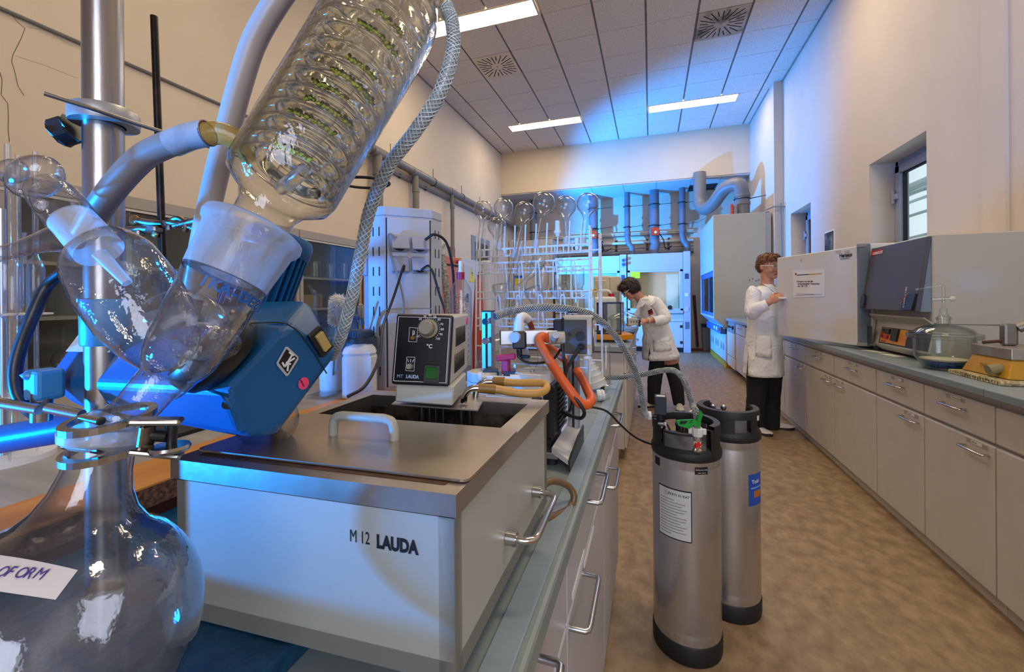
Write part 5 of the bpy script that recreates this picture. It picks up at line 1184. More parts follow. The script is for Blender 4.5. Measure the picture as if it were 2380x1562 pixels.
# desiccator on the far bench and pump instrument held by the woman
c = oZ(1458, 800, .88); c = V((oY(1459, 770, 4.25).x - .03, 4.25, .88))
t = thing('desiccator', 'glass desiccator on the far bench between the balance and the bending woman', 'desiccator', c)
MB().lathe([(0, 0), (.08, 0), (.13, .06), (.135, .15), (.16, .155), (.16, .165), (.13, .165)], c, (0, 0, 1), 30).build('bowl', GLG, t); MB().lathe([(.16, .168), (.155, .178), (.12, .20), (.05, .225), (.03, .235), (.03, .26), (0, .262)], c, (0, 0, 1), 30).build('lid', GLG, t)
MB().lathe([(0, .006), (.08, .006), (.1, .035), (0, .035)], c, (0, 0, 1), 24).build('silica_gel', MATS['silica_blue'], t)
# cream machine and jerrycans behind
yb_ = 5.2; a, b = oY(1380, 800, yb_), oY(1436, 640, yb_)
t = thing('cream_instrument', 'cream coloured tall instrument housing behind the far bench, left of the woman', 'instrument', ((a.x + b.x) / 2, yb_ + .2, .88))
MB().box(a.x, b.x - .10, yb_, yb_ + .4, .88, b.z, .02, 2).build('housing', CREAM, t); MB().box(b.x - .10, b.x + .02, yb_ + .02, yb_ + .4, .88, b.z - .01, .01).build('side_housing', CREAM, t)
MB().box(a.x + .03, b.x - .13, yb_ - .008, yb_ + .01, 1.02, b.z - .05, .01).build('front_panel', mat('cream_panel', '#d2c7ac', .5), t)
for i, (u0, u1, v0, lb) in enumerate(((1382, 1432, 690, 'white plastic jerrycan with a dark red cap in front of the cream instrument'),)):
    y = 4.75; a, b = oY(u0, v0, y), oY(u1, v0, y)
    t = thing('jerrycan', lb, 'jerrycan', ((a.x + b.x) / 2, y, .88)); MB().box(a.x, b.x, y - .09, y + .09, .88, a.z, .03, 3).build('can_body', HD, t)
    MB().cyl((b.x - .05, y, a.z - .01), (b.x - .05, y, a.z + .035), .03, n=16).build('can_cap', RED, t); MB().tube(cr([(a.x + .03, y, a.z - .02), (a.x + .05, y, a.z + .06), (a.x + .16, y, a.z + .06), (a.x + .18, y, a.z - .02)], 4), .014, 8).build('can_handle', HD, t)
MB().tube(cr([oY(1376, 692, 4.75), oY(1378, 678, 4.75), oY(1386, 673, 4.75), oY(1394, 692, 4.75)], 5), .012, 8).build('yellow_tube', mat('yellow_tube', '#c9a23a', .4), t)
c = oY(1428, 700, 4.9); MB().box(c.x - .07, c.x + .05, 4.86, 5.0, .88, oY(1428, 678, 4.9).z, .006).build('grey_box', GREYP, label='narrow grey instrument box behind the head of the bending woman', cat='instrument')
# ================================================================== WATER BATH
BATH = mat('bath_enamel', '#a3a59b', .38, var=.02, bump=.06, bs=900)
zt, zl, zb = 1.072, 1.051, .895
FL, FR, BR_, BL_ = oZ(396, 1067, zt), oZ(1060, 1151, zt), oZ(1276, 930, zt), None
ex_ = (FR - FL).normalized(); ey = V((BR_.x - FR.x, BR_.y - FR.y, 0)); Ly = ey.length; ey.normalize(); Lx = (FR - FL).length; BL_ = FL + ey * Ly
def bq(x, y, z): p = FR - ex_ * x + ey * y; return V((p.x, p.y, z))       # x from right edge to the left, y from front to back
t = thing('water_bath', 'grey enamelled water bath with steel rim, lid and chrome side handles on the left bench', 'water bath', bq(Lx / 2, Ly / 2, ZB1))
w = .004
m = MB()
for xa, xb, ya, yb2 in ((w, .02, w, Ly - w), (Lx - .016, Lx - w, w, Ly - w), (w, Lx - w, w, .02), (w, Lx - w, Ly - .02, Ly - w)): m.prism([bq(xa, ya, zb), bq(xb, ya, zb), bq(xb, yb2, zb), bq(xa, yb2, zb)], up * (zl - .003 - zb))
m.prism([bq(w, w, zb), bq(Lx - w, w, zb), bq(Lx - w, Ly - w, zb), bq(w, Ly - w, zb)], up * .02); m.build('tank_body', BATH, t)
# open rim made of four steel strips with turned down lips
ox0, ox1, oy0, oy1 = .028, Lx - .02, .028, Ly - .035
m = MB()
m.prism([bq(0, 0, zl), bq(Lx, 0, zl), bq(Lx, oy0, zl), bq(0, oy0, zl)], up * (zt - zl)); m.prism([bq(0, oy1, zl), bq(Lx, oy1, zl), bq(Lx, Ly, zl), bq(0, Ly, zl)], up * (zt - zl))
m.prism([bq(0, oy0, zl), bq(ox0, oy0, zl), bq(ox0, oy1, zl), bq(0, oy1, zl)], up * (zt - zl)); m.prism([bq(ox1, oy0, zl), bq(Lx, oy0, zl), bq(Lx, oy1, zl), bq(ox1, oy1, zl)], up * (zt - zl))
bmesh.ops.remove_doubles(m.bm, verts=m.bm.verts[:], dist=.0002)
m.build('steel_rim', BRUSH, t)
TANK = mat('tank_inside_stained', '#857866', .35, .6, c2='#3c332a', vs=22, thr=(.35, .6))
m = MB(); zf = zl - .075
c4 = [bq(ox0, oy0, 0), bq(ox1, oy0, 0), bq(ox1, oy1, 0), bq(ox0, oy1, 0)]
for i in range(4):
    a, b = c4[i], c4[(i + 1) % 4]; m.quad(a + up * zf, b + up * zf, b + up * (zt - .001), a + up * (zt - .001))
m.quad(*[p + up * zf for p in c4]); m.build('tank_lining', TANK, t)
# the tank body is hollow: cut its top by building only walls
for x, y in ((.03, .03), (Lx - .03, .03), (.03, Ly - .03), (Lx - .03, Ly - .03)): c = bq(x, y, ZB1 if x < .1 else .8935); MB().cyl(c, V((c.x, c.y, zb + .001)), .011, n=14).build('foot', RUB, t)
LIDM = mat('lid_stained_steel', '#bfb29f', .28, .8, c2='#978a78', vs=7, thr=(.3, .72), bump=.02, bs=40)
l0, l1 = pl(1085, 1121, bq(0, 0, zt + .002), (0, 0, 1)), pl(1192, 1000, bq(0, 0, zt + .002), (0, 0, 1))
yl0 = (l0 - FR).dot(ey); yl1 = (l1 - FR).dot(ey); xl0 = -(l0 - FR).dot(ex_)
def rr4(x0, x1, y0, y1, rad, z):
    P = []
    for cx, cy, a0 in ((x0 + rad, y0 + rad, 180), (x1 - rad, y0 + rad, 270), (x1 - rad, y1 - rad, 0), (x0 + rad, y1 - rad, 90)):
        for k in range(5): a = R(a0 + 22.5 * k); P.append(bq(cx + rad * cos(a), cy + rad * sin(a), z))
    return P
lid = MB().prism(rr4(xl0, Lx - .006, yl0, yl1, .008, zt + .0015), up * .0025).build('lid', LIDM, t)
m = MB(); m.prism([bq(xl0 + .02, yl0 - .007, zt), bq(Lx - .02, yl0 - .007, zt), bq(Lx - .02, yl0 + .004, zt), bq(xl0 + .02, yl0 + .004, zt)], up * .0006); m.build('slot', mat('dark_brown_slot', '#2a1c12', .7, c2='#5a3a20', vs=30), t)  # flat dark brown strip along the gap in front of the lid
a, b = pl(775, 1014, l0, (0, 0, 1)), pl(916, 1026, l0, (0, 0, 1))
hz = oD(840, 964, -a.x * sin(YAW) + a.y * cos(YAW)).z
H0 = a + up * (hz - a.z) ; H1 = b + up * (hz - b.z); dd = (b - a) * .16
MB().tube([a] + cr([a + up * (hz - a.z) * .55, a + up * (hz - a.z) * .88 + dd * .25, H0 + dd], 4) + cr([H1 - dd, b + up * (hz - b.z) * .88 - dd * .25, b + up * (hz - b.z) * .55], 4) + [b], .0058, 14).build('lid_handle', mat('handle_grey', '#a8a596', .4), lid)
# lettering on the front
fn = (V((ex_.y, -ex_.x, 0))); fn = fn if fn.y < 0 else -fn
def fpix(u, v): return pl(u, v, bq(0, w - .0005, 1), fn)
p = fpix(812, 1258); text('M 12', .0172, p, ex_, up, INK, t, sx=.66)
p = fpix(875, 1272); text('LAUDA', .0172, p, ex_, up, INK, t, bold=.0009, sx=.78)
# chrome bow handle on the right side
rn = V((ey.y, -ey.x, 0)); rn = rn if rn.x > 0 else -rn
def rpix(u, v): return pl(u, v, bq(w - .0005, 0, 1), rn)
h0, h1 = rpix(1178, 1250), rpix(1240, 1142)
hd = MB().tube([h0] + cr([h0 + rn * .024, h0 + rn * .034 + (h1 - h0) * .06, h0 + rn * .036 + (h1 - h0) * .16], 3) + cr([h1 + rn * .036 - (h1 - h0) * .16, h1 + rn * .034 - (h1 - h0) * .06, h1 + rn * .024], 3) + [h1], .0045, 14).build('side_handle', CHROME, t)
for h in (h0, h1):
    MB().cyl(h, h + rn * .013, .0085, n=20).build('handle_socket', CHROME, hd)
hl0 = bq(Lx - w, .11, h0.z); hl1 = bq(Lx - w, .26, h0.z)
MB().tube([hl0, hl0 - rn * .036, hl1 - rn * .036, hl1], .0045, 10).build('side_handle', CHROME, t)
# ------------------------------------------------------------------ circulator head
D0 = .655
tl, trp, brp, blp = oD(922, 729, D0 + .012), oD(1053, 731, D0 + .005), oD(1043, 900, D0 - .012), oD(907, 892, D0 - .005)
t = thing('circulator_head', 'circulator head with black control panel, grey dial and green switch sitting on the water bath', 'circulator', bq(.16, Ly - .06, zt))
cx_ = (trp - tl + brp - blp).normalized(); cz_ = (tl - blp + trp - brp); cz_ = (cz_ - cx_ * cz_.dot(cx_)).normalized(); cn = cx_.cross(cz_); cn = cn if cn.y < 0 else -cn
wf = ((trp - tl).length + (brp - blp).length) / 2; hf = ((tl - blp).length + (trp - brp).length) / 2; fc = (tl + trp + brp + blp) / 4
def fp2(x, y, o=0): return fc + cx_ * (x * wf) + cz_ * (y * hf) + cn * o       # x,y in -0.5..0.5 of the face
CASE = mat('circulator_case', '#b9b7a8', .4, var=.02)
PAN = mat('black_panel', '#0d0f14', .22, var=.2)
m = MB(); m.obox(fp2(0, 0, -.006), cx_, cz_, wf, .012, hf, .0045, 3); bz = m.build('front_bezel', BLACK, t)
m = MB(); m.obox(fp2(-.0, .0, .0006), cx_, cz_, wf * .89, .001, hf * .89, .0003); m.build('panel', PAN, bz)
m = MB()
for sx_, sy_, ww, hh in ((0, .45, .9, .006), (0, -.45, .9, .006), (-.45, 0, .008, .9), (.45, 0, .008, .9)): m.obox(fp2(sx_, sy_, .0009), cx_, cz_, wf * ww, .001, hf * hh)
m.build('panel_line', INKW, bz)
dep = .15
bk = V((cn.x, cn.y, 0)).normalized() * -1
vup = up
c0 = fp2(0, 0, -.012)
P = [fp2(-.5, -.5, -.011), fp2(.5, -.5, -.011), fp2(.5, .5, -.011), fp2(-.5, .5, -.011)]
# casing behind the bezel
zlo, zhi = P[0].z, P[2].z
yb_ = dep
Q = [p + bk * (yb_ - (p - c0).dot(bk)) for p in P]
Q[0] += cx_ * .002; Q[3] += cx_ * .002; Q[1] -= cx_ * .002; Q[2] -= cx_ * .002
m = MB(); vs = [P[0] + cx_ * .002, P[1] - cx_ * .002, P[2] - cx_ * .002 - cz_ * .002, P[3] + cx_ * .002 - cz_ * .002] + [V((q_.x, q_.y, zlo if i < 2 else zhi - .002)) for i, q_ in enumerate(Q)]
m.hull(vs, .003); cs = m.build('case', CASE, t)
sn = cx_
def sp(f, z): # point on the right side of the case; f 0 front .. 1 back
    a_ = (P[1] - cx_ * .002).lerp(P[2] - cx_ * .002, z); b_ = V((Q[1].x, Q[1].y, zlo)).lerp(V((Q[2].x, Q[2].y, zhi)), z); return a_.lerp(b_, f) + cx_ * .0002
for r0_, r1_ in ((.52, .80), (.12, .40)):
    for k in range(10):
        f = .22 + .058 * k; a, b = sp(f, r0_), sp(f, r1_); m = MB(); m.obox((a + b) / 2, bk, up, .0030, .0016, (b - a).length); m.build('vent_slot', DARK, cs)
MB().cyl(sp(.86, .86), sp(.86, .86) + sn * .0012, .0075, n=20).build('round_sticker', mat('pink_sticker', '#d84a78', .5), cs)
# lower mounting box and bridge plate
a, b = oD(918, 930, .665), oD(1052, 940, .66)
lx = (b - a).length
m = MB(); m.obox((a + b) / 2 + bk * .06 + up * ((zlo - a.z) / 2), (b - a), up, lx, .12, zlo - (a.z + b.z) / 2 + .002, .002); m.build('mount_box', CASE, t)
bp_ = (a + b) / 2 + bk * .075 + V((.012, 0, 0)); m = MB(); m.obox(V((bp_.x, bp_.y, zt + .003)), (b - a), up, lx + .05, .11, .003, .001); m.build('bridge_plate', BRUSH, t)
for u, v in ((980, 955), (998, 958), (1013, 955), (1030, 960), (1072, 965), (1092, 960)): c = oD(u, v, .72); MB().cyl(V((c.x, c.y, zt)), V((c.x, c.y, zf + .002)), .006 if u in (980, 1072, 1092) else .0042, n=12).build('heater_tube', STEEL, t)
# controls
kc = fp2(.10, .29, 0)
k_ = MB(); k_.lathe([(.0, .024), (.0098, .024), (.0112, .022), (.0116, .010), (.0150, .008), (.0150, .003), (.012, .001)], kc, cn, 40); kb = k_.build('dial_knob', mat('dial_grey', '#8d8775', .45), bz)
m = MB()
for k in range(36): a = 2 * pi * k / 36; p = kc + (cx_ * cos(a) + cz_ * sin(a)) * .0115 + cn * .015; m.obox(p, cx_ * cos(a) + cz_ * sin(a), cn, .0009, .0009, .010)
m.build('knob_ridge', MATS['dial_grey'], kb, kind='stuff')
for ang, s in ((215, '-20'), (180, '-'), (135, '20'), (112, '30'), (90, '40'), (68, '50'), (45, '60'), (22, '70'), (0, '80'), (-22, '90'), (-45, '100')):
    a = R(ang); p = kc + (cx_ * cos(a) + cz_ * sin(a)) * .0212 + cn * .0016 - cz_ * .0016; text(s, .0050, p, cx_, cz_, INKW, bz, align='CENTER')
m = MB()
for k in range(25): a = R(225 - 270 * k / 24); p = kc + (cx_ * cos(a) + cz_ * sin(a)) * .0170 + cn * .0014; m.obox(p, cx_ * cos(a) + cz_ * sin(a), cn, .0022, .0004, .0004)
m.build('scale_tick', INKW, bz, kind='stuff')
text('°C', .0085, fp2(.075, .02, .0012), cx_, cz_, INKW, bz, bold=.0002)
def box_line(x, y, ww, hh):
    m = MB()
    for sx_, sy_, a, b in ((0, hh / 2, ww, .0005), (0, -hh / 2, ww, .0005), (-ww / 2, 0, .0005, hh), (ww / 2, 0, .0005, hh)): m.obox(fp2(x, y, .0012) + cx_ * sx_ + cz_ * sy_, cx_, cz_, a, .0004, b)
    m.build('symbol_frame', INKW, bz)
box_line(-.17, .20, .013, .022); MB().cyl(fp2(-.17, .155, .001), fp2(-.17, .155, .004), .0033, n=16).build('amber_lamp', mat('amber_lamp', '#7a5a10', .2), bz)
m = MB(); m.obox(fp2(-.175, .225, .0013), cx_, cz_, .0011, .0004, .008); m.obox(fp2(-.15, .23, .0013), cx_, cz_, .0008, .0004, .006); m.obox(fp2(-.16, .21, .0013), cx_, cz_, .003, .0004, .0008); m.build('thermometer_symbol', INKW, bz)
box_line(-.18, -.21, .013, .021); MB().lathe([(0, .008), (.004, .008), (.0048, .006), (.0048, 0)], fp2(-.18, -.245, .001), cn, 20).build('push_button', mat('dial_grey', '#8d8775', .45), bz)
m = MB()
for dx_, tl_ in ((-.004, .35), (0, 0), (.004, -.35)): m.obox(fp2(-.18, -.165, .0013) + cx_ * dx_, (cz_ + cx_ * -tl_), cn, .005, .0008, .0004)
m.build('fountain_symbol', INKW, bz)
m = MB(); m.obox(fp2(.20, -.33, .001), cx_, cz_, .026, .003, .027, .001); sb = m.build('switch_frame', BLACK, bz)
m = MB(); m.obox(fp2(.20, -.325, .0035), cx_, cz_ + cn * .12, .0185, .005, .018, .001); m.build('rocker_switch', mat('green_rocker', '#0a5a18', .2), sb)
text('MT', .0072, fp2(-.40, -.405, .0012), cx_, cz_, mat('blue_grey_print', '#8fa6c0', .5), bz)
text('LAUDA', .0072, fp2(-.24, -.405, .0012), cx_, cz_, MATS['blue_grey_print'], bz, bold=.0004, sx=.85)
# bent steel outlets with the amber latex hose
for (u0, v0, u1, v1, d) in ((1078, 932, 1120, 902, .70), (1105, 920, 1150, 888, .76)):
    a = oD(u0, v0 + 4, d); e = oD(u1, v1, d); MB().tube(cr([a, oD(u0 + 3, v0 - 14, d), oD(u0 + 16, v1 + 2, d), e], 5), .0056, 14).build('steel_outlet', CHROME, t)
LTX = mat('amber_latex', '#b3833e', .4, c2='#c4974f', vs=30)
P = [oD(1112, 903, .70), oD(1150, 904, .70), oD(1200, 913, .705), oD(1245, 914, .71), oD(1266, 908, .72), oD(1270, 897, .735), oD(1255, 890, .745), oD(1200, 890, .755), oD(1145, 886, .76)]
th_ = thing('latex_hose', 'amber latex hose bent back in a U between the two steel outlets of the circulator', 'hose', P[0])
MB().tube(cr(P, 7), .0068, 14).build('hose', LTX, th_)
MB().tube([oD(1113, 902, .70), oD(1152, 905, .70)], .0082, 14).build('hose_cuff', mat('amber_latex_dark', '#8a6428', .45), th_); MB().tube([oD(1146, 886, .76), oD(1172, 887, .757)], .0082, 14).build('hose_cuff', MATS['amber_latex_dark'], th_)
cable('brown_hose', 'brown rubber hose looping out beside the bath on the bench', [oD(1262, 1128, .74), oD(1285, 1118, .76), oD(1318, 1128, .78), oD(1334, 1152, .78), oD(1325, 1178, .77), oD(1298, 1196, .74), oD(1265, 1206, .71)], .0062, mat('brown_hose', '#6a5236', .35), 'hose', 6, 12)

# ================================================================== ROTARY EVAPORATOR
EVB = mat('evaporator_blue', '#0b568c', .38, var=.05, bump=.04, bs=500); EVL = mat('evaporator_light_blue', '#3d8ec8', .35, var=.05)
HAM = mat('hammered_blue', '#123c58', .35, c2='#1a5070', vs=25, bump=.25, bs=60)
pc = oD(244, 700, .46); px_, py_ = pc.x, pc.y
t = thing('rotary_evaporator', 'blue rotary evaporator drive and motor on a steel post, left of the water bath', 'rotary evaporator', (px_, py_, ZB1))
pr = oZ(665, 1515, .893)
MB().box(-.79, pr.x, -.16, .62, ZB1, .893, .004, 2).build('stand_base', HAM, t)
MB().cyl((px_, py_, .893), (px_, py_, 1.90), .0172, n=40).build('post', STEEL, t)
MB().lathe([(.0195, -.022), (.0205, -.02), (.0205, .026), (.0195, .028), (.0175, .028)], (px_, py_, oD(205, 755, .46).z), (0, 0, 1), 32).build('collar', EVL, t)
hp = [(105, 888, .47), (192, 772, .49), (300, 736, .52), (520, 907, .385), (668, 752, .44), (560, 1016, .40), (640, 1013, .43), (782, 822, .50), (714, 698, .535), (410, 706, .60), (180, 944, .47), (648, 720, .64), (760, 830, .62), (640, 985, .60), (260, 930, .64), (130, 880, .62)]
dv = MB().hull([oD(*p) for p in hp], .006, 3).build('drive_housing', EVB, t, sharp=25)
f0, f1, f2 = oD(192, 772, .49), oD(520, 907, .385), oD(668, 752, .44)
fN = (f1 - f0).cross(f2 - f0).normalized(); fN = fN if fN.dot(O - f0) > 0 else -fN
rc = oD(500, 815, .405)
camr, camu = V((cos(YAW), sin(YAW), 0)), V((0, 0, 1)); rN = ((O - rc).normalized() * .46 + (camr * -.83 + camu * .55) * .89).normalized()
MB().lathe([(.030, .012), (.038, .014), (.0425, .009), (.0435, -.004), (.040, -.012), (.030, -.02)], rc, rN, 48).build('coupling_ring', BLACK, t)
MB().lathe([(.0, .002), (.030, .004), (.030, .012)], rc, rN, 36).build('coupling_disc', DARK, t)
for a in (20, 140, 260): x, y, _ = frame(rN); p = rc + (x * cos(R(a)) + y * sin(R(a))) * .037 + rN * .013; MB().cyl(p, p + rN * .003, .0032, n=12).build('screw', CHROME, t)
# right flank plane (logo, sticker, switch)
g0, g1, g2 = oD(668, 752, .44), oD(640, 1013, .43), oD(782, 822, .50)
gN = (g1 - g0).cross(g2 - g0).normalized(); gN = gN if gN.dot(O - g0) > 0 else -gN
def gp(u, v, o=.0008): return pl(u, v, g0, gN) + gN * o
bad = [(641, 858), (651, 807), (663, 805), (690, 829), (692, 836), (668, 873), (660, 874)]
MB().prism([gp(641, 843), gp(662, 806), gp(667, 806), gp(691, 829), gp(691, 836), gp(668, 872), gp(663, 874), gp(642, 849)], gN * .0008).build('badge', mat('badge_silver', '#b9bdbf', .35), dv)
MB().prism([gp(645, 843, .0016), gp(663, 811, .0016), gp(687, 831, .0016), gp(665, 868, .0016)], gN * .0006).build('badge_field', INK, dv)
gr = (gp(668, 872) - gp(642, 846)).normalized(); gu = (gp(664, 806) - gp(642, 846)).normalized()
m = MB()
for a, b in (((668, 818), (679, 826)), ((676, 823), (658, 852)), ((661, 842), (672, 846)), ((668, 840), (681, 832)), ((666, 846), (664, 862)), ((652, 842), (658, 852))):
    A_, B_ = gp(*a, .0026), gp(*b, .0026); m.obox((A_ + B_) / 2, B_ - A_, gN, (B_ - A_).length, .0018, .0006)
m.build('badge_sign', INKW, dv)
c = gp(704, 891); MB().cyl(c, c + gN * .0006, .0066, n=30).build('pink_sticker', mat('pink_sticker_bright', '#e84a78', .5), dv)
m = MB(); rr_ = (gp(715, 905) - gp(693, 878)).normalized()
for k in range(3): A_ = gp(697 + 3 * k, 884 + 6 * k, .0016); m.obox(A_, gr, gN, .006 - .001 * k, .0006, .0003)
m.build('sticker_print', INK, dv)
MB().tube([gp(583, 751), gp(640, 749), gp(664, 752), gp(684, 764), gp(697, 776), gp(730, 822), gp(758, 868)], .0007, 6).build('cover_seam', DARK, dv)
s0, s1 = gp(727, 768, .002), gp(757, 818, .002); sw_ = MB().obox((gp(723, 770, .002) + gp(759, 817, .002)) / 2, s1 - s0, gN, .032, .019, .006, .001).build('switch_frame', BLACK, dv)
MB().obox((gp(727, 772, .005) + gp(757, 813, .005)) / 2, s1 - s0, gN + (s1 - s0).normalized() * .18, .023, .0105, .007, .001).build('rocker_switch', mat('amber_clear_rocker', '#b79c5a', .15, coat=.6), sw_)
c = oD(528, 942, .385); MB().cyl(oD(528, 940, .392), oD(528, 940, .40) , .0045, n=18).build('screw_hole', DARK, dv)
# rating plate on the upper left
q0 = pl(200, 792, f0, fN)
a_, b_, c_, d_ = [pl(u, v, f0, fN) + fN * .0035 for u, v in ((160, 822), (262, 824), (268, 752), (216, 748))]
MB().prism([a_, b_, c_, d_], fN * .0006).build('rating_plate', mat('plate_pale_blue', '#b9cede', .4), dv)
for k, s in enumerate(('220 V  50 Hz', 'RV 05  60 W', 'Made in Germany')):
    text(s, .0072, a_.lerp(d_, .75 - .24 * k) + fN * .001 + (b_ - a_).normalized() * .012, b_ - a_, d_ - a_ + (a_ - b_) * .3, INK, dv)
# motor behind
a, b = oD(585, 730, .585), oD(640, 585, .60); ad = b - a
MB().tube([a, b], .036, 36).build('motor_body', EVB, t)
m = MB(); x, y, dn = frame(ad)
for k in range(28):
    an = 2 * pi * k / 28; dr_ = x * cos(an) + y * sin(an); m.obox((a + b) / 2 + dr_ * .039, ad, dr_, ad.length, .0016, .010)
m.build('cooling_fins', EVB, t, kind='stuff')
cp = b; MB().lathe([(.044, -.002), (.0455, 0), (.0455, .018), (.041, .026), (.0, .028)], cp, ad, 40).build('motor_cap', EVB, t)
# lower arm and boss
MB().tube([oD(-70, 1033, .5), oD(290, 972, .49)], .0165, 24).build('support_arm', EVB, t)
bc = oD(104, 888, .445)
m = MB(); m.box(bc.x - .013, bc.x + .013, bc.y - .012, bc.y + .012, bc.z - .018, bc.z + .014, .004, 2); m.build('boss', EVL, t)
MB().lathe([(0, .0), (.004, .004), (.0065, .014), (.0065, .024), (.010, .028)], oD(44, 872, .43), oD(104, 876, .445) - oD(44, 872, .43), 16).build('boss_knob', EVL, t)
MB().cyl(oD(98, 905, .44), oD(96, 978, .44), .0085, n=16).build('boss_pin', STEEL, t)
for (u0, v0, u1, v1) in ((-30, 932, 92, 952), (112, 948, 190, 964)): MB().tube([oD(u0, v0, .425), oD(u1, v1, .425)], .0052, 12).build('clamp_rod', ALU, t)
# ------------------------------------------------------------------ support clamp on the post
kc_ = oD(244, 275, .46)
t = thing('post_clamp', 'grey clamp collar on the steel post with thin rod, black knob and wire ring', 'clamp', kc_)
MB().lathe([(.0175, -.008), (.029, -.008), (.0295, -.006), (.0295, .007), (.028, .009), (.0175, .009)], kc_, (0, 0, 1), 40).build('collar', mat('cast_grey', '#a9a9a6', .4, .6), t)
kn = oD(168, 300, .455); m = MB(); pts = []
for k in range(12): a = 2 * pi * k / 12; pts.append((.017 if k % 2 else .0135, a))
kd = (kc_ - kn).normalized(); x, y, _ = frame(kd); m.prism([kn - kd * .014 + (x * cos(a) + y * sin(a)) * q_ for q_, a in pts], kd * .016, .002); m.build('star_knob', BLACK, t)
MB().tube([oD(103, 217, .40), oD(225, 256, .425), oD(312, 286, .455), oD(500, 345, .49), oD(805, 437, .53)], .0022, 10).build('rod', STEEL, t)
MB().torus(oD(848, 425, .535), (0, -.05, 1), .030, .0018, 40, 8).build('wire_ring', RUB, t)
# ------------------------------------------------------------------ glass condenser
d0, d1 = .335, .458
W0, W1 = oD(525, 648, d0), oD(930, -20, d1); Ax = W1 - W0; axn = Ax.normalized()
def tpx(t_):                                     # distance along the axis for a pixel distance t_ from the lower joint
    f = t_ / 781.; a_ = f * d0 / (d1 + f * (d0 - d1)); return a_ * Ax.length
def dpt(t_): f = tpx(t_) / Ax.length; return d0 + (d1 - d0) * f
KS = .93
def rp(r_, t_): return r_ * dpt(t_) / 978 * KS
def prof(L): return [(rp(r_, t_), tpx(t_)) for r_, t_ in L]
t = thing('condenser', 'large tilted glass spiral condenser of the rotary evaporator with green algae between its coils', 'condenser', W0)
MB().lathe(prof([(66, 30), (66, 120), (70, 137), (66, 160), (68, 185), (82, 212), (104, 226), (124, 240), (131, 262), (131, 420), (131, 600), (130, 700), (124, 735), (108, 765), (70, 790), (30, 800), (26, 840)]), W0, axn, 56).build('jacket', GLY, t)
MB().lathe(prof([(126, 262), (126, 700), (120, 735)]), W0, axn, 48).build('jacket_inner', GLY, t)
GLS = bpy.data.materials.new('solid_glass'); GLS.use_nodes = True; gb = GLS.node_tree.nodes['Principled BSDF']
gb.inputs['Base Color'].default_value = (.99, .99, .93, 1); gb.inputs['Transmission Weight'].default_value = 1; gb.inputs['Roughness'].default_value = .06; gb.inputs['Specular IOR Level'].default_value = .9; gb.inputs['IOR'].default_value = 1.22
nz_ = GLS.node_tree.nodes.new('ShaderNodeTexNoise'); nz_.inputs['Scale'].default_value = 90; bu = GLS.node_tree.nodes.new('ShaderNodeBump'); bu.inputs['Strength'].default_value = .1; GLS.node_tree.links.new(nz_.outputs['Fac'], bu.inputs['Height']); GLS.node_tree.links.new(bu.outputs['Normal'], gb.inputs['Normal'])
x, y, _ = frame(axn)
def helix(t0, t1, turns, rr, ph=0, N=44):
    out = []; n_ = int(turns * N)
    for i in range(n_ + 1):
        f = i / n_; a = 2 * pi * turns * f + ph; tt = t0 + (t1 - t0) * f; c = W0 + axn * tpx(tt); q_ = rp(rr, tt); out.append(c + (x * cos(a) + y * sin(a)) * q_)
    return out
hx_ = helix(272, 745, 12.5, 108)
MB().tube(hx_, .0062, 12).build('outer_coil', GLS, t)
MB().tube(helix(280, 745, 12.5, 72, 1.5), .0052, 10).build('inner_coil', GLS, t)
m = MB(); m.tube([W0 + axn * tpx(250), W0 + axn * tpx(760)], rp(26, 500), 14); m.build('centre_tube', GL, t)
# bottom inlet tube
m = MB(); m.tube(cr([hx_[0], W0 + axn * tpx(262) + x * rp(80, 260), W0 + axn * tpx(245)], 5), .006, 10); m.build('coil_end', GLS, t)
ALG = mat('green_algae', '#7f9c1e', .8, c2='#a8b838', vs=160, thr=(.4, .6), bump=.6, bs=200)
rnd = random.Random(4)
def topix(p):
    l = p - O; a = l.x * cos(YAW) + l.y * sin(YAW); f = -l.x * sin(YAW) + l.y * cos(YAW); return CX + F * a / f, CY - F * l.z / f
front = [j for j, p in enumerate(hx_) if (p - W0 - axn * (p - W0).dot(axn)).dot(O - p) > 0]
hp2 = {j: topix(hx_[j]) for j in front}
for (u, v), n_ in zip(((905, 45), (882, 78), (852, 135), (800, 172), (832, 188), (772, 205), (748, 226), (795, 246), (728, 258), (690, 330), (700, 348), (860, 62)), (4, 6, 5, 5, 7, 5, 4, 5, 6, 4, 3, 3)):
    j0 = min(front, key=lambda j: (hp2[j][0] - u) ** 2 + (hp2[j][1] - v) ** 2); m = MB()
    for j in range(j0 - n_ // 2, j0 + n_ // 2 + 1):
        if 0 <= j < len(hx_):
            for q_ in range(7): m.ball(hx_[j].lerp(hx_[min(j + 1, len(hx_) - 1)], q_ / 7) - axn * .0055 + axn * rnd.uniform(-.002, .002) + V((rnd.uniform(-1, 1), rnd.uniform(-1, 1), rnd.uniform(-1, 1))) * .001, rnd.uniform(.0010, .0022), n=6, m=5)
    m.build('algae_patch', ALG, t, kind='stuff')
# top bulb seen through the glass
c = W0 + axn * tpx(748) + x * 0; MB().ball(oD(955, 45, .45), .022, .018, .022, 24, 16).build('top_bulb', GL, t)
m = MB(); m.tube(cr([oD(985, 10, .45), oD(1010, 0, .45), oD(1030, 4, .45), oD(1040, 20, .45)], 4), .0065, 14); m.build('outlet_nozzle', GL, t)
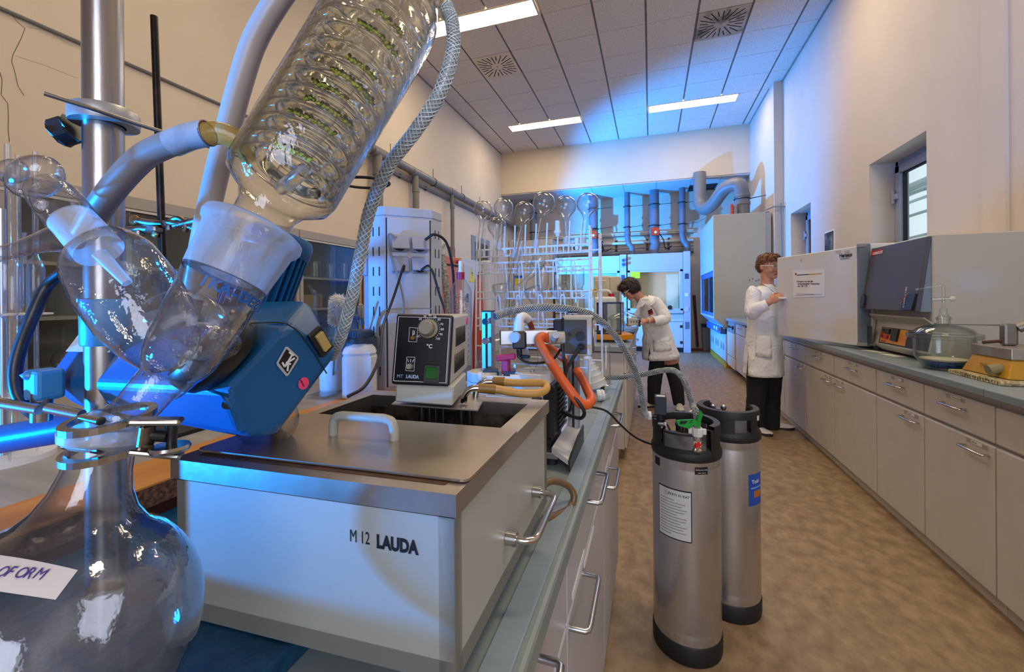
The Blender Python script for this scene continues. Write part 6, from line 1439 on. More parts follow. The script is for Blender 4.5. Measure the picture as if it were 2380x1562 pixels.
# amber side arm
m = MB(); m.tube(cr([oD(480, 312, .37), oD(510, 310, .372), oD(545, 322, .376), oD(572, 345, .38), oD(590, 372, .385)], 6), [.0092] * 12 + [.0098] * 13 if False else .0098, 20, cap=False); m.build('side_arm', glass('amber_glass', tint=(.86, .70, .26), refl=1.3, haze=.38, hazec=(.62, .46, .12)), t)
# ground joint collar and socket
JN = glass('frosted_joint', haze=.50, hazec=(.64, .61, .57), rough=.35)
m = MB(); m.lathe(prof([(96, 0), (98, 20), (106, 104), (114, 112), (117, 122), (114, 134), (104, 139), (70, 141)]), W0, axn, 56); m.build('ground_joint', JN, t)
m = MB(); m.lathe(prof([(96, 0), (60, 3), (66, 30)]), W0, axn, 48); m.build('joint_lip', GL, t)
# ------------------------------------------------------------------ distribution piece (glass) below
t = thing('distribution_head', 'clear glass distribution head with stopcock between condenser and receiving flask', 'glassware', oD(390, 850, .34))
B1 = [(525, 648, .335, 100), (505, 685, .335, 98), (470, 745, .335, 95), (440, 795, .335, 92), (420, 830, .335, 86), (402, 860, .335, 72), (388, 884, .333, 57), (370, 900, .33, 50)]
def tubes(L, k=.88, n=44, cap=False): return [oD(u, v, d) for u, v, d, r_ in L], [r_ * d / 978 * k for u, v, d, r_ in L]
def gtube(name, L, mm, k=.88, n=44, cap=False, sub=4):
    P, r_ = tubes(L, k); PP = cr(P, sub); RR = []
    for i in range(len(r_) - 1):
        for q_ in range(sub): RR.append(r_[i] + (r_[i + 1] - r_[i]) * (q_ / sub) ** 1)
    RR.append(r_[-1]); return MB().tube(PP, RR, n, cap=cap).build(name, mm, t)
bd = gtube('main_body', B1, GLD)
gtube('main_body_inner', [(u, v, d, r_ - 9) for u, v, d, r_ in B1[:6]], GL)
gtube('side_chamber', [(214, 566, .352, 50), (232, 580, .352, 80), (258, 612, .35, 104), (300, 675, .347, 112), (340, 735, .344, 108), (374, 790, .34, 92), (400, 835, .338, 62), (412, 852, .338, 20)], GLD)
gtube('inner_dome', [(352, 770, .345, 40), (385, 742, .345, 64), (430, 735, .345, 72), (470, 760, .345, 66), (492, 800, .35, 44)], GL)
gtube('vapour_duct', [(430, 790, .345, 50), (470, 795, .36, 52), (512, 800, .385, 54)], GLD)
gtube('down_tube', [(378, 880, .333, 56), (355, 905, .328, 54), (320, 945, .32, 52), (290, 975, .312, 52), (272, 985, .31, 56)], GLD)
MB().torus(oD(270, 990, .309), oD(290, 970, .312) - oD(270, 990, .309), .0162, .0025, 36, 8).build('ball_joint', GLF, t)
gtube('ground_joint', [(232, 584, .35, 54), (205, 552, .352, 52), (168, 512, .355, 50)], GLF)
gtube('stopcock_barrel', [(172, 516, .355, 52), (150, 488, .358, 54), (125, 458, .36, 52), (106, 436, .362, 44)], GLD)
gtube('barrel_rim', [(158, 462, .356, 40), (140, 476, .356, 62), (130, 486, .358, 40)], GL)
MB().ball(oD(82, 412, .362), .0255, .017, .017, 26, 16, frame_m := M.Rotation(R(-20), 3, 'Y')).build('stopcock_key', GLD, t)
MB().ball(oD(28, 398, .365), .014, .010, .010, 20, 12, M.Rotation(R(-15), 3, 'Y')).build('key_grip', GLD, t)
gtube('hose_nozzle', [(170, 548, .352, 36), (130, 556, .352, 34), (90, 566, .352, 26), (40, 580, .352, 20), (-20, 596, .352, 19)], GLD)
gtube('capillary', [(232, 590, .35, 18), (262, 622, .35, 15), (296, 658, .35, 12)], GLF, cap=True)
ET = mat('etched_blue_print', '#1458a8', .5)
p0 = W0 - axn * tpx(8) + (O - W0).normalized() * rp(97, 0) * .95
# printed letters wrap round the tube just below the joint
vx = (O - W0).normalized(); vx = (vx - axn * vx.dot(axn)).normalized(); vy = axn.cross(vx)
for k, ch in enumerate('IKA-DEST'):
    a = R(20 - 13 * k) ; n_ = vx * cos(a) - vy * sin(a) if (vy.dot(V((cos(YAW), sin(YAW), 0))) < 0) else vx * cos(a) + vy * sin(-a)
    rgt = axn.cross(n_); rgt = rgt if rgt.dot(V((cos(YAW), sin(YAW), 0))) > 0 else -rgt
    text(ch, .0112, W0 - axn * .0155 + n_ * (rp(97, 0) + .001), rgt, axn, ET, t, align='CENTER', bold=.0004)
# ------------------------------------------------------------------ receiving flask
Cf = oD(126, 1485, .283); Nf = oD(250, 1000, .308); fa = (Nf - Cf).normalized(); Lf = (Nf - Cf).length; Rf = .082
t = thing('receiving_flask', 'large round glass receiving flask with a handwritten white label at the lower left', 'flask', Cf - V((0, 0, Rf)))
def fprof(dr_): 
    P = [((Rf - dr_) * sin(R(a)), -(Rf - dr_) * cos(R(a))) for a in range(0, 150, 6)]
    r_, z_ = P[-1]; return P + [(.036 - dr_, .072), (.028 - dr_, .082), (.0225 - dr_, .094), (.0195 - dr_, .108), (.0185 - dr_, Lf - .012), (.0185 - dr_, Lf)]
MB().lathe([p for p in fprof(0)], Cf, fa, 72).build('flask_body', GLQ, t)
MB().lathe(fprof(.002), Cf, fa, 60).build('flask_inner_wall', GL, t)
MB().lathe([(.0185, Lf - .012), (.025, Lf - .008), (.0262, Lf - .002), (.0255, Lf + .002), (.019, Lf + .003)], Cf, fa, 40).build('joint_flange', GLF, t)
# label wrapped on the bulb
LB = mat('label_white', '#d6d2d4', .6, var=.02)
def onball(u, v, rr_=Rf + .0006):
    dr_ = ray(u, v).normalized(); oc = O - Cf; b_ = oc.dot(dr_); c__ = oc.dot(oc) - rr_ * rr_; q_ = b_ * b_ - c__
    return O + dr_ * (-b_ - sqrt(max(q_, 0)))
g = []
for j in range(7):
    row = []
    for i in range(13):
        fx, fy = i / 12, j / 6
        tx, ty = -90 + (181 + 90 - 5 * 0) * fx, 1270 + 0 * fx
        top = 1283 + (1325 - 1283) * ((max(tx, -90) + 90) / 271) ** 1.6; botv = 1362 + (1394 - 1362) * ((tx + 90) / 271)
        ux = tx - (1 - fx if False else 0) - fy * 52 * fx
        row.append(onball(ux, top + (botv - top) * fy))
    g.append(row)
m = MB(); m.loft(g, cap=False, closed=False); m.build('paper_label', LB, t)
for k, ch in enumerate('CHLOROFORM'):
    u = -118 + 22 * k; v = 1325 + .06 * max(0, u) + 5
    if u > 118: continue
    p = onball(u, v, Rf + .0012); n_ = (p - Cf).normalized(); rg = (onball(u + 10, v + 2) - onball(u - 10, v - 2)).normalized()
    text(ch, .0085, p - n_.cross(rg) * .002, rg, n_.cross(rg), mat('violet_pen', '#4a3f8a', .6), t, sx=.8)
# ------------------------------------------------------------------ joint clamp
t = thing('joint_clamp', 'nickel plated fork clamp with a knurled screw holding the flask joint', 'clamp', oD(300, 1010, .30))
NI = mat('nickel_plated', '#a59f94', .22, 1, var=.06)
for (v0, dv_, nm) in ((973, 0, 'upper_fork'), (1040, 1, 'lower_fork')):
    cc_ = oD(255, v0, .305); x, y, _ = frame(V((.0, -.06, 1)))
    m = MB(); ring = [cc_ + V((cos(a), sin(a), 0)) * .0225 + V((0, 0, .003 * sin(a))) for a in [R(150 + 10 * k) for k in range(40)]]
    m.loft([[p + (p - cc_).normalized() * a_ + V((0, 0, b_)) for a_, b_ in ((-.0008, -.0022), (.0042, -.0022), (.0042, .0022), (-.0008, .0022))] for p in ring], smooth=False); m.build(nm, NI, t)
    e0 = oD(300, v0 + 6, .292); e1 = oD(425, v0 + (6 if dv_ == 0 else 18), .305)
    m = MB(); m.obox((e0 + e1) / 2, e1 - e0, up, (e1 - e0).length, .014, .0042, .002, 2); m.build('fork_arm', NI, t)
    MB().tube([oD(190 if dv_ == 0 else 150, v0 - 3, .296), oD(235, v0 + 6, .290)], [.0022, .003], 10).build('fork_tip', NI, t)
m = MB(); m.lathe([(0, -.002), (.0115, -.002), (.0125, 0), (.0115, .002), (0, .002)], oD(395, 1041, .30), (0, .0, 1), 30); m.build('knurled_nut', NI, t)
MB().cyl(oD(402, 980, .303), oD(396, 1062, .303), .0032, n=14).build('screw', BLACK, t)
m = MB(); a, b = oD(345, 988, .297), oD(335, 1052, .297); m.obox((a + b) / 2, b - a, V((0, -1, 0)), (b - a).length, .004, .010, .001); m.build('link_plate', NI, t)
MB().tube([oD(330, 1010, .300), oD(392, 1014, .302)], .0042, 12).build('pivot_bolt', BLACK, t)
# ------------------------------------------------------------------ hoses of the evaporator
t = thing('silicone_hose', 'milky grey silicone hose from the amber side arm down behind the stopcock', 'hose', oD(215, 520, .40))
P = cr([oD(196, 540, .41), oD(226, 490, .40), oD(272, 428, .388), oD(330, 368, .378), oD(380, 340, .374), oD(425, 325, .372)], 7)
MB().tube(P, .0108, 22).build('hose', mat('milky_silicone', '#8d857a', .4, var=.04, **{'Transmission Weight': .15, 'Subsurface Weight': .2}), t)
MB().tube(cr([oD(400, 334, .373), oD(440, 318, .371), oD(484, 308, .37)], 5), .0113, 22).build('hose_end', mat('milky_silicone_clear', '#aaa9a6', .3, c2='#8d8a86', vs=40), t)
MB().torus(oD(482, 310, .37), oD(482, 310, .37) - oD(440, 318, .371), .0102, .0012, 24, 6).build('rust_ring', mat('rust_brown', '#6a3a1a', .7), t)
WH = mat('white_tube', '#aaa299', .35, var=.02, **{'Subsurface Weight': .15})
t = thing('white_hose', 'thick white plastic hose curving from the top of the picture down behind the ground joint', 'hose', oD(440, 640, .45))
MB().tube(cr([oD(690, -60, .42), oD(640, 10, .42), oD(592, 95, .425), oD(560, 190, .43), (oD(528, 310, .44)), oD(498, 430, .45), oD(470, 560, .46), oD(448, 680, .48), oD(430, 790, .53)], 8), .0112, 24).build('hose', WH, t)
MB().tube([oD(498, 545, .475), oD(470, 690, .485)], [.004, .014], 20).build('hose_funnel', WH, t)
t = thing('braided_hose', 'clear braided hose hanging from the condenser top down behind the drive housing', 'hose', oD(800, 790, .58))
P = [oD(1036, 12, .45), oD(1052, 60, .452), oD(1050, 130, .455), oD(1020, 220, .46), oD(965, 305, .475), oD(905, 385, .495), oD(862, 480, .515), oD(838, 590, .53), oD(818, 690, .545), oD(795, 775, .565), oD(770, 830, .59)]
_t = t; COL.objects.unlink(t); bpy.data.objects.remove(t)
BRD2 = None
bh = braided('clear_braided_hose', 'clear braided hose hanging from the condenser top down behind the drive housing', P, .0072, mat('hose_core_pale', '#8d9aa0', .15, var=.08, coat=.8), mat('braid_thread_pale', '#c9d3d6', .3, var=.05))
MB().tube([oD(1034, 4, .45), oD(1040, 34, .451)], .0062, 16).build('hose_nozzle', mat('amber_clear', '#9a8a4a', .2, coat=.6), bh)
# black mains cable at the left
cable('mains_cable', 'thick black cable hanging in a loop at the left edge in front of the pipettes', [oD(150, 630, .47), oD(110, 665, .47), oD(78, 730, .46), oD(50, 800, .455), oD(36, 860, .45), oD(42, 915, .445), oD(65, 950, .445), oD(90, 968, .447)], .0058, BLACK, 'cable', 7, 14)

c = oD(622, 975, .53); ax_ = oD(560, 900, .60) - c
t = thing('evaporating_flask', 'small clear glass flask bottom showing behind the lower edge of the blue drive', 'flask', c - V((0, 0, .035)))
MB().lathe([(0, -.036), (.02, -.030), (.032, -.016), (.036, 0), (.032, .016), (.02, .03), (.012, .04), (.011, .07)], c, ax_, 32).build('flask_body', GL, t)
# ================================================================== STEEL CANISTERS
KEG = mat('keg_steel', '#d2d4d6', .25, .85, c2='#b4b4b4', vs=10, sx=(1, 1, .12), bump=.015, bs=60)
def keg(name, label, c, hgt, rad, front):
    t = thing('steel_canister', label, 'canister', c, group='steel canisters on the floor')
    z = c.z
    MB().lathe([(0, .02), (rad * .93, .02), (rad * .985, .055), (rad, .07), (rad, .10), (rad * .995, .104), (rad, .108), (rad, hgt - .115), (rad * .992, hgt - .112), (rad, hgt - .108), (rad, hgt - .07)], c, (0, 0, 1), 56).build('steel_body', KEG, t)
    MB().lathe([(rad * .9, 0), (rad * 1.0, .0), (rad * 1.025, .012), (rad * 1.025, .062), (rad * 1.002, .066)], c, (0, 0, 1), 56).build('rubber_base', RUB, t)
    MB().lathe([(rad * 1.01, hgt - .085), (rad * 1.035, hgt - .08), (rad * 1.035, hgt - .06), (rad * .97, hgt - .045), (rad * .8, hgt - .04), (0, hgt - .035)], c, (0, 0, 1), 56).build('rubber_top', RUB, t)
    # handle ring: torus like rim on posts
    pro = [(rad * .80, hgt + .032), (rad * .98, hgt + .032), (rad * 1.0, hgt + .026), (rad * 1.0, hgt + .002), (rad * .80, hgt + .006), (rad * .78, hgt + .024), (rad * .80, hgt + .032)]
    # open towards the front
    MB().lathe(pro, c, (0, 0, 1), 44, a0=front + R(52), a1=front + R(308)).build('handle_ring', RUB, t)
    for a, wd in ((60, 16), (300, 16), (178, 20), (118, 10), (240, 10)):
        MB().lathe([(rad * .82, hgt - .06), (rad * 1.0, hgt - .06), (rad * .99, hgt + .02), (rad * .82, hgt + .02), (rad * .82, hgt - .06)], c, (0, 0, 1), 8, a0=front + R(a - wd), a1=front + R(a + wd)).build('handle_post', RUB, t)
    return t
x_, y_, _ = frame((0, 0, 1))
def ang(v): return atan2(V(v).dot(y_), V(v).dot(x_))
cA = oZ(1597, 1490, 0); cB = oZ(1694, 1402, 0)
toC = V((-cA.x, -cA.y, 0)).normalized()
rA = .115
hA = .775
k1 = keg('a', 'front steel canister with a certificate sticker and green tagged valve', cA, hA, rA, ang(toC))
k2 = keg('b', 'rear steel canister with a blue label, half hidden behind the front one', cB, hA, rA, ang(V((.25, 1, 0))))
MB().cyl(oY(1714, 976, cB.y - .02), oY(1714, 976, cB.y - .02) + V((.012, -.012, 0)), .001).build('sticker', PAPER, k2) if False else None
# plate on the front of the canister top
def kp(a, z, rr, c=cA): n_ = (toC * cos(a) + V((-toC.y, toC.x, 0)) * sin(a)); return c + n_ * rr + V((0, 0, z)), n_
m = MB(); rows_ = []
pl_ = MB(); A0, A1 = R(-40), R(12)
def arcplate(mm, name, a0, a1, z0, z1, r0, par, th=.012, n=10, c=cA):
    rings = []
    for i in range(n + 1):
        a = a0 + (a1 - a0) * i / n; p, n_ = kp(a, 0, r0, c); q = p + n_ * th
        rings.append([p + V((0, 0, z0)), q + V((0, 0, z0)), q + V((0, 0, z1)), p + V((0, 0, z1))])
    return MB().loft(rings, smooth=False).build(name, mm, par)
# find sign of angle: positive angle must be to the right in the picture
pt, _ = kp(.5, .3, rA); sg = 1 if (pt - cA).dot(V((cos(YAW), sin(YAW), 0))) > 0 else -1
fp_ = arcplate(RUB, 'name_plate_holder', sg * R(-38), sg * R(22), hA - .055, hA + .012, rA * .93, k1)
arcplate(mat('etched_plate', '#8d9096', .35, .8, c2='#5d6066', vs=26), 'name_plate', sg * R(-34), sg * R(14), hA - .04, hA + .005, rA * .935 + .012, k1, .001)
LBK = mat('certificate', '#d5d8d6', .5, c2='#8a8a86', vs=9, thr=(.60, .72))
arcplate(INK, 'certificate_border', sg * R(-50), sg * R(9), .42, .593, rA, k1, .0008, 16)
arcplate(LBK, 'certificate', sg * R(-48.5), sg * R(7.5), .424, .589, rA + .0006, k1, .0008, 16)
def karc_text(s, size, a0, z, par, mm, c=cA, rr=rA + .0018, bold=0, sp=1.0):
    a = a0
    for ch in s:
        p, n_ = kp(sg * a, z, rr, c); rg = V((0, 0, 1)).cross(n_); rg = rg if rg.dot(V((cos(YAW), sin(YAW), 0))) > 0 else -rg
        if ch != ' ': text(ch, size, p, rg, up, mm, par, bold=bold)
        a += size * .66 * sp / rr
karc_text('ZERTIFIKAT', .011, R(-30), .570, k1, INK, bold=.0002)
for k in range(13):
    w_ = (26, 44, 38, 46, 42, 30, 46, 44, 36, 46, 40, 44, 20)[k]
    arcplate(GREYP, 'text_line', sg * R(-45), sg * R(-45 + w_), .553 - .0098 * k, .5555 - .0098 * k, rA + .0013, k1, .0004, 8)
arcplate(INK, 'black_label', sg * R(14), sg * R(36), hA - .122, hA - .098, rA, k1, .0008)
arcplate(INK, 'black_label', sg * R(-62), sg * R(-48), hA - .122, hA - .094, rA, k1, .0008)
karc_text('Rohbenetzung', .0065, R(15), hA - .108, k1, INKW, sp=.8); karc_text('entleert', .0065, R(19), hA - .118, k1, INKW, sp=.8)
toC = V((-cB.x, -cB.y, 0)).normalized()
arcplate(BLUEP, 'blue_label', sg * R(38), sg * R(78), .45, .57, rA, k2, .0008, 12, cB)
karc_text('Tobi', .02, R(44), .535, k2, INKW, cB, bold=.0003); arcplate(mat('pale_blue', '#7fa8e0', .5), 'label_line', sg * R(42), sg * R(76), .515, .52, rA + .001, k2, .0004, 8, cB)
arcplate(ORANGE, 'label_picture', sg * R(50), sg * R(72), .48, .505, rA + .001, k2, .0004, 8, cB)
arcplate(PAPER, 'white_sticker', sg * R(62), sg * R(70), hA - .004, hA + .014, rA * 1.0, k2, .001, 6, cB)
toC = V((-cA.x, -cA.y, 0)).normalized()
# valves, wing bolt and pump on the front canister
zt = hA - .04
c = oD(1622, 1030, 1.53); c = V((c.x, c.y, 0))
def vz(v, d=1.55): return oD(1620, v, d).z
vr = oZ(1621, 1048, zt + .0); GD = axis_dist(vr) - .028
t = thing('outlet_valve', 'outlet valve with white wing nut and green plastic tag on the front canister', 'valve', V((vr.x, vr.y, zt)))
MB().lathe([(.016, 0), (.017, .006), (.0125, .01), (.0125, .05), (.011, .055)], V((vr.x, vr.y, zt)), (0, 0, 1), 24, cap=True).build('valve_body', CHROME, t)
MB().lathe([(.0128, .014), (.0128, .034)], V((vr.x, vr.y, zt)), (0, 0, 1), 24).build('red_mark', mat('red_white_label', '#d8241c', .5, c2='#e8e4e0', vs=60, thr=(.5, .52)), t)
m = MB(); m.lathe([(.017, .05), (.018, .054), (.018, .074), (.016, .078), (.011, .078)], V((vr.x, vr.y, zt)), (0, 0, 1), 8, smooth=False); 
for s in (-1, 1): m.box(vr.x + s * .022 - .006, vr.x + s * .022 + .006, vr.y - .004, vr.y + .004, zt + .056, zt + .076, .002)
m.build('wing_nut', WHITE, t)
g0 = V((vr.x, vr.y, zt + .1))
def g_(u, v, d=None): return oD(u, v, GD + ((d or 1.54) - 1.54))
m = MB(); m.prism([g_(1570, 976), g_(1610, 974), g_(1606, 984), g_(1598, 986), g_(1600, 996), g_(1576, 989)][::1], V((.002, -.0035, 0))); m.build('green_tag', GREEN, t)
MB().prism([g_(1582, 978, 1.535), g_(1598, 979, 1.533), g_(1592, 985, 1.533), g_(1580, 986, 1.533)], V((.001, -.001, 0))).build('tag_hole', DARK, t)
m = MB(); m.prism([g_(1596, 984), g_(1604, 975), g_(1616, 975), g_(1626, 992), g_(1624, 996), g_(1612, 986), g_(1602, 996)], V((.002, -.0035, 0))); m.prism([g_(1618, 980), g_(1627, 953, 1.53), g_(1632, 962, 1.53), g_(1624, 992)], V((.002, -.0035, 0))); m.build('green_tag', GREEN, t)
MB().lathe([(.0105, .0), (.0122, .004), (.0122, .012), (.0105, .016)], V((vr.x, vr.y, zt + .085)), (0, 0, 1), 20).build('hose_clamp', CHROME, t)
wb = oZ(1588, 1005, zt + .02); m = MB().cyl((wb.x, wb.y, zt), (wb.x, wb.y, zt + .045), .008, n=14)
for s in (-1, 1): m.ball((wb.x + s * .018, wb.y, zt + .05), .011, .003, .012, 10, 8)
t = thing('wing_bolt', 'steel wing bolt in the middle of the front canister top', 'bolt', V((wb.x, wb.y, zt))); m.build('bolt', STEEL, t)
vl = oZ(1535, 1022, zt)
t = thing('inlet_pump', 'black box pump head with green mark at the left of the front canister', 'pump head', V((vl.x, vl.y, zt)))
MB().lathe([(.012, -.014), (.0115, .004), (.0115, .05)], V((vl.x, vl.y, zt)), (0, 0, 1), 22, cap=True).build('valve_body', CHROME, t)
MB().lathe([(.0118, .006), (.0118, .028)], V((vl.x, vl.y, zt)), (0, 0, 1), 22).build('green_mark', mat('green_mark', '#15803a', .5), t)
text('↑' if False else 'I', .014, V((vl.x - .003, vl.y - .0122, zt + .011)), (1, 0, 0), up, INKW, t, bold=.0006)
m = MB(); m.lathe([(.016, .046), (.0165, .05), (.0165, .064), (.012, .068)], V((vl.x, vl.y, zt)), (0, 0, 1), 8, smooth=False)
for s in (-1, 1): m.box(vl.x + s * .017 - .004, vl.x + s * .017 + .004, vl.y - .004, vl.y + .004, zt + .05, zt + .064, .0015)
m.build('wing_nut', WHITE, t)
MB().cyl((vl.x, vl.y, zt + .066), (vl.x, vl.y, zt + .098), .014, n=20).build('pump_neck', BLACK, t)
zh0, zh1 = zt + .094, oD(1541, 918, 1.53).z
MB().box(vl.x - .019, vl.x + .021, vl.y - .022, vl.y + .022, zh0, zh1, .003, 2).build('pump_box', mat('pump_box_slate', '#2a333f', .45, var=.06), t)
MB().box(vl.x - .012, vl.x + .016, vl.y - .018, vl.y + .0, zh1, zh1 + .0008).build('paper_tag', PAPER, t)
m = MB(); m.cyl((vl.x - .012, vl.y, zt + .085), (vl.x - .034, vl.y - .004, zt + .085), .008, n=14); m.build('side_port', BLACK, t)
m = MB(); m.lathe([(.013, 0), (.016, .002), (.016, .014), (.012, .018)], V((vl.x - .030, vl.y - .003, zt + .085)), (-1, -.1, 0), 8, smooth=False); m.build('side_nut', WHITE, t)
MB().lathe([(.0115, 0), (.0122, .01), (.0105, .03)], V((vl.x - .05, vl.y - .005, zt + .087)), (-.6, .1, .8), 14).build('hose_end', mat('clear_end', '#b9c0c0', .3), t)
cable('pump_cable', 'black cable running from the orange hose across the aisle to the canister pump head', [oD(1350, 946, 1.2), oD(1385, 948, 1.25), oD(1413, 958, 1.3), oD(1440, 985, 1.36), oD(1470, 1012, 1.42), oD(1500, 1028, 1.48), oD(1530, 1034, 1.5), oD(1552, 1025, 1.5), oD(1560, 1010, 1.5), oD(1556, 998, 1.51), oD(1550, 985, 1.52)], .0034, BLACK)
# rear canister fittings
zb2 = hA - .04
wb = oZ(1645, 962, zb2 + .03)
t = thing('wing_bolt', 'steel wing bolt on the rear canister top', 'bolt', V((cB.x - .02, cB.y + .02, zb2))); m = MB().cyl((cB.x - .03, cB.y + .03, zb2), (cB.x - .03, cB.y + .03, zb2 + .05), .009, n=14)
for s in (-1, 1): m.ball((cB.x - .03 + s * .02, cB.y + .03, zb2 + .055), .012, .003, .013, 10, 8)
m.build('bolt', STEEL, t)
t = thing('connector', 'yellow capped connector with a white strip on the rear canister', 'connector', V((cB.x - .085, cB.y + .03, zb2)))
for u, v in ((1606, 968), (1620, 953)): c = oD(u, v, 1.86); MB().cyl(c - up * .03, c + up * .008, .014, n=16).build('yellow_cap', mat('yellow_cap', '#e0b414', .4), t)
a, b = oD(1598, 962, 1.84), oD(1624, 946, 1.84); m = MB(); m.obox((a + b) / 2, b - a, up, (b - a).length, .014, .006); m.build('white_strip', PAPER, t)
MB().cyl((cB.x - .085, cB.y + .03, zb2), (cB.x - .085, cB.y + .03, zb2 + .03), .016, n=14).build('connector_body', BLACK, t)
# ================================================================== PEOPLE
SKIN = mat('skin', '#c48a6e', .5, var=.05, vs=18, **{'Subsurface Weight': .08}); COAT = mat('white_lab_coat', '#ececee', .75, var=.02, vs=9, bump=.25, bs=9)
cn_ = COAT.node_tree
for nd in cn_.nodes:
    if nd.type == 'BUMP': nd.inputs['Distance'].default_value = .05; nd.inputs['Strength'].default_value = .55
    if nd.type == 'TEX_NOISE' and abs(nd.inputs['Scale'].default_value - 9) < .1 and nd.inputs['Detail'].default_value == 3: nd.inputs['Scale'].default_value = 7; nd.inputs['Distortion'].default_value = 1.2
TROU = mat('black_jeans', '#15161b', .85, var=.25, vs=14, bump=.2, bs=30); SHOE = mat('white_leather', '#d8d4cc', .45, var=.03); SOLE = mat('shoe_sole', '#2a2a2c', .7)
def ring(c, wd, fd, rx, ry, n=28, fold=0, ph=0, tilt=None):
    # ellipse round c; wd width direction, fd front direction
    out = []
    for k in range(n):
        a = 2 * pi * k / n; q_ = 1 + fold * (sin(5 * a + ph) * .6 + sin(9 * a + ph * 2) * .4)
        out.append(V(c) + V(wd) * (cos(a) * rx * q_) + V(fd) * (sin(a) * ry * q_))
    return out
def rings(L, n=28, sub=4):
    # L: list of (centre, widthdir, frontdir, rx, ry, fold); Catmull-Rom between them
    C = cr([l[0] for l in L], sub); out = []
    for i, c in enumerate(C):
        j = min(i // sub, len(L) - 2); f = i / sub - j; a, b = L[j], L[j + 1]
        g = f * f * (3 - 2 * f)
        wd = (V(a[1]).lerp(V(b[1]), g)).normalized(); fd = V(a[2]).lerp(V(b[2]), g).normalized()
        out.append(ring(c, wd, fd, a[3] + (b[3] - a[3]) * g, a[4] + (b[4] - a[4]) * g, n, a[5] + (b[5] - a[5]) * g, i * .12))
    return out
def limb(m, P, r_, n=16, sub=5, wr=0):
    PP = cr(P, sub); RR = []
    for i in range(len(r_) - 1):
        for q_ in range(sub): f = q_ / sub; RR.append((r_[i] + (r_[i + 1] - r_[i]) * f) * (1 + wr * sin(i * 9 + q_ * 2.6)))
    RR.append(r_[-1]); m.tube(PP, RR, n)
def hand(m, wr, d, pn, curl, side, s=1.0):
    # wr wrist point, d pointing direction, pn palm normal (side the fingers close to), side +1/-1: which way the thumb lies
    wr, d, pn = V(wr), V(d).normalized(), V(pn); pn = (pn - d * pn.dot(d)).normalized(); w = d.cross(pn) * side
    mx = M((w, d, pn)).transposed()
    m.ball(wr + d * .048 * s, .040 * s, .050 * s, .016 * s, 16, 10, mx)
    m.ball(wr + d * .01 * s, .027 * s, .03 * s, .019 * s, 12, 8, mx)
    for k, (off, ln, cu) in enumerate(((.029, .070, .9), (.010, .080, 1.0), (-.010, .075, 1.05), (-.028, .058, 1.15))):
        base = wr + d * (.080 - abs(off) * .15) * s + w * off * s; P = [base - d * .02 * s, base]; a = 0; p = base
        for seg, fr_ in ((.45, .55), (.32, .8), (.23, .6)):
            a += R(curl) * fr_ * cu; dd = d * cos(a) + pn * sin(a); p = p + dd * ln * seg * s; P.append(p)
        m.tube(cr(P, 3), [.0092 * s] * 3 + [.0088 * s] * 3 + [.0082 * s] * 3 + [.0074 * s] * 3 + [.0062 * s], 10)
    b = wr + d * .028 * s + w * .03 * s; p1 = b + (w * .6 + d * .75 + pn * .25).normalized() * .036 * s; p2 = p1 + (w * .15 + d * .8 + pn * .6).normalized() * .028 * s; p3 = p2 + (d * .75 - w * .1 + pn * .7).normalized() * .022 * s
    m.tube(cr([b - w * .012 * s - d * .01 * s, b, p1, p2, p3], 3), [.013 * s] * 4 + [.0112 * s] * 3 + [.0098 * s] * 3 + [.0085 * s] * 2 + [.0072 * s], 10)
def head(m, c, f, u, s=1.0):
    f, u = V(f).normalized(), V(u); u = (u - f * u.dot(f)).normalized(); r_ = f.cross(u); mx = M((r_, f, u)).transposed()
    def q(x, y, z): return V(c) + (r_ * x + f * y + u * z) * s
    B = lambda p, a, b, d: m.ball(q(*p), a * s, b * s, d * s, 20, 14, mx)
    B((0, -.012, .030), .075, .094, .085); B((0, .012, -.015), .064, .078, .085); B((0, .030, -.068), .048, .052, .042); B((0, .066, -.094), .022, .020, .018)
    for sx_ in (-1, 1):
        B((sx_ * .036, .056, -.030), .026, .026, .030); B((sx_ * .030, .072, .022), .024, .014, .010); B((sx_ * .073, -.012, -.006), .010, .017, .027); B((sx_ * .012, .088, -.036), .008, .010, .007)
    m.tube([q(0, .078, .012), q(0, .092, -.012), q(0, .104, -.034)], [.009 * s, .011 * s, .012 * s], 10); B((0, .100, -.034), .012, .012, .010)
    B((0, .080, -.062), .024, .012, .006); B((0, .078, -.071), .021, .012, .006)
    return q, mx
def face_parts(q, mx, par, skin_lip, brow, hairmat=None, s=1):
    for sx_ in (-1, 1):
        e = MB().ball(q(sx_ * .030, .074, .002), .0125, .0115, .0085, 14, 10, mx).build('eye', mat('eye_white', '#d8d2cb', .25), par)
        MB().ball(q(sx_ * .030, .0845, .002), .005, .0022, .005, 10, 8, mx).build('iris', mat('iris', '#3a4a4a', .2), e)
        m = MB(); m.tube(cr([q(sx_ * .012, .088, .020), q(sx_ * .030, .087, .027), q(sx_ * .050, .074, .020)], 3), .0032, 8); m.build('eyebrow', brow, par)
    m = MB(); m.tube(cr([q(-.021, .080, -.066), q(-.008, .0905, -.063), q(0, .091, -.064), q(.008, .0905, -.063), q(.021, .080, -.066)], 3), .0042, 8); m.build('lips', skin_lip, par)
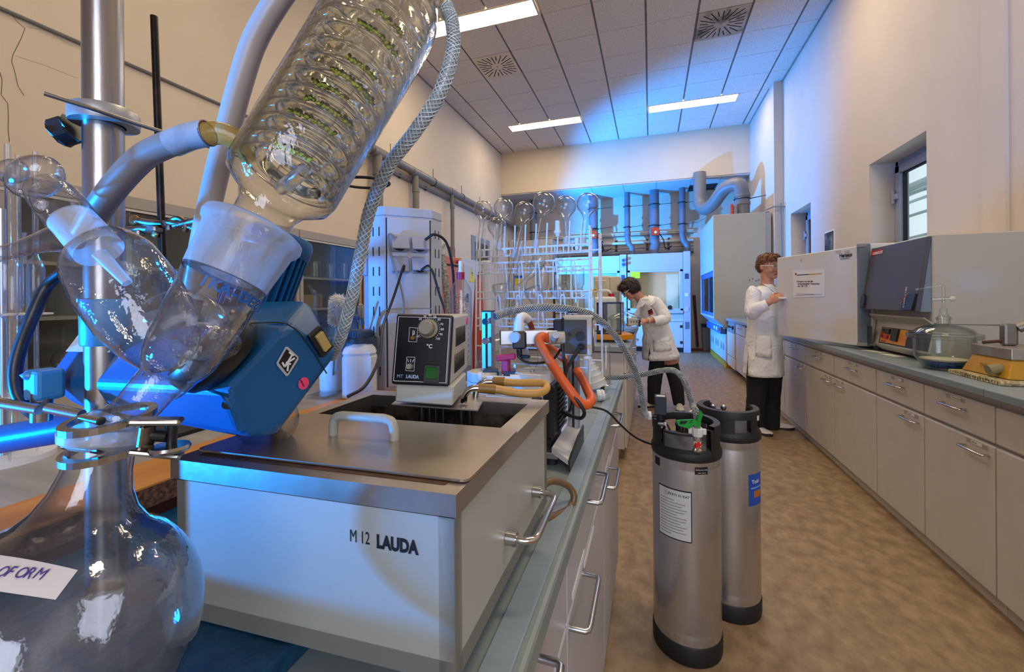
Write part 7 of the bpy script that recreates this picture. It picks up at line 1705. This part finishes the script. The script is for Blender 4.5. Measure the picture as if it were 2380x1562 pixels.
def goggles(q, par):
    FRG = mat('goggle_frame', '#a8c4d8', .15, coat=.5); t = None
    for sx_ in (-1, 1):
        m = MB(); P = [q(sx_ * (.031 + .027 * cos(a)), .100 - .012 * abs(cos(a)) * (1 if cos(a) > 0 else .2), .002 + .019 * sin(a)) for a in [2 * pi * k / 16 for k in range(16)]]
        m.tube(P, .0022, 6, closed=True); g = m.build('goggle_rim', FRG, par)
        m = MB(); m._f([m.bm.verts.new(p) for p in P]); m.build('goggle_lens', GLP, g)
        MB().tube([q(sx_ * .058, .090, .008), q(sx_ * .074, .05, .010), q(sx_ * .082, -.02, .006)], .0034, 8).build('goggle_arm', WHITE, g)
    MB().tube([q(-.006, .104, .006), q(.006, .104, .006)], .0028, 6).build('goggle_bridge', FRG, par)
REM = []
def body(m, par, vox=.0048):
    o = m.build('body', SKIN, par, sharp=180); md = o.modifiers.new('remesh', 'REMESH'); md.mode = 'VOXEL'; md.voxel_size = vox; md.use_smooth_shade = True
    sm = o.modifiers.new('smooth', 'SMOOTH'); sm.iterations = 3; sm.factor = .5; REM.append(o); return o
def shoe(c, d, L=.27, w=.047, mm=SHOE, par=None, h=.075, clog=False):
    c, d = V(c), V(d).normalized(); w_ = V((0, 0, 1)).cross(d); rg = []
    for f, hw, ht, zb_ in ((0, .4, .55, .012), (.04, .72, .9, .008), (.2, .82, 1.0, .006), (.38, .80, .98, .006), (.55, .92, .74, .006), (.75, 1.0, .58, .008), (.9, .8, .48, .012), (.985, .42, .36, .018), (1, .2, .3, .02)):
        p = c + d * (L * (f - .25)); rr_ = []
        for k in range(14):
            a = 2 * pi * k / 14; x = cos(a) * hw * w; z = zb_ + .012 + (h * ht - zb_ - .012) * max(0, sin(a)) ** .7 if sin(a) > 0 else zb_ + .012 + .006 * sin(a)
            rr_.append(p + w_ * x + V((0, 0, z)))
        rg.append(rr_)
    s_ = MB().loft(rg).build('shoe', mm, par)
    m = MB(); pts = []
    prof_ = ((-.26, .4), (-.24, .62), (-.1, .76), (.1, .74), (.3, .9), (.5, .98), (.66, .78), (.735, .4))
    poly = [c + d * (L * f) + w_ * (hw * w) for f, hw in prof_] + [c + d * (L * f) - w_ * (hw * w) for f, hw in prof_[::-1]]
    m.prism([p + V((0, 0, .001)) for p in poly], V((0, 0, .016)), .003); m.build('sole', SOLE, s_)
    return s_
def hair_cap(q, mx, par, mm, name='hair', L=(), n=900, ln=.03, seed=3, shape=None):
    # cap of overlapping locks: ellipsoid shell plus many short tapered strands
    rnd = random.Random(seed); m = MB()
    for p, a, b, d in L: m.ball(q(*p), a, b, d, 22, 14, mx)
    h_ = m.build(name, mm, par)
    m = MB(); f = mx.col[1]; u = mx.col[2]; rr_ = mx.col[0]
    for k in range(n):
        p, a, b, d = L[rnd.randrange(len(L))]
        th = rnd.random() * 2 * pi; z = rnd.uniform(-.9, 1); s_ = sqrt(1 - z * z); nl = V((s_ * cos(th), s_ * sin(th), z)); st = V(q(*p)) + rr_ * (nl.x * a) + f * (nl.y * b) + u * (nl.z * d)
        nw = (rr_ * (nl.x / a) + f * (nl.y / b) + u * (nl.z / d)).normalized()
        if shape and not shape(st): continue
        dr_ = (-u * 1.0 + f * rnd.uniform(-.5, .7) + rr_ * rnd.uniform(-.3, .3)); dr_ = (dr_ - nw * dr_.dot(nw)).normalized(); sd = nw.cross(dr_) * rnd.uniform(.002, .004); l = ln * rnd.uniform(.6, 1.2)
        e1 = st + dr_ * l * .5 + nw * .005; e2 = st + dr_ * l + nw * rnd.uniform(.000, .006)
        a1, a2, b1, b2, c1 = [m.bm.verts.new(v) for v in (st - sd, st + sd, e1 - sd, e1 + sd, e2)]
        m._f((a1, a2, b2, b1)); m._f((b1, b2, c1))
    m.build('hair_strands', mm, h_, kind='stuff')
    return h_

# ------------------------------------------------------------------ woman at the oven door
rt = V((cos(YAW), sin(YAW), 0)); tw = V((sin(YAW), -cos(YAW), 0))
fd = (rt * .72 + tw * .69).normalized(); wd = V((-fd.y, fd.x, 0)); wd = wd if wd.dot(rt) > 0 else -wd      # her left side lies to the picture's right
base = oZ(1771, 1000, 0)
t = thing('person', 'woman with short ginger hair, lab coat and black jeans, pulling the oven door', 'person', base)
DW = 3.95
m = MB()
hc = oD(1787, 620, DW - .02); hf = (rt * .28 + tw * .96 - up * .05).normalized()
q1, mx1 = head(m, hc, hf, up, 1.0)
nk = oD(1783, 655, DW)
limb(m, [hc - up * .05 - hf * .02, nk, oD(1780, 675, DW + .02)], [.056, .053, .066])
tor = [(oD(1780, 668, DW + .02), .09, .07), (oD(1776, 682, DW + .03), .17, .10), (oD(1776, 720, DW + .03), .165, .115), (oD(1777, 760, DW + .03), .15, .11), (oD(1777, 800, DW + .03), .165, .12), (oD(1777, 830, DW + .03), .16, .11)]
m.loft([ring(c, wd, fd, a, b, 20) for c, a, b in tor])
SR, ER, WRr = oD(1751, 678, DW - .10), oD(1748, 722, DW - .16), oD(1789, 702, DW - .28)
hp_ = oD(1806, 689, DW - .335)
limb(m, [SR, ER, WRr], [.047, .038, .026]); hd_ = (hp_ - WRr).normalized()
hand(m, WRr, (hd_ + rt * .3).normalized(), (rt * .5 + V((.3, .9, 0)) * .7 - up * .2), 62, 1, .95)
SL_, EL_, WL_ = oD(1803, 678, DW + .12), oD(1818, 712, DW + .14), oD(1836, 728, DW + .04)
limb(m, [SL_, EL_, WL_], [.047, .038, .026]); hand(m, WL_, rt + up * .1, -wd, 30, 1, .95)
for (u0, u1, dd) in ((1763, 1757, -.02), (1793, 1792, .05)):
    limb(m, [oD(u0 + 6, 825, DW + dd), oD(u0, 905, DW + dd), oD(u1, 985, DW + dd), oD(u1, 998, DW + dd)], [.09, .058, .04, .04])
bo = body(m, t)
face_parts(q1, mx1, bo, mat('lips_pink', '#a85a50', .45), mat('brow_brown', '#7a4a2a', .7))
goggles(q1, t)
HG1 = mat('ginger_hair', '#5a3418', .55, c2='#8a5a2c', vs=60, sx=(1, 1, .3))
def keep1(p): l = p - hc; return not (l.dot(mx1.col[1]) > .065 and l.dot(mx1.col[2]) < .07) and l.dot(mx1.col[2]) > -.05
hair_cap(q1, mx1, t, HG1, L=[((0, -.020, .052), .082, .094, .077), ((0, -.05, .012), .078, .066, .075), ((0, .045, .085), .06, .045, .035)], n=1500, ln=.038, shape=keep1)
MB().tube(cr([nk + rt * .03 + tw * .05 - up * .05, nk + fd * .10 - up * .09, nk + fd * .12 - up * .10 + wd * .02], 3), .0018, 6).build('necklace', CHROME, t)
m = MB(); m.loft([ring(c, wd, fd, a, b, 20) for c, a, b in ((oD(1780, 669, DW + .02), .085, .07), (oD(1779, 690, DW + .0), .13, .105))]); m.build('dark_shirt', BLACK, t)
# coat
CB_ = [(oD(1781, 664, DW + .02), wd, fd, .075, .062, 0), (oD(1778, 672, DW + .03), wd, fd, .155, .095, .006), (oD(1775, 686, DW + .03), wd, fd, .195, .12, .018), (oD(1774, 720, DW + .03), wd, fd, .185, .135, .026), (oD(1775, 760, DW + .03), wd, fd, .178, .135, .026),
       (oD(1775, 800, DW + .03), wd, fd, .205, .150, .032), (oD(1775, 840, DW + .03), wd, fd, .228, .160, .042), (oD(1775, 869, DW + .03), wd, fd, .238, .165, .055)]
ct = MB().loft(rings(CB_, 40, 5), cap=False).build('lab_coat', COAT, t)
so = ct.modifiers.new('thick', 'SOLIDIFY'); so.thickness = .004
m = MB(); limb(m, [SR + up * .02 + rt * .03, SR - up * .02, ER - up * .02, oD(1764, 716, DW - .23), oD(1784, 708, DW - .27)], [.052, .062, .058, .053, .045], 20, 6, .03); m.build('sleeve', COAT, t)
m = MB(); limb(m, [SL_ + up * .01, SL_ - up * .02, EL_, WL_ + up * .02], [.055, .066, .058, .045], 18, 5, .02); m.build('sleeve', COAT, t)
cl0 = oD(1781, 662, DW + .02)
for sd in (-1, 1):
    m = MB(); a = cl0 + wd * (sd * .062) - fd * .02 + up * .012; b = cl0 + wd * (sd * .055) + fd * .06 + up * .0; c_ = cl0 + wd * (sd * .03) + fd * .118 - up * .11; d_ = cl0 + wd * (sd * .105) + fd * .098 - up * .085; e_ = cl0 + wd * (sd * .115) + fd * .045 - up * .025
    m.prism([a, b, c_, d_, e_], (fd * .6 + up * .4) * .008, .002); m.build('collar', COAT, t)
def csurf(wx, v, o=.004):      # point on the coat front: wx -1..1 across, v pixel row
    j = max(i for i in range(len(CB_) - 1) if (664, 672, 686, 720, 760, 800, 840, 869)[i] <= v); vv = (664, 672, 686, 720, 760, 800, 840, 869); f = (v - vv[j]) / (vv[j + 1] - vv[j]); a, b = CB_[j], CB_[j + 1]
    c = V(a[0]).lerp(V(b[0]), f); rx = a[3] + (b[3] - a[3]) * f + o; ry = a[4] + (b[4] - a[4]) * f + o; an = R(90 - wx * 90); return c + wd * (cos(an) * rx) + fd * (sin(an) * ry)
m = MB(); m.loft([[csurf(-1.06 + .1 * i, 772 + j * 10 + i * .8, .009) for i in range(6)] for j in range(6)], cap=False, closed=False); po = m.build('pocket', COAT, t)
po.modifiers.new('thick', 'SOLIDIFY').thickness = .003
m = MB(); m.tube([csurf(-1.07 + .1 * i, 772 + i * .8, .011) for i in range(6)], .003, 6); m.build('pocket_edge', COAT, po)
m = MB(); m.tube([csurf(.04, v, .003) for v in range(700, 869, 12)], .0025, 6); m.build('coat_placket', COAT, t)
for v in (730, 760, 790, 822): p = csurf(.0, v, .005); MB().cyl(p, p + fd * .004, .008, n=14).build('button', WHITE, t)
m = MB(); m.prism([csurf(-1.36, 815), csurf(-1.33, 867), csurf(-1.38, 867)], fd * .001); m.build('coat_slit', TROU, t)
MB().torus(WRr + hd_ * .075, hd_, .009, .0015, 14, 6).build('gold_ring', mat('gold', '#d8a83a', .2, 1), t)
# trousers and shoes
for (P_, rr_) in (([oD(1768, 815, DW), oD(1762, 860, DW - .01), oD(1757, 925, DW - .02), oD(1753, 995, DW - .02)], [.10, .098, .078, .082]), ([oD(1789, 815, DW + .05), oD(1792, 860, DW + .05), oD(1792, 925, DW + .05), oD(1790, 993, DW + .05)], [.10, .098, .078, .078])):
    m = MB(); limb(m, P_, rr_, 20, 7, .018); m.build('trouser_leg', TROU, t)
s1 = oZ(1750, 1000, 0); s2 = oZ(1790, 994, 0)
shoe(s1, tw * .85 + rt * .25, .27, .05, SHOE, t); shoe(s2, rt * .9 + tw * .30, .27, .048, SHOE, t)

# ------------------------------------------------------------------ woman bending over the far bench
DL_ = 4.80
base = oZ(1552, 945, 0)
t = thing('person', 'dark haired woman in white lab coat bending over the far bench beside the fume hood', 'person', base)
m = MB()
hc = oD(1463, 672, DL_); hf = (-rt * .80 + tw * .12 - up * .62).normalized(); hu = (up * .75 - rt * .62)
q2, mx2 = head(m, hc, hf, hu, .98)
sp_ = [oD(1555, 842, DL_ + .05), oD(1543, 805, DL_ + .05), oD(1532, 770, DL_ + .04), oD(1520, 735, DL_ + .02), oD(1505, 703, DL_)]
nkp = oD(1488, 694, DL_)
limb(m, [hc - mx2.col[2] * .05 - mx2.col[1] * .03, nkp, oD(1503, 702, DL_)], [.055, .052, .07])
fdL = (-rt * .95 - up * .25).normalized(); wdL = (-tw).normalized()
m.loft([ring(c, wdL, (fdL - (sp_[0] - sp_[-1]).normalized() * 0), a, b, 20) for c, a, b in zip(sp_, (.16, .165, .15, .16, .12), (.11, .115, .105, .11, .075))])
SA, EA, WA = oD(1524, 704, DL_ - .17), oD(1544, 738, DL_ - .24), oD(1503, 746, DL_ - .30)
hW = oD(1484, 743, DL_ - .30)
limb(m, [SA, EA, WA], [.046, .037, .026]); hand(m, WA, hW - WA, -tw * .4 + up * -.6, 48, 1, .95)
SB, EB, WB = oD(1497, 705, DL_ + .17), oD(1478, 742, DL_ + .2), oD(1470, 752, DL_ + .02)
limb(m, [SB, EB, WB], [.046, .037, .026]); hand(m, WB, (oD(1464, 748, DL_ - .1) - WB), -up, 45, -1, .95)
LG = [[oD(1528, 835, DL_ + .0), oD(1522, 880, DL_), oD(1519, 925, DL_), oD(1518, 938, DL_)], [oD(1556, 835, DL_ - .02), oD(1570, 885, DL_ - .03), oD(1577, 930, DL_ - .05), oD(1578, 940, DL_ - .05)]]
for P_ in LG: limb(m, P_, [.055, .045, .036, .034])
bo = body(m, t)
face_parts(q2, mx2, bo, mat('lips_pink', '#a85a50', .45), mat('brow_dark', '#2a1a14', .7))
goggles(q2, t)
HB2 = mat('dark_brown_hair', '#1a0c0a', .45, c2='#3a1c18', vs=60, sx=(1, 1, .3))
def keep2(p): l = p - hc; return not (l.dot(mx2.col[1]) > .06 and l.dot(mx2.col[2]) < .06)
hair_cap(q2, mx2, t, HB2, L=[((0, -.022, .050), .086, .100, .082), ((0, -.062, .000), .080, .068, .085), ((0, .055, .080), .062, .042, .036), ((-.052, -.02, .01), .036, .06, .06), ((.052, -.02, .01), .036, .06, .06)], n=2200, ln=.06, seed=8, shape=keep2)
dn = (sp_[0] - sp_[-1]).normalized()
CL_ = [(oD(1496, 693, DL_), wdL, (fdL + up * -.5).normalized(), .08, .062, 0), (oD(1506, 703, DL_ + .0), wdL, (fdL - up * .4).normalized(), .18, .10, .010), (oD(1516, 728, DL_ + .02), wdL, (fdL - up * .3).normalized(), .20, .135, .026), (oD(1524, 760, DL_ + .03), wdL, (fdL - up * .2).normalized(), .185, .145, .032),
       (oD(1530, 795, DL_ + .03), wdL, (-rt - up * .1).normalized(), .20, .17, .038), (oD(1536, 832, DL_ + .03), wdL, (-rt - up * .08).normalized(), .215, .205, .055)]
ct = MB().loft(rings(CL_, 40, 5), cap=False).build('lab_coat', COAT, t); ct.modifiers.new('thick', 'SOLIDIFY').thickness = .004
m = MB(); limb(m, [SA + up * .02 - rt * .03, SA - up * .02 + rt * .02, EA + rt * .01, oD(1533, 745, DL_ - .27), oD(1520, 747, DL_ - .285)], [.058, .068, .062, .055, .052], 20, 6, .03); m.build('sleeve', COAT, t)
m = MB(); m.torus(oD(1519, 747, DL_ - .287), WA - EA, .046, .009, 24, 8); m.build('rolled_cuff', COAT, t)
m = MB(); limb(m, [SB, SB - up * .05, EB, WB + up * .03], [.055, .062, .056, .045], 18, 5, .02); m.build('sleeve', COAT, t)
c0 = oD(1494, 692, DL_)
for sd in (-1, 1):
    m = MB(); a = c0 - tw * (sd * .06) + rt * .03 + up * .02; b = c0 - tw * (sd * .06) - rt * .05 - up * .01; c_ = c0 - tw * (sd * .03) - rt * .10 - up * .13; d_ = c0 - tw * (sd * .10) - rt * .04 - up * .10; e_ = c0 - tw * (sd * .115) + rt * .03 - up * .01
    m.prism([a, b, c_, d_, e_], V(tw) * (.008 * -sd), .002); m.build('collar', COAT, t)
def lsurf(v, an, o=.005):
    vv = (693, 703, 728, 760, 795, 832); j = max(i for i in range(5) if vv[i] <= v); f = (v - vv[j]) / (vv[j + 1] - vv[j]); a, b = CL_[j], CL_[j + 1]
    c = V(a[0]).lerp(V(b[0]), f); rx = a[3] + (b[3] - a[3]) * f + o; ry = a[4] + (b[4] - a[4]) * f + o; return c + a[1] * (cos(R(an)) * rx) + V(a[2]).lerp(V(b[2]), f).normalized() * (sin(R(an)) * ry)
# facing the camera is -wdL (angle 180)
m = MB(); m.loft([[lsurf(782 + 7 * j, 200 - 12 * i, .008) for i in range(6)] for j in range(5)], cap=False, closed=False); po = m.build('pocket', COAT, t); po.modifiers.new('thick', 'SOLIDIFY').thickness = .003
e0 = lsurf(714, 150, .007); eq = [lsurf(712, 160, .008), lsurf(712, 138, .008), lsurf(723, 138, .008), lsurf(723, 160, .008)]
m = MB(); m.quad(*eq, th=.002); m.build('chest_emblem', mat('emblem_dark_red', '#6a1418', .6), t)
m = MB(); a, b = eq[3], eq[2]; m.quad(eq[3].lerp(eq[0], .25) + tw * .004, eq[2].lerp(eq[1], .25) + tw * .004, eq[2].lerp(eq[1], .08) + tw * .004, eq[3].lerp(eq[0], .08) + tw * .004, th=.001); m.build('emblem_stripe', ORANGE, t)
for v in (745, 775, 805): p = lsurf(v, 118, .005); MB().cyl(p, p - rt * .003 + tw * .003, .008, n=12).build('button', WHITE, t)
m = MB(); m.prism([lsurf(800, 126, .006), lsurf(831, 131, .008), lsurf(831, 121, .008)], tw * .002); m.build('coat_slit', TROU, t)
MB().torus(WA - (WA - EA).normalized() * .02, WA - EA, .029, .006, 20, 8).build('wrist_watch', PAPER, t)
for P_, rr_ in zip(LG, ([.085, .080, .066, .060], [.082, .078, .064, .060])):
    m = MB(); limb(m, [P_[0] + up * .06] + P_, [.075] + rr_, 18, 6, .02); m.build('trouser_leg', TROU, t)
CLOG = mat('white_clog', '#c9bfae', .5)
shoe(oZ(1518, 945, 0), -rt * .9 + tw * .2, .25, .046, CLOG, t, .07); shoe(oZ(1579, 950, 0), -rt * .25 + tw * .8, .25, .046, CLOG, t, .07)
c = oD(1472, 748, DL_ - .31)
t = thing('handheld_meter', 'small white meter with a dark end, held by the bending woman', 'meter', c)
m = MB(); m.obox(c, rt, up, .10, .05, .075, .006, 2); m.build('meter_body', PAPER, t); m = MB(); m.obox(c + rt * .058, rt, up, .026, .055, .10, .004); m.build('dark_end', BLACK, t)
for k in range(3): p = c + rt * (-.03 + .028 * k) + tw * .0255; m = MB(); m.obox(p, rt, up, .014, .002, .02, .0006); m.build('key', DUCT, t)
# lettering: turn the text curves into meshes
bpy.context.view_layer.update()
dg = bpy.context.evaluated_depsgraph_get()
fonts = [o for o in COL.objects if o.type == 'FONT']
new = []
for o in fonts: new.append((o, bpy.data.meshes.new_from_object(o.evaluated_get(dg))))
for o, me in new:
    n, p, mw, lab = o.name, o.parent, o.matrix_local.copy(), o.get('label')
    bpy.data.objects.remove(o)
    q = bpy.data.objects.new(n.split('.')[0], me); COL.objects.link(q); q.parent = p; q.matrix_local = mw
    if lab: q['label'] = lab
# bodies: freeze the voxel remesh so that each body is one plain continuous mesh
dg = bpy.context.evaluated_depsgraph_get()
for o in REM:
    me = bpy.data.meshes.new_from_object(o.evaluated_get(dg)); o.modifiers.clear(); o.data = me
